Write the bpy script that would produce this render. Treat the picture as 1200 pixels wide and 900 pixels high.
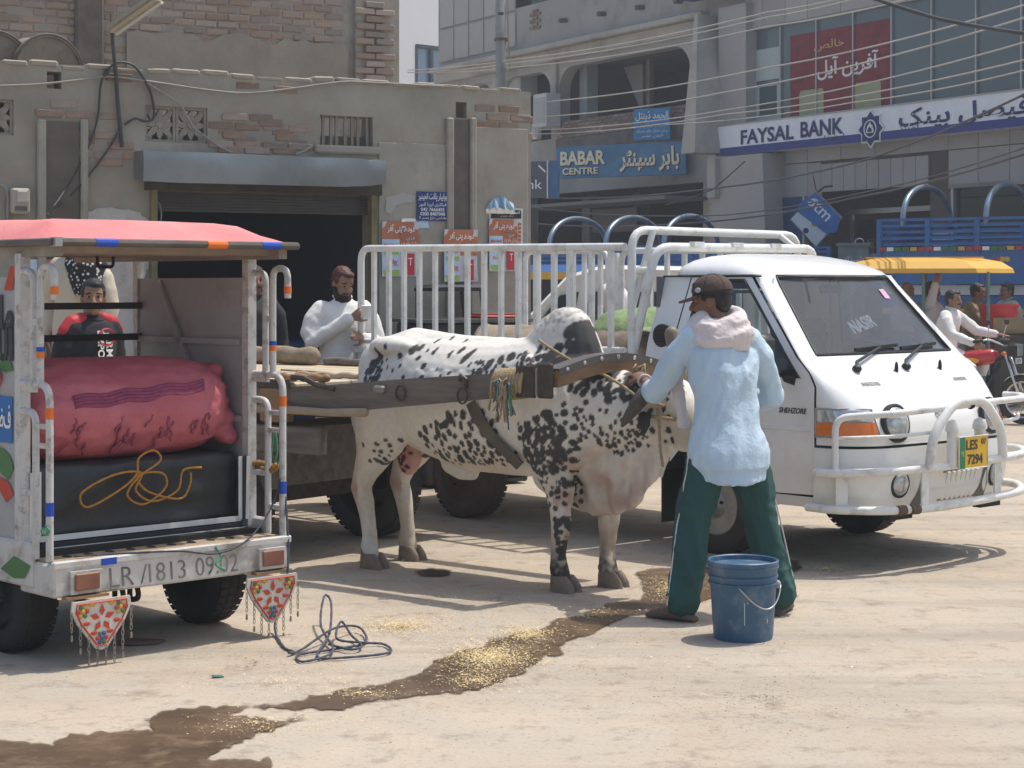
import bpy, bmesh, math, random
import numpy as np
from mathutils import Vector, Matrix, noise
from mathutils.geometry import delaunay_2d_cdt
random.seed(7); np.random.seed(7)
R = math.radians
PI = math.pi
SC = bpy.context.scene
COL = SC.collection
for o_ in list(bpy.data.objects): bpy.data.objects.remove(o_)

# ------------------------------------------------------------------ camera, world, sun
FPX, EYE, HY = 2150.0, 1.68, 335.0       # focal length (px of a 1200 px wide picture), eye height, horizon row
cam_d = bpy.data.cameras.new('camera')
cam_d.sensor_width = 36.0
cam_d.lens = FPX / 1200 * 36
cam_d.shift_y = -(450 - HY) / 1200
cam_d.clip_end = 500
cam_d.clip_start = 0.1
cam = bpy.data.objects.new('camera', cam_d); COL.objects.link(cam)
cam.location = (0, 0, EYE); cam.rotation_euler = (R(90), 0, 0)
SC.camera = cam

SUNV = Vector((.36, .20, 1.0)).normalized()     # towards the sun
w = bpy.data.worlds.new('World'); SC.world = w; w.use_nodes = True
nt = w.node_tree; nt.nodes.clear()
sky = nt.nodes.new('ShaderNodeTexSky'); sky.sky_type = 'NISHITA'; sky.sun_disc = False
sky.sun_elevation = math.asin(SUNV.z); sky.sun_rotation = math.atan2(SUNV.x, SUNV.y)
sky.dust_density = 3.0; sky.air_density = 1.2; sky.ozone_density = 1.0
bg = nt.nodes.new('ShaderNodeBackground'); bg.inputs[1].default_value = 0.15
wo = nt.nodes.new('ShaderNodeOutputWorld')
nt.links.new(sky.outputs[0], bg.inputs[0]); nt.links.new(bg.outputs[0], wo.inputs[0])
sd = bpy.data.lights.new('sun', 'SUN'); sd.energy = 3.4; sd.angle = R(0.55); sd.color = (1, .945, .86)
sun = bpy.data.objects.new('sun', sd); COL.objects.link(sun)
sun.rotation_euler = SUNV.to_track_quat('Z', 'Y').to_euler(); sun.location = (6, 4, 30)
SC.view_settings.view_transform = 'Standard'; SC.view_settings.look = 'None'
SC.view_settings.exposure = 0.20; SC.view_settings.gamma = 1.0; SC.view_settings.use_curve_mapping = False
SC.cycles.max_bounces = 6; SC.cycles.transparent_max_bounces = 8
SC.cycles.use_denoising = True

# ------------------------------------------------------------------ measuring helpers
def P(x, y, Y): return Vector(((x - 600) * Y / FPX, Y, EYE - (y - HY) * Y / FPX))
def G(x, y):
    Y = EYE * FPX / (y - HY); return Vector(((x - 600) * Y / FPX, Y, 0))

# ------------------------------------------------------------------ materials
MC = {}
def lin(c):
    return tuple(((v / 255) / 12.92 if v / 255 <= .04045 else ((v / 255 + .055) / 1.055) ** 2.4) for v in c)
def M(name, col, rough=.6, metal=0.0, var=.18, scale=5.0, bump=0.0, bscale=30.0, col2=None, dirt=None, damt=.5, dscale=3.0,
      spec=.4, rnd=0.0, coat=0.0, alpha=None, trans=0.0, detail=5.0, stretch=None):
    """principled surface with noise variation, optional second colour / dirt patches / bump / per-object variation"""
    if name in MC: return MC[name]
    m = bpy.data.materials.new(name); m.use_nodes = True; MC[name] = m
    n = m.node_tree.nodes; L = m.node_tree.links
    b = n['Principled BSDF']
    tc = n.new('ShaderNodeTexCoord')
    src = tc.outputs['Object']
    if stretch:
        mp = n.new('ShaderNodeMapping'); mp.inputs['Scale'].default_value = stretch
        L.new(src, mp.inputs[0]); src = mp.outputs[0]
    nz = n.new('ShaderNodeTexNoise'); nz.inputs['Scale'].default_value = scale; nz.inputs['Detail'].default_value = detail
    nz.inputs['Roughness'].default_value = .6
    L.new(src, nz.inputs['Vector'])
    rp = n.new('ShaderNodeValToRGB'); L.new(nz.outputs['Fac'], rp.inputs[0])
    rp.color_ramp.elements[0].position = .3; rp.color_ramp.elements[1].position = .7
    c2 = col2 or tuple(min(1, c * (1 + var)) for c in col)
    c1 = col if col2 else tuple(c * (1 - var) for c in col)
    rp.color_ramp.elements[0].color = (*c1, 1); rp.color_ramp.elements[1].color = (*c2, 1)
    out = rp.outputs[0]
    if dirt:
        nd = n.new('ShaderNodeTexNoise'); nd.inputs['Scale'].default_value = dscale; nd.inputs['Detail'].default_value = 8
        nd.inputs['Roughness'].default_value = .7
        L.new(src, nd.inputs['Vector'])
        rd = n.new('ShaderNodeValToRGB'); L.new(nd.outputs['Fac'], rd.inputs[0])
        rd.color_ramp.elements[0].position = .5; rd.color_ramp.elements[1].position = .72
        rd.color_ramp.elements[0].color = (0, 0, 0, 1); rd.color_ramp.elements[1].color = (damt, damt, damt, 1)
        mx = n.new('ShaderNodeMix'); mx.data_type = 'RGBA'
        L.new(rd.outputs[0], mx.inputs['Factor']); L.new(out, mx.inputs['A']); mx.inputs['B'].default_value = (*dirt, 1)
        out = mx.outputs['Result']
    if rnd:
        oi = n.new('ShaderNodeObjectInfo')
        mr = n.new('ShaderNodeMapRange'); mr.inputs[3].default_value = 1 - rnd; mr.inputs[4].default_value = 1 + rnd
        L.new(oi.outputs['Random'], mr.inputs[0])
        hs = n.new('ShaderNodeHueSaturation'); L.new(mr.outputs[0], hs.inputs['Value'])
        mr2 = n.new('ShaderNodeMapRange'); mr2.inputs[3].default_value = .7; mr2.inputs[4].default_value = 1.25
        ml = n.new('ShaderNodeMath'); ml.operation = 'FRACT'
        mm = n.new('ShaderNodeMath'); mm.operation = 'MULTIPLY'; mm.inputs[1].default_value = 17.3
        L.new(oi.outputs['Random'], mm.inputs[0]); L.new(mm.outputs[0], ml.inputs[0]); L.new(ml.outputs[0], mr2.inputs[0])
        L.new(mr2.outputs[0], hs.inputs['Saturation'])
        L.new(out, hs.inputs['Color']); out = hs.outputs[0]
    L.new(out, b.inputs['Base Color'])
    b.inputs['Roughness'].default_value = rough; b.inputs['Metallic'].default_value = metal
    b.inputs['Specular IOR Level'].default_value = spec
    if coat: b.inputs['Coat Weight'].default_value = coat; b.inputs['Coat Roughness'].default_value = .08
    if trans: b.inputs['Transmission Weight'].default_value = trans
    if alpha is not None: b.inputs['Alpha'].default_value = alpha
    if bump:
        nb = n.new('ShaderNodeTexNoise'); nb.inputs['Scale'].default_value = bscale; nb.inputs['Detail'].default_value = 6
        L.new(src, nb.inputs['Vector'])
        bp = n.new('ShaderNodeBump'); bp.inputs['Strength'].default_value = bump; bp.inputs['Distance'].default_value = .01
        L.new(nb.outputs['Fac'], bp.inputs['Height']); L.new(bp.outputs[0], b.inputs['Normal'])
    return m
def flat(name, col, rough=.6, metal=0.0): return M(name, col, rough, metal, var=.06, scale=3)

def glass(name, tint, alpha=.35, rough=.03):
    """window glass: a reflecting coat over a partly see-through tint"""
    if name in MC: return MC[name]
    m = bpy.data.materials.new(name); m.use_nodes = True; MC[name] = m
    n = m.node_tree.nodes; L = m.node_tree.links; n.clear()
    o = n.new('ShaderNodeOutputMaterial'); mx = n.new('ShaderNodeMixShader')
    gl = n.new('ShaderNodeBsdfGlossy'); gl.inputs['Roughness'].default_value = rough
    tr = n.new('ShaderNodeBsdfTransparent'); tr.inputs[0].default_value = (*tint, 1)
    di = n.new('ShaderNodeBsdfDiffuse'); di.inputs[0].default_value = (*[t * .5 for t in tint], 1)
    m2 = n.new('ShaderNodeMixShader'); m2.inputs[0].default_value = alpha
    fr = n.new('ShaderNodeFresnel'); fr.inputs[0].default_value = 1.5
    L.new(tr.outputs[0], m2.inputs[1]); L.new(di.outputs[0], m2.inputs[2])
    L.new(fr.outputs[0], mx.inputs[0]); L.new(m2.outputs[0], mx.inputs[1]); L.new(gl.outputs[0], mx.inputs[2])
    L.new(mx.outputs[0], o.inputs[0])
    return m

# ------------------------------------------------------------------ mesh builder
class MB:
    def __init__(s): s.v = []; s.f = []; s.m = []; s.cur = 0
    def add(s, vs, fs):
        k = len(s.v); s.v += [tuple(v) for v in vs]
        for f in fs: s.f.append([i + k for i in f]); s.m.append(s.cur)
        return s
    def slot(s, i): s.cur = i; return s
    def box(s, c, d, rz=0.0, M4=None, bev=0.0):
        x, y, z = d[0] / 2, d[1] / 2, d[2] / 2
        if bev > 0:
            b = min(bev, x * .9, y * .9, z * .9)
            vs = []
            for sx in (-1, 1):
                for sy in (-1, 1):
                    for sz in (-1, 1):
                        vs += [(sx * (x - b), sy * y * 1, sz * (z - b)), (sx * x, sy * (y - b), sz * (z - b)), (sx * (x - b), sy * (y - b), sz * z)]
            bm = bmesh.new(); vv = [bm.verts.new(v) for v in vs]
            bmesh.ops.convex_hull(bm, input=vv); bm.verts.index_update()
            vs = [v.co.copy() for v in bm.verts]; fs = [[v.index for v in f.verts] for f in bm.faces]; bm.free()
        else:
            vs = [(a, b_, c_) for a in (-x, x) for b_ in (-y, y) for c_ in (-z, z)]
            fs = [(0, 1, 3, 2), (4, 6, 7, 5), (0, 4, 5, 1), (2, 3, 7, 6), (0, 2, 6, 4), (1, 5, 7, 3)]
        mt = Matrix.Translation(c) @ Matrix.Rotation(rz, 4, 'Z')
        if M4 is not None: mt = Matrix.Translation(c) @ M4
        return s.add([mt @ Vector(v) for v in vs], fs)
    def bar(s, a, b, wd, ht, up=(0, 0, 1)):
        """rectangular bar from a to b"""
        a = Vector(a); b = Vector(b); d = (b - a).normalized(); u = Vector(up)
        if abs(d.dot(u)) > .98: u = Vector((1, 0, 0))
        sd = d.cross(u).normalized(); u = sd.cross(d)
        vs = []
        for p in (a, b):
            for i, j in ((-1, -1), (1, -1), (1, 1), (-1, 1)): vs.append(p + sd * i * wd / 2 + u * j * ht / 2)
        return s.add(vs, [(3, 2, 1, 0), (4, 5, 6, 7), (0, 1, 5, 4), (1, 2, 6, 5), (2, 3, 7, 6), (3, 0, 4, 7)])
    def tube(s, pts, r, seg=8, closed=False, caps=True, rmul=None):
        pts = [Vector(p) for p in pts]; n = len(pts)
        rs = r if isinstance(r, (list, tuple)) else [r] * n
        k0 = len(s.v); prev = None; rings = []
        for i, p in enumerate(pts):
            if closed: t = (pts[(i + 1) % n] - pts[i - 1])
            else: t = pts[min(i + 1, n - 1)] - pts[max(i - 1, 0)]
            if t.length < 1e-9: t = Vector((0, 0, 1))
            t.normalize()
            if prev is None:
                ref = Vector((0, 0, 1)) if abs(t.z) < .9 else Vector((1, 0, 0))
                nn = t.cross(ref).normalized()
            else:
                nn = prev - t * prev.dot(t)
                if nn.length < 1e-6: nn = t.orthogonal()
                nn.normalize()
            prev = nn; bb = t.cross(nn)
            rings.append([p + (nn * math.cos(2 * PI * j / seg) + bb * math.sin(2 * PI * j / seg)) * rs[i] for j in range(seg)])
        vs = [v for rg in rings for v in rg]; fs = []
        m = n if closed else n - 1
        for i in range(m):
            for j in range(seg):
                a = i * seg + j; b = i * seg + (j + 1) % seg; c = ((i + 1) % n) * seg + (j + 1) % seg; d = ((i + 1) % n) * seg + j
                fs.append((a, b, c, d))
        if caps and not closed:
            fs.append(tuple(reversed(range(seg)))); fs.append(tuple((n - 1) * seg + j for j in range(seg)))
        return s.add(vs, fs)
    def limb(s, pts, rs, seg=12):
        """closed round-ended tapering limb"""
        pts = [Vector(p) for p in pts]
        P2, R2 = [], []
        d0 = (pts[0] - pts[1]).normalized(); d1 = (pts[-1] - pts[-2]).normalized()
        for a in (1.0, .8, .45): P2.append(pts[0] + d0 * rs[0] * a * .95); R2.append(rs[0] * math.sqrt(max(.02, 1 - a * a)))
        P2 += pts; R2 += list(rs)
        for a in (.45, .8, 1.0): P2.append(pts[-1] + d1 * rs[-1] * a * .95); R2.append(rs[-1] * math.sqrt(max(.02, 1 - a * a)))
        return s.tube(P2, R2, seg)
    def loft(s, rings, seg=20, caps=True):
        """rings: (centre, a, b) with semi-axis vectors a and b"""
        vs, fs = [], []
        for c, a, b in rings:
            c = Vector(c); a = Vector(a); b = Vector(b)
            for j in range(seg):
                t = 2 * PI * j / seg; vs.append(c + a * math.cos(t) + b * math.sin(t))
        n = len(rings)
        for i in range(n - 1):
            for j in range(seg):
                fs.append((i * seg + j, i * seg + (j + 1) % seg, (i + 1) * seg + (j + 1) % seg, (i + 1) * seg + j))
        if caps: fs.append(tuple(reversed(range(seg)))); fs.append(tuple((n - 1) * seg + j for j in range(seg)))
        return s.add(vs, fs)
    def ell(s, c, r, M3=None, nu=14, nv=9):
        vs, fs = [], []
        c = Vector(c)
        pts = [Vector((0, 0, 1))]
        for i in range(1, nv):
            t = PI * i / nv
            for j in range(nu):
                f = 2 * PI * j / nu; pts.append(Vector((math.sin(t) * math.cos(f), math.sin(t) * math.sin(f), math.cos(t))))
        pts.append(Vector((0, 0, -1)))
        for p in pts:
            q = Vector((p.x * r[0], p.y * r[1], p.z * r[2]))
            if M3 is not None: q = M3 @ q
            vs.append(c + q)
        for j in range(nu): fs.append((0, 1 + j, 1 + (j + 1) % nu))
        for i in range(nv - 2):
            for j in range(nu):
                a = 1 + i * nu + j; b = 1 + i * nu + (j + 1) % nu
                fs.append((a, a + nu, b + nu, b))
        k = len(vs) - 1
        for j in range(nu): fs.append((k, 1 + (nv - 2) * nu + (j + 1) % nu, 1 + (nv - 2) * nu + j))
        return s.add(vs, fs)
    def lathe(s, prof, seg=24, M4=None, axis='Z'):
        """profile of (r, z) revolved about Z (then placed by M4)"""
        vs, fs = [], []; n = len(prof)
        for r, z in prof:
            for j in range(seg):
                t = 2 * PI * j / seg; vs.append(Vector((r * math.cos(t), r * math.sin(t), z)))
        for i in range(n - 1):
            for j in range(seg):
                fs.append((i * seg + j, i * seg + (j + 1) % seg, (i + 1) * seg + (j + 1) % seg, (i + 1) * seg + j))
        if prof[0][0] > 1e-4: fs.append(tuple(reversed(range(seg))))
        if prof[-1][0] > 1e-4: fs.append(tuple((n - 1) * seg + j for j in range(seg)))
        if M4 is not None: vs = [M4 @ v for v in vs]
        return s.add(vs, fs)
    def prism(s, poly, h, M4=None):
        """outline poly (list of 2D) in XY extruded along +Z by h, then M4"""
        n = len(poly)
        vs = [Vector((p[0], p[1], 0)) for p in poly] + [Vector((p[0], p[1], h)) for p in poly]
        fs = [tuple(reversed(range(n))), tuple(range(n, 2 * n))] + [(i, (i + 1) % n, n + (i + 1) % n, n + i) for i in range(n)]
        if M4 is not None: vs = [M4 @ v for v in vs]
        return s.add(vs, fs)
    def quad(s, a, b, c, d): return s.add([a, b, c, d], [(0, 1, 2, 3)])
    def mesh(s, name):
        me = bpy.data.meshes.new(name); me.from_pydata(s.v, [], s.f)
        if any(s.m): me.polygons.foreach_set('material_index', s.m)
        bm = bmesh.new(); bm.from_mesh(me); bmesh.ops.recalc_face_normals(bm, faces=bm.faces); bm.to_mesh(me); bm.free()
        return me
    def build(s, name, mat, parent=None, smooth=None, loc=None, rot=None):
        return link(name, s.mesh(name), mat, parent, smooth, loc, rot)

def link(name, me, mat, parent=None, smooth=None, loc=None, rot=None):
    for m_ in (mat if isinstance(mat, (list, tuple)) else [mat]):
        if m_ is not None: me.materials.append(m_)
    if smooth:
        me.polygons.foreach_set('use_smooth', [True] * len(me.polygons))
        if smooth is not True: me.set_sharp_from_angle(angle=R(smooth))
    o = bpy.data.objects.new(name, me); COL.objects.link(o)
    if parent is not None: o.parent = parent
    if loc is not None: o.location = loc
    if rot is not None: o.rotation_euler = rot
    return o
def thing(name, label, cat, loc=(0, 0, 0), rotz=0.0, group=None):
    o = bpy.data.objects.new(name, None); COL.objects.link(o); o.empty_display_size = .2
    o.location = loc; o.rotation_euler = (0, 0, rotz); o['label'] = label; o['category'] = cat
    if group: o['group'] = group
    return o
def tag(o, label, cat, group=None):
    o['label'] = label; o['category'] = cat
    if group: o['group'] = group
    return o
def struct(o): o['kind'] = 'structure'; return o
def stuff(o): o['kind'] = 'stuff'; return o
def inst(src, parent=None, loc=None, rot=None, sc=None):
    o = src.copy(); COL.objects.link(o)
    if parent is not None: o.parent = parent
    if loc is not None: o.location = loc
    if rot is not None: o.rotation_euler = rot
    if sc is not None: o.scale = sc
    return o
def dup(root, loc, rotz, label=None):
    r = root.copy(); COL.objects.link(r); r.location = loc; r.rotation_euler = (0, 0, rotz)
    if label: r['label'] = label
    for ch in list(root.children):
        c = ch.copy(); COL.objects.link(c); c.parent = r
        for g in list(ch.children):
            d = g.copy(); COL.objects.link(d); d.parent = c
    return r

def fuse(mb, voxel, smooth=4, disp=None, name='body', fac=.5):
    """join overlapping closed shapes of mb into one continuous skin"""
    me = mb.mesh(name + '_src'); o = bpy.data.objects.new('tmp', me); COL.objects.link(o)
    md = o.modifiers.new('r', 'REMESH'); md.mode = 'VOXEL'; md.voxel_size = voxel; md.use_smooth_shade = True
    if smooth:
        ms = o.modifiers.new('s', 'SMOOTH'); ms.factor = fac; ms.iterations = smooth
    dg = bpy.context.evaluated_depsgraph_get(); dg.update()
    out = bpy.data.meshes.new_from_object(o.evaluated_get(dg)); out.name = name
    bpy.data.objects.remove(o); bpy.data.meshes.remove(me)
    out.materials.clear()
    if disp:
        n = len(out.vertices)
        co = np.empty(n * 3); no = np.empty(n * 3)
        out.vertices.foreach_get('co', co); out.vertex_normals.foreach_get('vector', no)
        co = co.reshape(-1, 3); no = no.reshape(-1, 3)
        dd = np.array([disp(Vector(c), Vector(q)) for c, q in zip(co, no)])
        co += no * dd[:, None]
        out.vertices.foreach_set('co', co.ravel()); out.update()
    return out

# ------------------------------------------------------------------ lettering
AR = {  # letter: (isolated, final, initial, medial)
 'ا': ('ﺍ','ﺎ',None,None),'آ':('ﺁ','ﺂ',None,None),'ب':('ﺏ','ﺐ','ﺑ','ﺒ'),'پ':('ﭖ','ﭗ','ﭘ','ﭙ'),'ت':('ﺕ','ﺖ','ﺗ','ﺘ'),'ٹ':('ﭦ','ﭧ','ﭨ','ﭩ'),
 'ج':('ﺝ','ﺞ','ﺟ','ﺠ'),'ح':('ﺡ','ﺢ','ﺣ','ﺤ'),'خ':('ﺥ','ﺦ','ﺧ','ﺨ'),'د':('ﺩ','ﺪ',None,None),'ڈ':('ﮈ','ﮉ',None,None),'ر':('ﺭ','ﺮ',None,None),'ڑ':('ﮌ','ﮍ',None,None),'ز':('ﺯ','ﺰ',None,None),
 'س':('ﺱ','ﺲ','ﺳ','ﺴ'),'ش':('ﺵ','ﺶ','ﺷ','ﺸ'),'ص':('ﺹ','ﺺ','ﺻ','ﺼ'),'ع':('ﻉ','ﻊ','ﻋ','ﻌ'),'ف':('ﻑ','ﻒ','ﻓ','ﻔ'),'ق':('ﻕ','ﻖ','ﻗ','ﻘ'),'ک':('ﮎ','ﮏ','ﮐ','ﮑ'),'گ':('ﮒ','ﮓ','ﮔ','ﮕ'),
 'ل':('ﻝ','ﻞ','ﻟ','ﻠ'),'م':('ﻡ','ﻢ','ﻣ','ﻤ'),'ن':('ﻥ','ﻦ','ﻧ','ﻨ'),'و':('ﻭ','ﻮ',None,None),'ہ':('ﮦ','ﮧ','ﮨ','ﮩ'),'ھ':('ﮪ','ﮫ','ﮬ','ﮭ'),'ی':('ﯼ','ﯽ','ﯾ','ﯿ'),'ے':('ﮮ','ﮯ',None,None)}
def shape_ar(t):
    out = []
    for i, c in enumerate(t):
        if c not in AR: out.append(c); continue
        pv = i > 0 and t[i - 1] in AR and AR[t[i - 1]][2] is not None
        nx = i + 1 < len(t) and t[i + 1] in AR and AR[c][2] is not None
        iso, fin, ini, med = AR[c]
        out.append(med if pv and nx else fin if pv else ini if nx else iso)
    return ''.join(reversed(out))
def text_mesh(s, size=1.0, depth=.0, bold=0.0, shear=0.0, spacing=1.0):
    cu = bpy.data.curves.new('lettering', 'FONT'); cu.body = s; cu.size = size; cu.extrude = depth; cu.offset = bold
    cu.align_x = 'CENTER'; cu.align_y = 'CENTER'; cu.shear = shear; cu.resolution_u = 3; cu.space_character = spacing
    o = bpy.data.objects.new('tmp', cu); COL.objects.link(o)
    dg = bpy.context.evaluated_depsgraph_get(); dg.update()
    me = bpy.data.meshes.new_from_object(o.evaluated_get(dg)); bpy.data.objects.remove(o); bpy.data.curves.remove(cu)
    me.materials.clear()
    return me
def text(s, mat, parent, center, width=None, height=None, ux=(1, 0, 0), uz=(0, 0, 1), name='lettering', bold=0.0, depth=.001, ar=False, shear=0.0):
    """lettering fitted to width x height, set in the plane spanned by ux (reading direction) and uz (up) of the parent"""
    me = text_mesh(shape_ar(s) if ar else s, 1.0, depth, bold, shear)
    if len(me.vertices) == 0: return None
    co = np.empty(len(me.vertices) * 3); me.vertices.foreach_get('co', co); co = co.reshape(-1, 3)
    lo, hi = co.min(0), co.max(0); c = (lo + hi) / 2; d = hi - lo
    sx = width / d[0] if width else None; sy = height / d[1] if height else None
    sx = sx or sy; sy = sy or sx
    co = (co - c) * np.array([sx, sy, 1])
    u = Vector(ux).normalized(); v = Vector(uz).normalized(); n_ = u.cross(v)
    B = np.array([u, v, n_]); co = co @ B + np.array(center)
    me.vertices.foreach_set('co', co.ravel()); me.update(); me.name = name
    return link(name, me, mat, parent)

# ================================================================== GROUND
def ground_mat():
    m = bpy.data.materials.new('dusty_concrete'); m.use_nodes = True
    n = m.node_tree.nodes; L = m.node_tree.links; b = n['Principled BSDF']
    tc = n.new('ShaderNodeTexCoord')
    def nz(scale, det=8, rough=.6, mapping=None):
        t = n.new('ShaderNodeTexNoise'); t.inputs['Scale'].default_value = scale; t.inputs['Detail'].default_value = det; t.inputs['Roughness'].default_value = rough
        if mapping:
            mp = n.new('ShaderNodeMapping'); mp.inputs['Scale'].default_value = mapping[0]; mp.inputs['Rotation'].default_value = (0, 0, mapping[1])
            L.new(tc.outputs['Object'], mp.inputs[0]); L.new(mp.outputs[0], t.inputs['Vector'])
        else: L.new(tc.outputs['Object'], t.inputs['Vector'])
        return t.outputs['Fac']
    def ramp(f, stops):
        r = n.new('ShaderNodeValToRGB'); L.new(f, r.inputs[0]); e = r.color_ramp.elements
        e[0].position, e[0].color = stops[0][0], (*stops[0][1], 1); e[1].position, e[1].color = stops[1][0], (*stops[1][1], 1)
        for p_, c_ in stops[2:]: q = e.new(p_); q.color = (*c_, 1)
        return r.outputs[0]
    def mix(f, a, b_, mode='MIX'):
        x = n.new('ShaderNodeMix'); x.data_type = 'RGBA'; x.blend_type = mode
        if isinstance(f, float): x.inputs['Factor'].default_value = f
        else: L.new(f, x.inputs['Factor'])
        for s_, v in (('A', a), ('B', b_)):
            if isinstance(v, tuple): x.inputs[s_].default_value = (*v, 1)
            else: L.new(v, x.inputs[s_])
        return x.outputs['Result']
    big = ramp(nz(.55), [(.3, (.385, .318, .245)), (.72, (.50, .425, .335))])
    c = mix(ramp(nz(2.3), [(.42, (0, 0, 0)), (.62, (.8, .8, .8))]), big, (.41, .365, .30))
    c = mix(ramp(nz(.9, 8, .6, ((.25, 2.4, 1), R(-14))), [(.48, (0, 0, 0)), (.66, (.75, .75, .75))]), c, (.31, .27, .22))     # long scuffed streaks
    c = mix(ramp(nz(5.5, 10, .72), [(.53, (0, 0, 0)), (.68, (.9, .9, .9))]), c, (.26, .21, .16))   # dirt stains
    c = mix(ramp(nz(38, 5, .7), [(.56, (0, 0, 0)), (.70, (.75, .75, .75))]), c, (.25, .20, .14))
    c = mix(ramp(nz(95, 3, .7), [(.62, (0, 0, 0)), (.72, (.6, .6, .6))]), c, (.66, .56, .42))            # pale grit
    vo = n.new('ShaderNodeTexVoronoi'); vo.feature = 'DISTANCE_TO_EDGE'; vo.inputs['Scale'].default_value = 1.6
    wv = n.new('ShaderNodeTexNoise'); wv.inputs['Scale'].default_value = 3.0; wv.inputs['Detail'].default_value = 6
    L.new(tc.outputs['Object'], wv.inputs['Vector'])
    vm = n.new('ShaderNodeVectorMath'); vm.operation = 'MULTIPLY_ADD'; vm.inputs[1].default_value = (.9, .9, 0)
    L.new(wv.outputs['Color'], vm.inputs[0]); L.new(tc.outputs['Object'], vm.inputs[2]); L.new(vm.outputs[0], vo.inputs['Vector'])
    crk = ramp(vo.outputs['Distance'], [(.0, (1, 1, 1)), (.018, (0, 0, 0))])
    crm = mix(ramp(nz(.8, 4), [(.5, (0, 0, 0)), (.6, (.6, .6, .6))]), (0.0, 0.0, 0.0), crk)
    c = mix(crm, c, (.27, .22, .165))
    L.new(c, b.inputs['Base Color']); b.inputs['Roughness'].default_value = .92; b.inputs['Specular IOR Level'].default_value = .2
    bp = n.new('ShaderNodeBump'); bp.inputs['Strength'].default_value = .55; bp.inputs['Distance'].default_value = .02
    ad = n.new('ShaderNodeMath'); ad.operation = 'MULTIPLY_ADD'; ad.inputs[1].default_value = .35
    L.new(nz(42, 6, .7), ad.inputs[0]); L.new(nz(6, 8, .65), ad.inputs[2]); L.new(ad.outputs[0], bp.inputs['Height']); L.new(bp.outputs[0], b.inputs['Normal'])
    return m
g = MB()
xs = [-90, -40, -15, -5, 0, 5, 15, 40, 90]; ys = [-12, 0, 5, 8, 12, 16, 24, 40, 70, 140]
for i in range(len(xs) - 1):
    for j in range(len(ys) - 1): g.quad((xs[i], ys[j], 0), (xs[i + 1], ys[j], 0), (xs[i + 1], ys[j + 1], 0), (xs[i], ys[j + 1], 0))
struct(g.build('ground', ground_mat()))

def jag(poly, amp, step=4.0, seed=0):
    out = []
    for i, p in enumerate(poly):
        q = poly[(i + 1) % len(poly)]; L_ = math.hypot(q[0] - p[0], q[1] - p[1]); n_ = max(1, int(L_ / step))
        for k in range(n_):
            x = p[0] + (q[0] - p[0]) * k / n_; y = p[1] + (q[1] - p[1]) * k / n_
            v = noise.noise_vector(Vector((x * .09, y * .16, seed))); v2 = noise.noise_vector(Vector((x * .4, y * .6, seed + 9)))
            out.append((x + (v.x * 1.6 + v2.x * .8) * amp, y + (v.y * .8 + v2.y * .35) * amp))
    return out
wet = M('wet_ground', (.065, .038, .020), rough=.36, col2=(.16, .105, .06), scale=2.2, bump=.25, bscale=60, spec=.5, dirt=(.30, .22, .14), damt=.7, dscale=5)
wet2 = M('dark_wet_ground', (.03, .022, .016), rough=.3, col2=(.075, .055, .04), scale=5, bump=.2, bscale=50, spec=.5)
def sheet(poly, z, name, mat, seed, amp=5, soft=9.0):
    """wet stain that soaks out: the 'soak' colour attribute fades to 0 at its rim"""
    B = [(max(-60, x), y) for x, y in jag(poly, amp, 4, seed)]; b_ = np.array(B); nb_ = len(B)
    bx, by = b_[:, 0], b_[:, 1]; cx_, cy_ = np.roll(bx, -1), np.roll(by, -1); P_ = list(B)
    gx, gy = np.meshgrid(np.arange(bx.min(), bx.max(), 6.0), np.arange(by.min(), by.max(), 3.0))
    for x, y in zip(gx.ravel(), gy.ravel()):
        c = (by > y) != (cy_ > y); k = c & (x < (cx_ - bx) * (y - by) / np.where(c, cy_ - by, 1) + bx)
        if k.sum() % 2 and np.min((bx - x) ** 2 + (2 * (by - y)) ** 2) > 6: P_.append((x + random.uniform(-1.5, 1.5), y + random.uniform(-.8, .8)))
    W_ = [G(*q) for q in P_]
    cd = delaunay_2d_cdt([Vector((q.x, q.y)) for q in W_], [], [list(range(nb_))], 1, 1e-6)
    me = bpy.data.meshes.new(name); me.from_pydata([(q.x, q.y, z) for q in cd[0]], [], [f if (cd[0][f[1]] - cd[0][f[0]]).cross(cd[0][f[2]] - cd[0][f[0]]) > 0 else f[::-1] for f in cd[2]])
    at = me.color_attributes.new('soak', 'FLOAT_COLOR', 'POINT'); vals = []
    for q in cd[0]:
        y = HY + EYE * FPX / q.y; x = 600 + q.x * FPX / q.y; d = math.sqrt(np.min((bx - x) ** 2 + (2.2 * (by - y)) ** 2)); vals += [min(1, d / soft)] * 3 + [1]
    at.data.foreach_set('color', vals)
    return struct(link(name, me, mat))
def soaking(m):
    n = m.node_tree.nodes; L = m.node_tree.links; b = n['Principled BSDF']
    va = n.new('ShaderNodeVertexColor'); va.layer_name = 'soak'; tc = n.new('ShaderNodeTexCoord'); nz = n.new('ShaderNodeTexNoise'); nz.inputs['Scale'].default_value = 16; nz.inputs['Detail'].default_value = 7; nz.inputs['Roughness'].default_value = .7
    L.new(tc.outputs['Object'], nz.inputs['Vector']); ad = n.new('ShaderNodeMath'); ad.operation = 'MULTIPLY_ADD'; ad.inputs[1].default_value = 1.5; L.new(va.outputs[0], ad.inputs[0]); L.new(nz.outputs['Fac'], ad.inputs[2])
    rp = n.new('ShaderNodeMapRange'); rp.inputs[1].default_value = .50; rp.inputs[2].default_value = 1.25; rp.inputs[4].default_value = .95; L.new(ad.outputs[0], rp.inputs[0]); L.new(rp.outputs[0], b.inputs['Alpha']); return m
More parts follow.
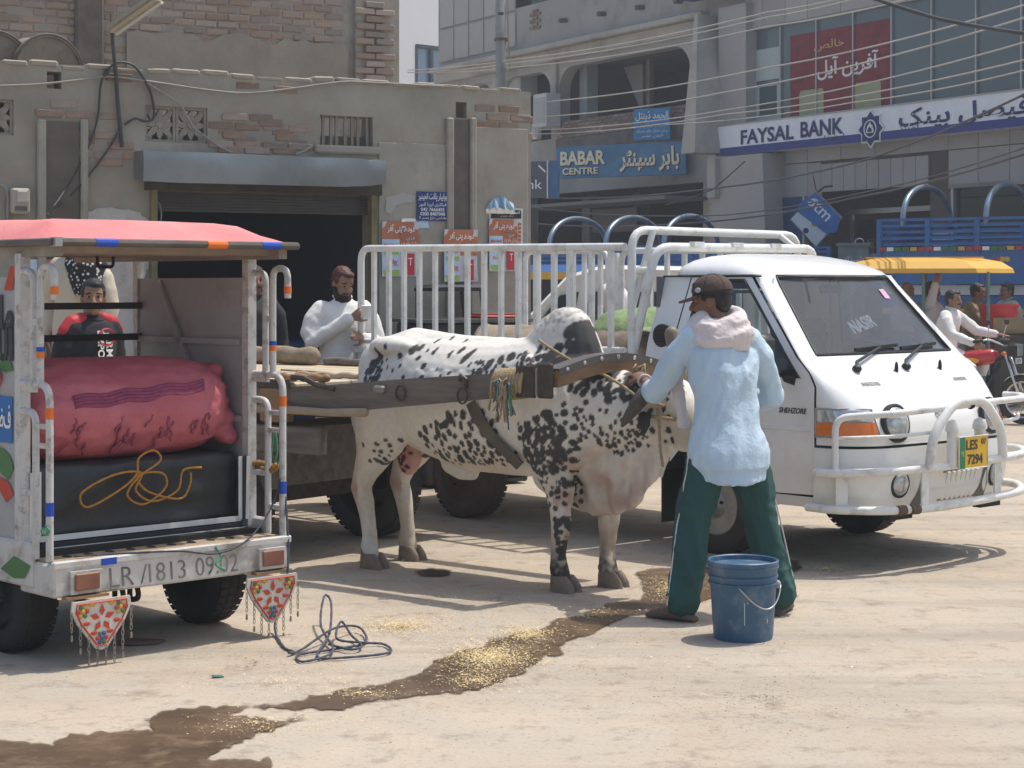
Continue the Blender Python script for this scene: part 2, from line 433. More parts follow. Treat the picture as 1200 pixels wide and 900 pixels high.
STREAM = [(838, 662), (800, 665), (755, 667), (742, 678), (757, 690), (748, 703), (715, 708), (690, 716), (672, 723), (655, 724), (640, 735), (610, 742), (590, 745), (560, 757),
 (520, 770), (505, 780), (492, 789), (460, 799), (400, 809), (330, 825), (240, 829), (190, 834), (166, 845), (180, 856), (80, 861), (60, 873), (-20, 866), (-20, 960), (322, 960), (316, 891),
 (246, 890), (280, 872), (330, 854), (365, 842), (335, 846), (268, 838), (300, 832), (400, 834), (440, 823), (500, 818), (566, 812), (582, 800), (608, 794), (640, 772), (663, 767), (656, 757), (690, 745), (720, 731),
 (760, 722), (800, 714), (842, 700), (880, 682), (870, 668)]
STREAM2 = [(p if p[1] < 890 or p[0] > -15 else p) for p in STREAM]
damp = M('damp_ground', (.20, .155, .11), rough=.7, col2=(.29, .235, .175), scale=3, bump=.3, bscale=50)
soaking(wet); soaking(wet2); sheet(STREAM2, .006, 'puddle', wet, 3, 6)
sheet([(858, 662), (900, 655), (936, 658), (942, 668), (918, 676), (880, 674)], .011, 'puddle', wet2, 8, 3)
sheet([(483, 671), (505, 666), (530, 669), (527, 676), (500, 679)], .008, 'wet_patch', wet2, 5, 3)
None and sheet([(186, 872), (215, 867), (238, 876), (232, 890), (200, 890)], .008, 'wet_patch', M('red_wet', (.10, .03, .018), rough=.3, var=.3), 6, 3)

def fleck_stuff(name, label, spots, mat, smin, smax):
    mb = MB()
    for cx, cy, rx, ry, n_ in spots:
        for _ in range(n_):
            a = random.random() * 2 * PI; r = abs(random.gauss(0, .52))
            x = cx + rx * r * math.cos(a); y = cy + ry * r * math.sin(a)
            if y < 560: continue
            p = G(x, y); s = random.uniform(smin, smax); t = random.random() * PI; z = random.uniform(.009, .014)
            d = Vector((math.cos(t), math.sin(t), random.uniform(-.2, .2))) * s; e = Vector((-math.sin(t), math.cos(t), random.uniform(-.4, .4))) * s * random.uniform(.25, .6)
            p.z = z + abs(d.z) + abs(e.z)
            mb.quad(p - d, p - e, p + d, p + e)
    o = mb.build(name, mat); o['label'] = label; o['category'] = 'chaff'
    return stuff(o)
straw = M('chaff', (.62, .46, .22), rough=.8, col2=(.80, .66, .38), scale=14, var=.3)
fleck_stuff('straw_chaff', 'golden chaff and straw bits strewn over the wet streak and dry concrete', [
    (575, 772, 60, 22, 6500), (620, 745, 42, 11, 2400), (470, 735, 75, 15, 2600), (420, 815, 60, 8, 350), (330, 800, 160, 30, 320), (560, 700, 420, 110, 1400), (790, 690, 48, 19, 2400),
    (690, 722, 55, 8, 500), (970, 668, 45, 9, 900), (640, 690, 160, 50, 500), (560, 800, 60, 16, 900), (300, 850, 120, 20, 400), (600, 640, 260, 40, 500), (900, 720, 260, 50, 400),
    (520, 660, 60, 12, 250), (1050, 655, 80, 10, 250)], straw, .0025, .0065)
fleck_stuff('grit', 'small dark stones and grit scattered across the concrete yard', [(600, 760, 520, 130, 1500), (900, 820, 280, 70, 700), (300, 780, 240, 70, 500)], M('grit', (.15, .115, .085), rough=.9, var=.4, scale=2), .002, .0075)
fleck_stuff('litter', 'tiny pale scraps of paper littering the concrete yard', [(700, 720, 520, 130, 110)], flat('litter', (.7, .68, .62)), .004, .010)

# ================================================================== LEFT SHOP BUILDING
WO = Vector((0, 16.5, 0)); WA = math.atan2(.457, .89); WC, WS = math.cos(WA), math.sin(WA)
def Wt(x, dy=0.0):                       # distance along the wall (set back by dy) seen at column x
    k = (x - 600) / FPX
    return (k * (WO.y + dy * WC) + dy * WS) / (WC - k * WS)
def Wz(x, y, dy=0.0):
    Y = WO.y + Wt(x, dy) * WS + dy * WC; return EYE - (y - HY) * Y / FPX
def W(x, y, dy=0.0): return Vector((Wt(x, dy), dy, Wz(x, y, dy)))
plaster = M('old_cement_plaster', (.225, .208, .168), rough=.93, col2=(.37, .345, .285), scale=1.1, bump=.5, bscale=22, dirt=(.27, .165, .115), damt=.6, dscale=1.7, detail=9)
plaster2 = M('smooth_cement', (.275, .255, .21), rough=.9, col2=(.37, .345, .29), scale=1.6, bump=.3, bscale=30, dirt=(.16, .14, .11), damt=.5, dscale=2.4)
brickm = M('weathered_brick', (.235, .155, .118), rough=.92, col2=(.31, .235, .185), scale=7, bump=.5, bscale=55, dirt=(.26, .225, .18), damt=.75, dscale=8, rnd=.25)
brick_up = M('dusty_brick', (.28, .205, .16), rough=.93, col2=(.37, .29, .23), scale=6, bump=.5, bscale=50, dirt=(.17, .14, .115), damt=.6, dscale=4, rnd=.2)
mortar = M('grey_mortar', (.30, .265, .22), rough=.95, col2=(.38, .34, .285), scale=5, bump=.5, bscale=40, dirt=(.16, .14, .12), damt=.5)
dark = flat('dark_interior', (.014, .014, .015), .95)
def holed_wall(x0, x1, z0, ztop, holes, th, step=.14, relief=.006, jag_=.02, seed=0):
    """front at y=0 facing -y; holes (xa, xb, za, zb)"""
    X = sorted({x0, x1, *[h[0] for h in holes], *[h[1] for h in holes]}); Z = sorted({z0, *[h[2] for h in holes], *[h[3] for h in holes]})
    def fill(A):
        o = []
        for a, b in zip(A[:-1], A[1:]):
            k = max(1, int(round((b - a) / step))); o += [a + (b - a) * i / k for i in range(k)]
        return o + [A[-1]]
    zt = max(ztop(x) for x in (x0, x1)) ; X = fill(X); Z = fill(Z + [zt])
    mb = MB(); idx = {}
    def hole(i, j):
        cx, cz = (X[i] + X[i + 1]) / 2, (Z[j] + Z[j + 1]) / 2
        return any(h[0] < cx < h[1] and h[2] < cz < h[3] for h in holes)
    def vert(i, j, back):
        key = (i, j, back)
        if key not in idx:
            x, z = X[i], Z[j]; f = (z - z0) / (zt - z0); top = ztop(x)
            z = z if j < len(Z) - 4 else z + (top - zt) * ((j - len(Z) + 4) / 3)
            y = 0.0
            if not back and 0 < i < len(X) - 1:
                v = noise.noise(Vector((x * 1.4, z * 1.4, seed))) + .6 * noise.noise(Vector((x * 5, z * 5, seed + 3))); y = v * relief
            if j == len(Z) - 1: z += jag_ * noise.noise(Vector((x * 3.1, 0, seed + 5))) + jag_ * .7 * noise.noise(Vector((x * 9, 0, seed)))
            idx[key] = len(mb.v); mb.v.append((x, th if back else y, z))
        return idx[key]
    def face(*k): mb.f.append(list(k)); mb.m.append(0)
    nx, nz_ = len(X) - 1, len(Z) - 1
    for i in range(nx):
        for j in range(nz_):
            if hole(i, j): continue
            a, b, c, d = (i, j), (i + 1, j), (i + 1, j + 1), (i, j + 1)
            face(vert(*a, 0), vert(*b, 0), vert(*c, 0), vert(*d, 0)); face(vert(*d, 1), vert(*c, 1), vert(*b, 1), vert(*a, 1))
            for (p, q, ni, nj) in ((a, b, i, j - 1), (b, c, i + 1, j), (c, d, i, j + 1), (d, a, i - 1, j)):
                if ni < 0 or nj < 0 or ni >= nx or nj >= nz_ or hole(ni, nj): face(vert(*q, 0), vert(*p, 0), vert(*p, 1), vert(*q, 1))
    return mb
shop = thing('shop_building', 'weathered single storey cement plastered shop with wide open dark doorway', 'building', WO, WA)
wx0, wx1 = Wt(-60), Wt(622)
dx0, dx1, dz1 = Wt(176), Wt(438), Wz(300, 226)
def rect(xa, ya, xb, yb): return (Wt(xa), Wt(xb), Wz((xa + xb) / 2, yb), Wz((xa + xb) / 2, ya))
HJ1 = rect(170, 125, 243, 167); HJ2 = rect(-22, 116, 16, 158); HB = rect(375, 136, 437, 171); HS = rect(534, 119, 547, 138); HH = rect(55, 84, 72, 104)
zt0 = lambda x: 3.44 + (.012 if x < -3 else 0)
holes = [(dx0, dx1, 0, dz1), HJ1, HJ2, HB, HS, HH]
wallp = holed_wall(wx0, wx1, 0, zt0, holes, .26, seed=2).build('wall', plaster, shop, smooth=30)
# side walls, roof, dark interior room
sb = MB(); sb.box(((wx1 - .13), 3.2, 1.7), (.26, 5.85, 3.4)); sb.box((wx0 + .13, 3.2, 1.7), (.26, 5.85, 3.4)); sb.box(((wx0 + wx1) / 2, 6.24, 1.7), (wx1 - wx0, .2, 3.4))
sb.build('side_wall', plaster, shop)
MB().box(((wx0 + wx1) / 2, 3.2, 2.92), (wx1 - wx0 - .54, 5.8, .14)).build('roof_slab', mortar, shop)
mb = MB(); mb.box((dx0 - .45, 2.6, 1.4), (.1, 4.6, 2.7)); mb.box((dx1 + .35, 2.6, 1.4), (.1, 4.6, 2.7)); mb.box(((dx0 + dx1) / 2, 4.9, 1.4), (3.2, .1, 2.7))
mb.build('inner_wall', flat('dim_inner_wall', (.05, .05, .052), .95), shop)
for h in (HJ1, HJ2, HB, HS, HH): MB().box(((h[0] + h[1]) / 2, .55, (h[2] + h[3]) / 2), (h[1] - h[0] + .1, .5, h[3] - h[2] + .1)).build('vent_recess', dark, shop) if False else None
# pilasters: raised fillets with a recessed dark channel
for (xa, xb, ytop, ybot) in ((48, 98, 140, 262), (526, 553, 138, 300)):
    for xx, wd in ((xa, .07), (xb, .06)):
        zt_, zb_ = Wz(xx, ytop), .3
        MB().box((Wt(xx), -.02, (zt_ + zb_) / 2), (wd, .05, zt_ - zb_), bev=.012).build('pilaster_fillet', plaster2, shop)
    MB().box(((Wt(xa) + Wt(xb)) / 2, -.008, (Wz(xa, ytop) + .3) / 2), (Wt(xb) - Wt(xa) - .08, .016, Wz(xa, ytop) - .3 - .02)).build('dark_channel', M('dark_channel', (.10, .085, .07), rough=.95, col2=(.15, .13, .11), bump=.4), shop)
# flush render coat right of the door and at the corner
for (xa, ya, xb, yb) in ((443, 168, 522, 330), (557, 150, 618, 330)):
    h = rect(xa, ya, xb, yb); MB().box(((h[0] + h[1]) / 2, -.004, (h[3] + .1) / 2), (h[1] - h[0], .024, h[3] - .1), bev=.006).build('render_coat', plaster2, shop)
# shutter housing (dented sheet metal box) over the doorway
tin = M('dented_grey_tin', (.19, .20, .205), rough=.38, metal=.55, col2=(.29, .305, .31), scale=2.2, bump=.3, bscale=7, dirt=(.30, .31, .31), damt=.6, dscale=1.6)
ax0, ax1 = Wt(168, -.28), Wt(452, -.28); az1, az0 = Wz(172, 176, -.28), Wz(172, 213, -.28)
N = 30; vs, fs = [], []
for i in range(N + 1):
    x = ax0 + (ax1 - ax0) * i / N; e = max(0, (i - N * .8) / (N * .2))
    d = lambda k, a=.012: a * noise.noise(Vector((x * 3, k * 2.3, 1.5))) + e * .03 * noise.noise(Vector((x * 9, k * 3, 4)))
    zt_ = az1 - .012 * i / N + d(5, .006); zb_ = az0 + .03 * e + d(9, .008)
    ring = [(x, .0, zt_ + .01), (x, -.28 + d(1), zt_), (x, -.29 + d(2, .02), zt_ * .7 + zb_ * .3), (x, -.285 + d(3, .022), zt_ * .35 + zb_ * .65), (x, -.28 + d(4), zb_), (x, -.25, zb_ + .004), (x, 0, zb_ + .03)]
    vs += ring
    if i:
        for k in range(6): a = (i - 1) * 7 + k; fs.append((a, a + 1, a + 8, a + 7))
fs.append(tuple(range(7))); fs.append(tuple(reversed(range(N * 7, N * 7 + 7))))
MB().add(vs, fs).build('shutter_housing', tin, shop, smooth=35)
MB().box(((dx0 + dx1) / 2, -.02, dz1 + .12), (dx1 - dx0 + .1, .1, .24)).build('lintel', M('grimy_lintel', (.07, .06, .05), rough=.9, var=.3), shop)
for i in range(7): MB().box(((dx0 + dx1) / 2, .09, dz1 - .012 - i * .024), (dx1 - dx0, .03, .02)).build('shutter_slat', M('shutter_slat', (.075, .065, .06), rough=.6, var=.2), shop)
for xx in (dx0 + .02, dx1 - .02): MB().box((xx, -.015, dz1 / 2), (.05, .09, dz1)).build('door_jamb', M('ochre_jamb', (.20, .17, .08), rough=.8, var=.3), shop)
# carved ventilator blocks
jali = M('cement_screen', (.25, .22, .18), rough=.95, col2=(.31, .28, .23), scale=9, bump=.4)
def petal(mb, cx, cz, a, l, w_, y0, th):
    pts = []
    for k in range(9):
        t = k / 8; ww = w_ * math.sin(PI * t) ; pts.append((t * l, ww))
    pts += [(p[0], -p[1]) for p in reversed(pts[1:-1])]
    c, s = math.cos(a), math.sin(a)
    mt = Matrix(((c, 0, s, cx), (0, 1, 0, y0), (s, 0, -c, cz), (0, 0, 0, 1)))
    M4 = Matrix(((c, -s, 0, cx), (0, 0, -1, y0 + th), (s, c, 0, cz), (0, 0, 0, 1)))
    mb.prism(pts, th, M4)
def jali_block(cx, cz, sx, sz, parent):
    mb = MB(); t = .022
    for s_ in (-1, 1):
        mb.box((cx + s_ * (sx / 2 - t / 2), .06, cz), (t, .08, sz)); mb.box((cx, .063, cz + s_ * (sz / 2 - t / 2)), (sx - 2 * t, .08, t))
    for k in range(8): petal(mb, cx, cz, k * PI / 4, min(sx, sz) * (.49 if k % 2 == 0 else .6), .026, .03, .05)
    for sx_ in (-1, 1):
        for sz_ in (-1, 1):
            for k in range(3):
                a = math.atan2(-sz_, -sx_) + (k - 1) * .8
                petal(mb, cx + sx_ * (sx / 2 - .01), cz + sz_ * (sz / 2 - .01), a, .085, .02, .035, .045)
    mb.box((cx, .055, cz), (.05, .06, .05), M4=Matrix.Rotation(R(45), 4, 'Y'))
    mb.build('ventilator_block', jali, parent)
def jali_panel(h, n_):
    for k in range(n_):
        wd = (h[1] - h[0]) / n_; jali_block(h[0] + wd * (k + .5), (h[2] + h[3]) / 2, wd - .004, h[3] - h[2], shop)
jali_panel(HJ1, 2); jali_panel(HJ2, 1)
iron = M('rusty_iron', (.09, .07, .055), rough=.7, metal=.4, col2=(.17, .11, .075), scale=20, var=.3)
for k in range(7):
    x = HB[0] + (HB[1] - HB[0]) * (k + .7) / 7.4
    MB().box((x + .01 * math.sin(k * 2.3), .05, (HB[2] + HB[3]) / 2), (.024, .02, HB[3] - HB[2]), M4=Matrix.Rotation(.06 * math.sin(k * 3.1), 4, 'Y')).build('window_bar', M('window_bar', (.24, .205, .165), rough=.8, var=.2), shop)
MB().box(((HB[0] + HB[1]) / 2, -.015, HB[2] - .035), (HB[1] - HB[0] + .12, .06, .07), bev=.015).build('window_sill', plaster, shop)
# exposed bricks, one by one
bricks = [MB().box((0, 0, 0), (.222, .05, .066), bev=.008).mesh('brick') for _ in range(3)]
for me in bricks:
    for v in me.vertices: v.co += noise.noise_vector(v.co * 31 + Vector((bricks.index(me) * 5, 0, 0))) * .006
    me.materials.append(brickm)
def lay(parent, xa, xb, za, zb, y, prob, me_list, holes_=(), mxx=None, cnt=None, ragged=.0):
    n_ = 0; rows = int(round((zb - za) / .078))
    for r in range(rows):
        z = za + .078 * (r + .5); x = xa + (.116 if r % 2 else 0)
        while x + .11 < xb + .06:
            cx = x + .111
            e = min(cx - xa, xb - cx) / max(.01, (xb - xa) / 2)
            ok = prob(cx, z) if callable(prob) else prob
            if cx + .10 < xb + (.04 if ragged else .0) and random.random() < ok * (1 if e > ragged else .5) and not any(h[0] - .1 < cx < h[1] + .1 and h[2] - .03 < z < h[3] + .03 for h in holes_):
                o = bpy.data.objects.new('brick', random.choice(me_list)); COL.objects.link(o); o.parent = parent
                o.location = (cx + random.uniform(-.004, .004), y + random.uniform(-.007, .005), z + random.uniform(-.004, .004)); o.rotation_euler = (random.uniform(-.02, .02), random.uniform(-.02, .02), 0)
                o.scale = (random.uniform(.93, 1.0), 1, random.uniform(.9, 1.02)); n_ += 1
            x += .232
    return n_
nb = 0
hh = holes[1:]
for (xa, ya, xb, yb, pr) in ((244, 134, 372, 176, .9), (14, 118, 36, 205, .95), (0, 158, 14, 205, .9), (112, 168, 142, 196, .85), (556, 120, 618, 153, .7), (90, 84, 160, 96, .3), (180, 86, 300, 104, .35), (0, 78, 60, 92, .4), (320, 98, 420, 112, .3), (600, 114, 620, 165, .7), (330, 176, 372, 181, .6), (80, 148, 130, 170, .3)):
    nb += lay(shop, Wt(xa), Wt(xb), Wz((xa + xb) / 2, yb), Wz((xa + xb) / 2, ya), .016, pr, bricks, hh, ragged=.2)
nb += lay(shop, wx0 + .2, wx1 - .1, 2.70, 3.36, .017, lambda cx, z: .9 if noise.noise(Vector((cx * .9, z * 1.6, 4))) + .5 * noise.noise(Vector((cx * 4, z * 6, 1))) > .30 else .02, bricks, hh)
# rough coping lumps along the parapet
x = wx0 + .15; lump = MB().box((0, 0, 0), (.23, .25, .08), bev=.02).mesh('coping_brick'); lump.materials.append(plaster)
while x < wx1 - .1:
    o = bpy.data.objects.new('coping_brick', lump); COL.objects.link(o); o.parent = shop; l_ = random.uniform(.75, 1.15)
    o.location = (x + .115 * l_, .118, 3.432 + random.uniform(-.014, .018)); o.scale = (l_, random.uniform(1.0, 1.08), random.uniform(.4, .75)); o.rotation_euler = (random.uniform(-.03, .03), random.uniform(-.03, .03), random.uniform(-.04, .04)); x += .24 * l_
# whitewashed patch, step
def patch(poly, y, name, mat, th=.006, amp=3, seed=1):
    pts = [W(px, py) for px, py in jag(poly, amp, 5, seed)]
    mb = MB(); n_ = len(pts)
    vs = [(p.x, y, p.z) for p in pts] + [(p.x, y - th, p.z) for p in pts]
    mb.add(vs, [tuple(range(n_)), tuple(range(n_, 2 * n_))] + [(i, (i + 1) % n_, n_ + (i + 1) % n_, n_ + i) for i in range(n_)])
    return mb.build(name, mat, shop)
patch([(98, 250), (120, 243), (150, 245), (172, 256), (171, 440), (20, 440), (20, 330), (70, 310), (95, 280)], -.004, 'whitewash_patch', M('flaking_whitewash', (.44, .42, .39), rough=.9, col2=(.54, .52, .49), scale=4, dirt=(.30, .155, .125), damt=.75, dscale=2.2, bump=.4), amp=4)
patch([(452, 232), (470, 226), (485, 230), (486, 236), (462, 240), (456, 252), (451, 250)], -.017, 'paint_flake', flat('pale_flake', (.36, .35, .33)), amp=2)
stp = MB().box(((wx0 + Wt(172)) / 2, -.75, .25), (Wt(172) - wx0, 1.45, .50), bev=.02).build('shop_step', mortar); stp.location = WO; stp.rotation_euler = (0, 0, WA); struct(stp)
# upper brick storey set back on the roof
ub = thing('brick_upper_storey', 'dusty brick upper storey set back behind the shop parapet', 'building', WO + Vector((-WS, WC, 0)) * 3.2, WA)
ux0, ux1 = Wt(-60, 3.2), Wt(470, 3.2)
MB().box(((ux0 + ux1) / 2, 1.6, 4.4), (ux1 - ux0 - .02, 3.0, 3.0)).build('wall', mortar, ub)
ub_b = [MB().box((0, 0, 0), (.222, .05, .066), bev=.009).mesh('brick') for _ in range(3)]
for k, me in enumerate(ub_b):
    for v in me.vertices: v.co += noise.noise_vector(v.co * 27 + Vector((k * 5, 3, 0))) * .007
    me.materials.append(brick_up)
pz0 = Wz(300, 95, 3.2); pz1 = Wz(300, -12, 3.2)
def smear(cx, z):
    v = (z - pz0) / (pz1 - pz0); u = (cx - ux0) / (ux1 - ux0)
    if u < .36: return .96
    return .95 if v > .40 + .1 * math.sin(u * 9) else .10
nu = lay(ub, ux0, ux1 - .55, pz0 - .02, pz1, .110, smear, ub_b)
# plaster smear below the courses, and the corner pier
h0, h1 = ux0 + (ux1 - ux0) * .37, ux1 - .58
mb = holed_wall(h0, h1, pz0 - .3, lambda x: pz0 + .44, [], .03, step=.1, relief=.012, jag_=.1, seed=9)
o = mb.build('plaster_smear', M('smeared_plaster', (.255, .215, .17), rough=.95, col2=(.32, .275, .22), scale=2.5, bump=.7, bscale=14, dirt=(.2, .16, .125), damt=.5), ub, smooth=30); o.location = (0, .06, 0)
lay(ub, ux1 - .52, ux1 + .02, pz0 - .02, pz1, .03, 1, ub_b)
MB().box((ux1 - .25, .3, 4.4), (.5, .5, 3.0)).build('corner_pier', mortar, ub)
p_ = MB().box((ux0 + 1.35, .07, 4.4), (.28, .1, 3.0), bev=.02).build('pilaster', M('dark_brick_pilaster', (.14, .115, .095), rough=.95, var=.3, bump=.6), ub)
# rusty drums lying on the roof
def barrel(name, label, cat, loc, rot, r, l, mat, rim, group=None):
    t = thing(name, label, cat, loc, 0, group); t.rotation_euler = rot
    prof = [(0, 0), (r * .93, 0), (r * .93, -.012), (r * 1.0, -.012), (r * 1.015, .0), (r, .02), (r * .985, .03)]
    for k in (1 / 3, 2 / 3): prof += [(r * .985, l * k - .03), (r * 1.02, l * k), (r * .985, l * k + .03)]
    prof += [(r * .985, l - .03), (r, l - .02), (r * 1.015, l), (r, l + .012), (r * .93, l + .012), (r * .93, l), (0, l)]
    MB().lathe(prof, 28).build('shell', mat, t, smooth=40)
    MB().lathe([(.028, -.0), (.028, -.016), (.018, -.02), (0, -.02)], 12, Matrix.Translation((r * .6, -r * .1, 0))).build('bung', rim, t)
    MB().tube([Vector((r * math.cos(a), r * math.sin(a), -.006)) for a in [2 * PI * k / 28 for k in range(28)]], .012, 6, closed=True).build('rim', rim, t, smooth=True)
    return t
drumm = M('rust_brown_drum', (.16, .13, .10), rough=.7, col2=(.24, .20, .15), scale=4, bump=.3, dirt=(.11, .075, .05), damt=.7)
drimm = M('drum_rim', (.09, .075, .06), rough=.6, var=.3)
for (x, y, lb) in ((58, 82, 'rusty drum lying on the roof beside the brick wall, round end showing bung'), (-4, 80, 'rusty drum lying on the roof cut off by the picture edge')):
    d_ = .35; q = W(x, y, d_); barrel('rusty_drum', lb, 'drum', WO + Matrix.Rotation(WA, 3, 'Z') @ Vector((q.x, d_, 3.43)), (R(-90), R(20), WA + R(14)), .30, .9, drumm, drimm, 'drums on the roof')
# electric meter, hanging cables, batten light
t = thing('electric_meter', 'beige electric meter box fixed on shop wall left of pilaster', 'meter', WO, WA)
q = W(21, 236); mtb = flat('meter_beige', (.36, .33, .27))
MB().box((q.x, -.06, q.z), (.145, .11, .2), bev=.015).build('case', mtb, t)
MB().box((q.x + .01, -.118, q.z + .035), (.085, .015, .09), bev=.006).build('meter_window', M('meter_window', (.48, .45, .38), rough=.3), t)
MB().box((q.x, -.118, q.z - .06), (.09, .012, .035)).build('terminal_cover', flat('meter_dark', (.12, .1, .09)), t)
cab = M('black_cable', (.05, .048, .046), rough=.5, var=.2); cab2 = M('grey_cable', (.27, .255, .23), rough=.6, var=.2)
def wallcable(label, pts, r=.011, mat=cab, name='cable', grp='cables on the shop front'):
    pl = []
    for p in pts:
        dy = p[2] if len(p) > 2 else -.03; q = W(p[0], p[1], dy); pl.append(Vector((q.x, dy, q.z)))
    # smooth through the points
    sm = []
    for i in range(len(pl) - 1):
        p0, p1, p2, p3 = pl[max(0, i - 1)], pl[i], pl[i + 1], pl[min(len(pl) - 1, i + 2)]
        for k in range(6):
            u = k / 6; sm.append(.5 * ((2 * p1) + (p2 - p0) * u + (2 * p0 - 5 * p1 + 4 * p2 - p3) * u * u + (3 * p1 - p0 - 3 * p2 + p3) * u ** 3))
    sm.append(pl[-1])
    o = MB().tube(sm, r, 6).build(name, mat, None, smooth=True); o.location = WO; o.rotation_euler = (0, 0, WA); tag(o, label, 'cable', grp)
    return o
wallcable('thin cable sagging right across the shop front under the parapet', [(-20, 101), (40, 99), (90, 94), (128, 90), (180, 96), (240, 105), (290, 109), (340, 104), (400, 96), (440, 97), (520, 101)], .009, cab2)
wallcable('black conduit running straight down the wall beside carved vent', [(131, 34), (133, 60), (136, 90), (138, 120), (141, 150), (143, 172)], .016, cab, 'conduit')
wallcable('black cable looping over the conduit and into carved vent', [(122, 90), (130, 78), (142, 73), (158, 78), (172, 98), (179, 118), (180, 138), (170, 142), (158, 139), (146, 146)], .011)
wallcable('cable falling from the conduit to red canopy, bowing left', [(125, 80), (118, 100), (114, 140), (100, 180), (78, 220), (60, 246, -.3), (56, 252, -.6)], .009)
wallcable('cable swinging from the conduit foot down toward red canopy', [(140, 150), (130, 170), (112, 195), (92, 220), (70, 240), (58, 250, -.4)], .008)
wallcable('pale knotted wire slanting from parapet to the tin shutter housing', [(172, 97), (190, 108), (208, 120), (216, 130), (228, 150), (245, 163), (258, 172), (270, 178)], .008, cab2)
wallcable('short pale wire curling from barred window to shutter housing', [(346, 181), (358, 176), (366, 171)], .009, cab2)
wallcable('thin drop wire hanging inside doorway beside the ochre jamb', [(178, 238), (186, 238), (189, 250), (188, 262)], .007, cab2)
wallcable('thick conduit bending out of the meter box', [(-10, 217), (4, 218), (9, 228), (9, 260)], .014, cab2, 'conduit')
t = thing('batten_light', 'beige fluorescent batten lamp jutting from the parapet conduit', 'lamp', WO, WA)
a = W(131, 33, -.05); b_ = W(186, -6, -.75)
a = Vector((a.x, -.05, a.z)); b_ = Vector((b_.x, -.75, b_.z)); dv = (b_ - a)
MB().bar(a, b_, .10, .035).build('reflector', flat('batten_beige', (.30, .26, .19)), t)
MB().bar(a + Vector((0, 0, -.03)) + dv * .02, b_ + Vector((0, 0, -.03)), .045, .03).build('housing', flat('batten_cream', (.46, .41, .30)), t)
MB().tube([a + Vector((.02, -.02, -.06)) + dv * .04, b_ + Vector((.02, -.02, -.06))], .014, 8).build('tube', flat('tube_glass', (.55, .52, .45), .3), t)
MB().tube([a + Vector((0, .02, -.02)), a + Vector((0, .03, .12))], .01, 6).build('bracket', iron, t)

# posters and painted plate on the wall
white = flat('print_white', (.78, .78, .76)); blue_p = M('poster_blue', (.018, .035, .17), rough=.5, var=.2); navy = flat('navy_print', (.015, .03, .14))
orange_p = M('poster_orange', (.42, .135, .06), rough=.6, col2=(.50, .19, .10), scale=3); sky_p = M('poster_sky', (.36, .52, .68), rough=.6, col2=(.55, .68, .78), scale=4)
red_p = M('poster_red', (.55, .03, .04), rough=.5, var=.2); green_p = M('poster_green', (.22, .42, .08), rough=.6, col2=(.45, .55, .12), scale=12); black_p = flat('poster_black', (.025, .022, .022))
def panel(parent, h, y, mat, name, curl=0.0, th=.003):
    """thin paper rectangle h=(x0,x1,z0,z1) with slightly curling corners"""
    n_ = 7; vs = []; fs = []
    for i in range(n_):
        for j in range(n_):
            u, v = i / (n_ - 1), j / (n_ - 1); c = curl * (abs(u - .5) * 2) ** 4 * (abs(v - .5) * 2) ** 4 + curl * .15 * math.sin(u * 7 + v * 5)
            vs.append((h[0] + (h[1] - h[0]) * u, y - c, h[2] + (h[3] - h[2]) * v))
    for i in range(n_ - 1):
        for j in range(n_ - 1): a = i * n_ + j; fs.append((a, a + n_, a + n_ + 1, a + 1))
    k = len(vs); vs += [(x_, y_ + th, z_) for x_, y_, z_ in vs]; fs += [tuple(k + q for q in reversed(f)) for f in fs]
    return MB().add(vs, fs).build(name, mat, parent)
def sub(h, a, b, c, d): return (h[0] + (h[1] - h[0]) * a, h[0] + (h[1] - h[0]) * b, h[2] + (h[3] - h[2]) * c, h[2] + (h[3] - h[2]) * d)
def mid(h): return ((h[0] + h[1]) / 2, (h[2] + h[3]) / 2)
def wtext(s, h, y, mat, par, ar=False, bold=0.0, **k):
    c = mid(h); return text(s, mat, par, (c[0], y, c[1]), h[1] - h[0], h[3] - h[2], ar=ar, bold=bold, depth=.0006, **k)
t = thing('painted_plate', 'square blue plate with white Urdu lettering and phone numbers above the posters', 'sign', WO, WA)
h = rect(487, 225, 523, 259); MB().box((mid(h)[0], -.028, mid(h)[1]), (h[1] - h[0], .012, h[3] - h[2])).build('plate', blue_p, t)
pk = flat('pink_outline', (.62, .2, .3))
wtext('بوائیلر پلانٹ انجینئر'.replace('ئ', 'ی'), sub(h, .04, .96, .66, .96), -.036, white, t, True, .012)
wtext('فیکٹری ایریا لاہور', sub(h, .06, .94, .48, .63), -.036, white, t, True)
wtext('042 7666455', sub(h, .12, .88, .33, .45), -.036, white, t, bold=.01); wtext('0300 8487040', sub(h, .1, .9, .18, .30), -.036, white, t, bold=.01); wtext('بادامی باغ نمبر 2', sub(h, .06, .94, .03, .15), -.036, white, t, True)
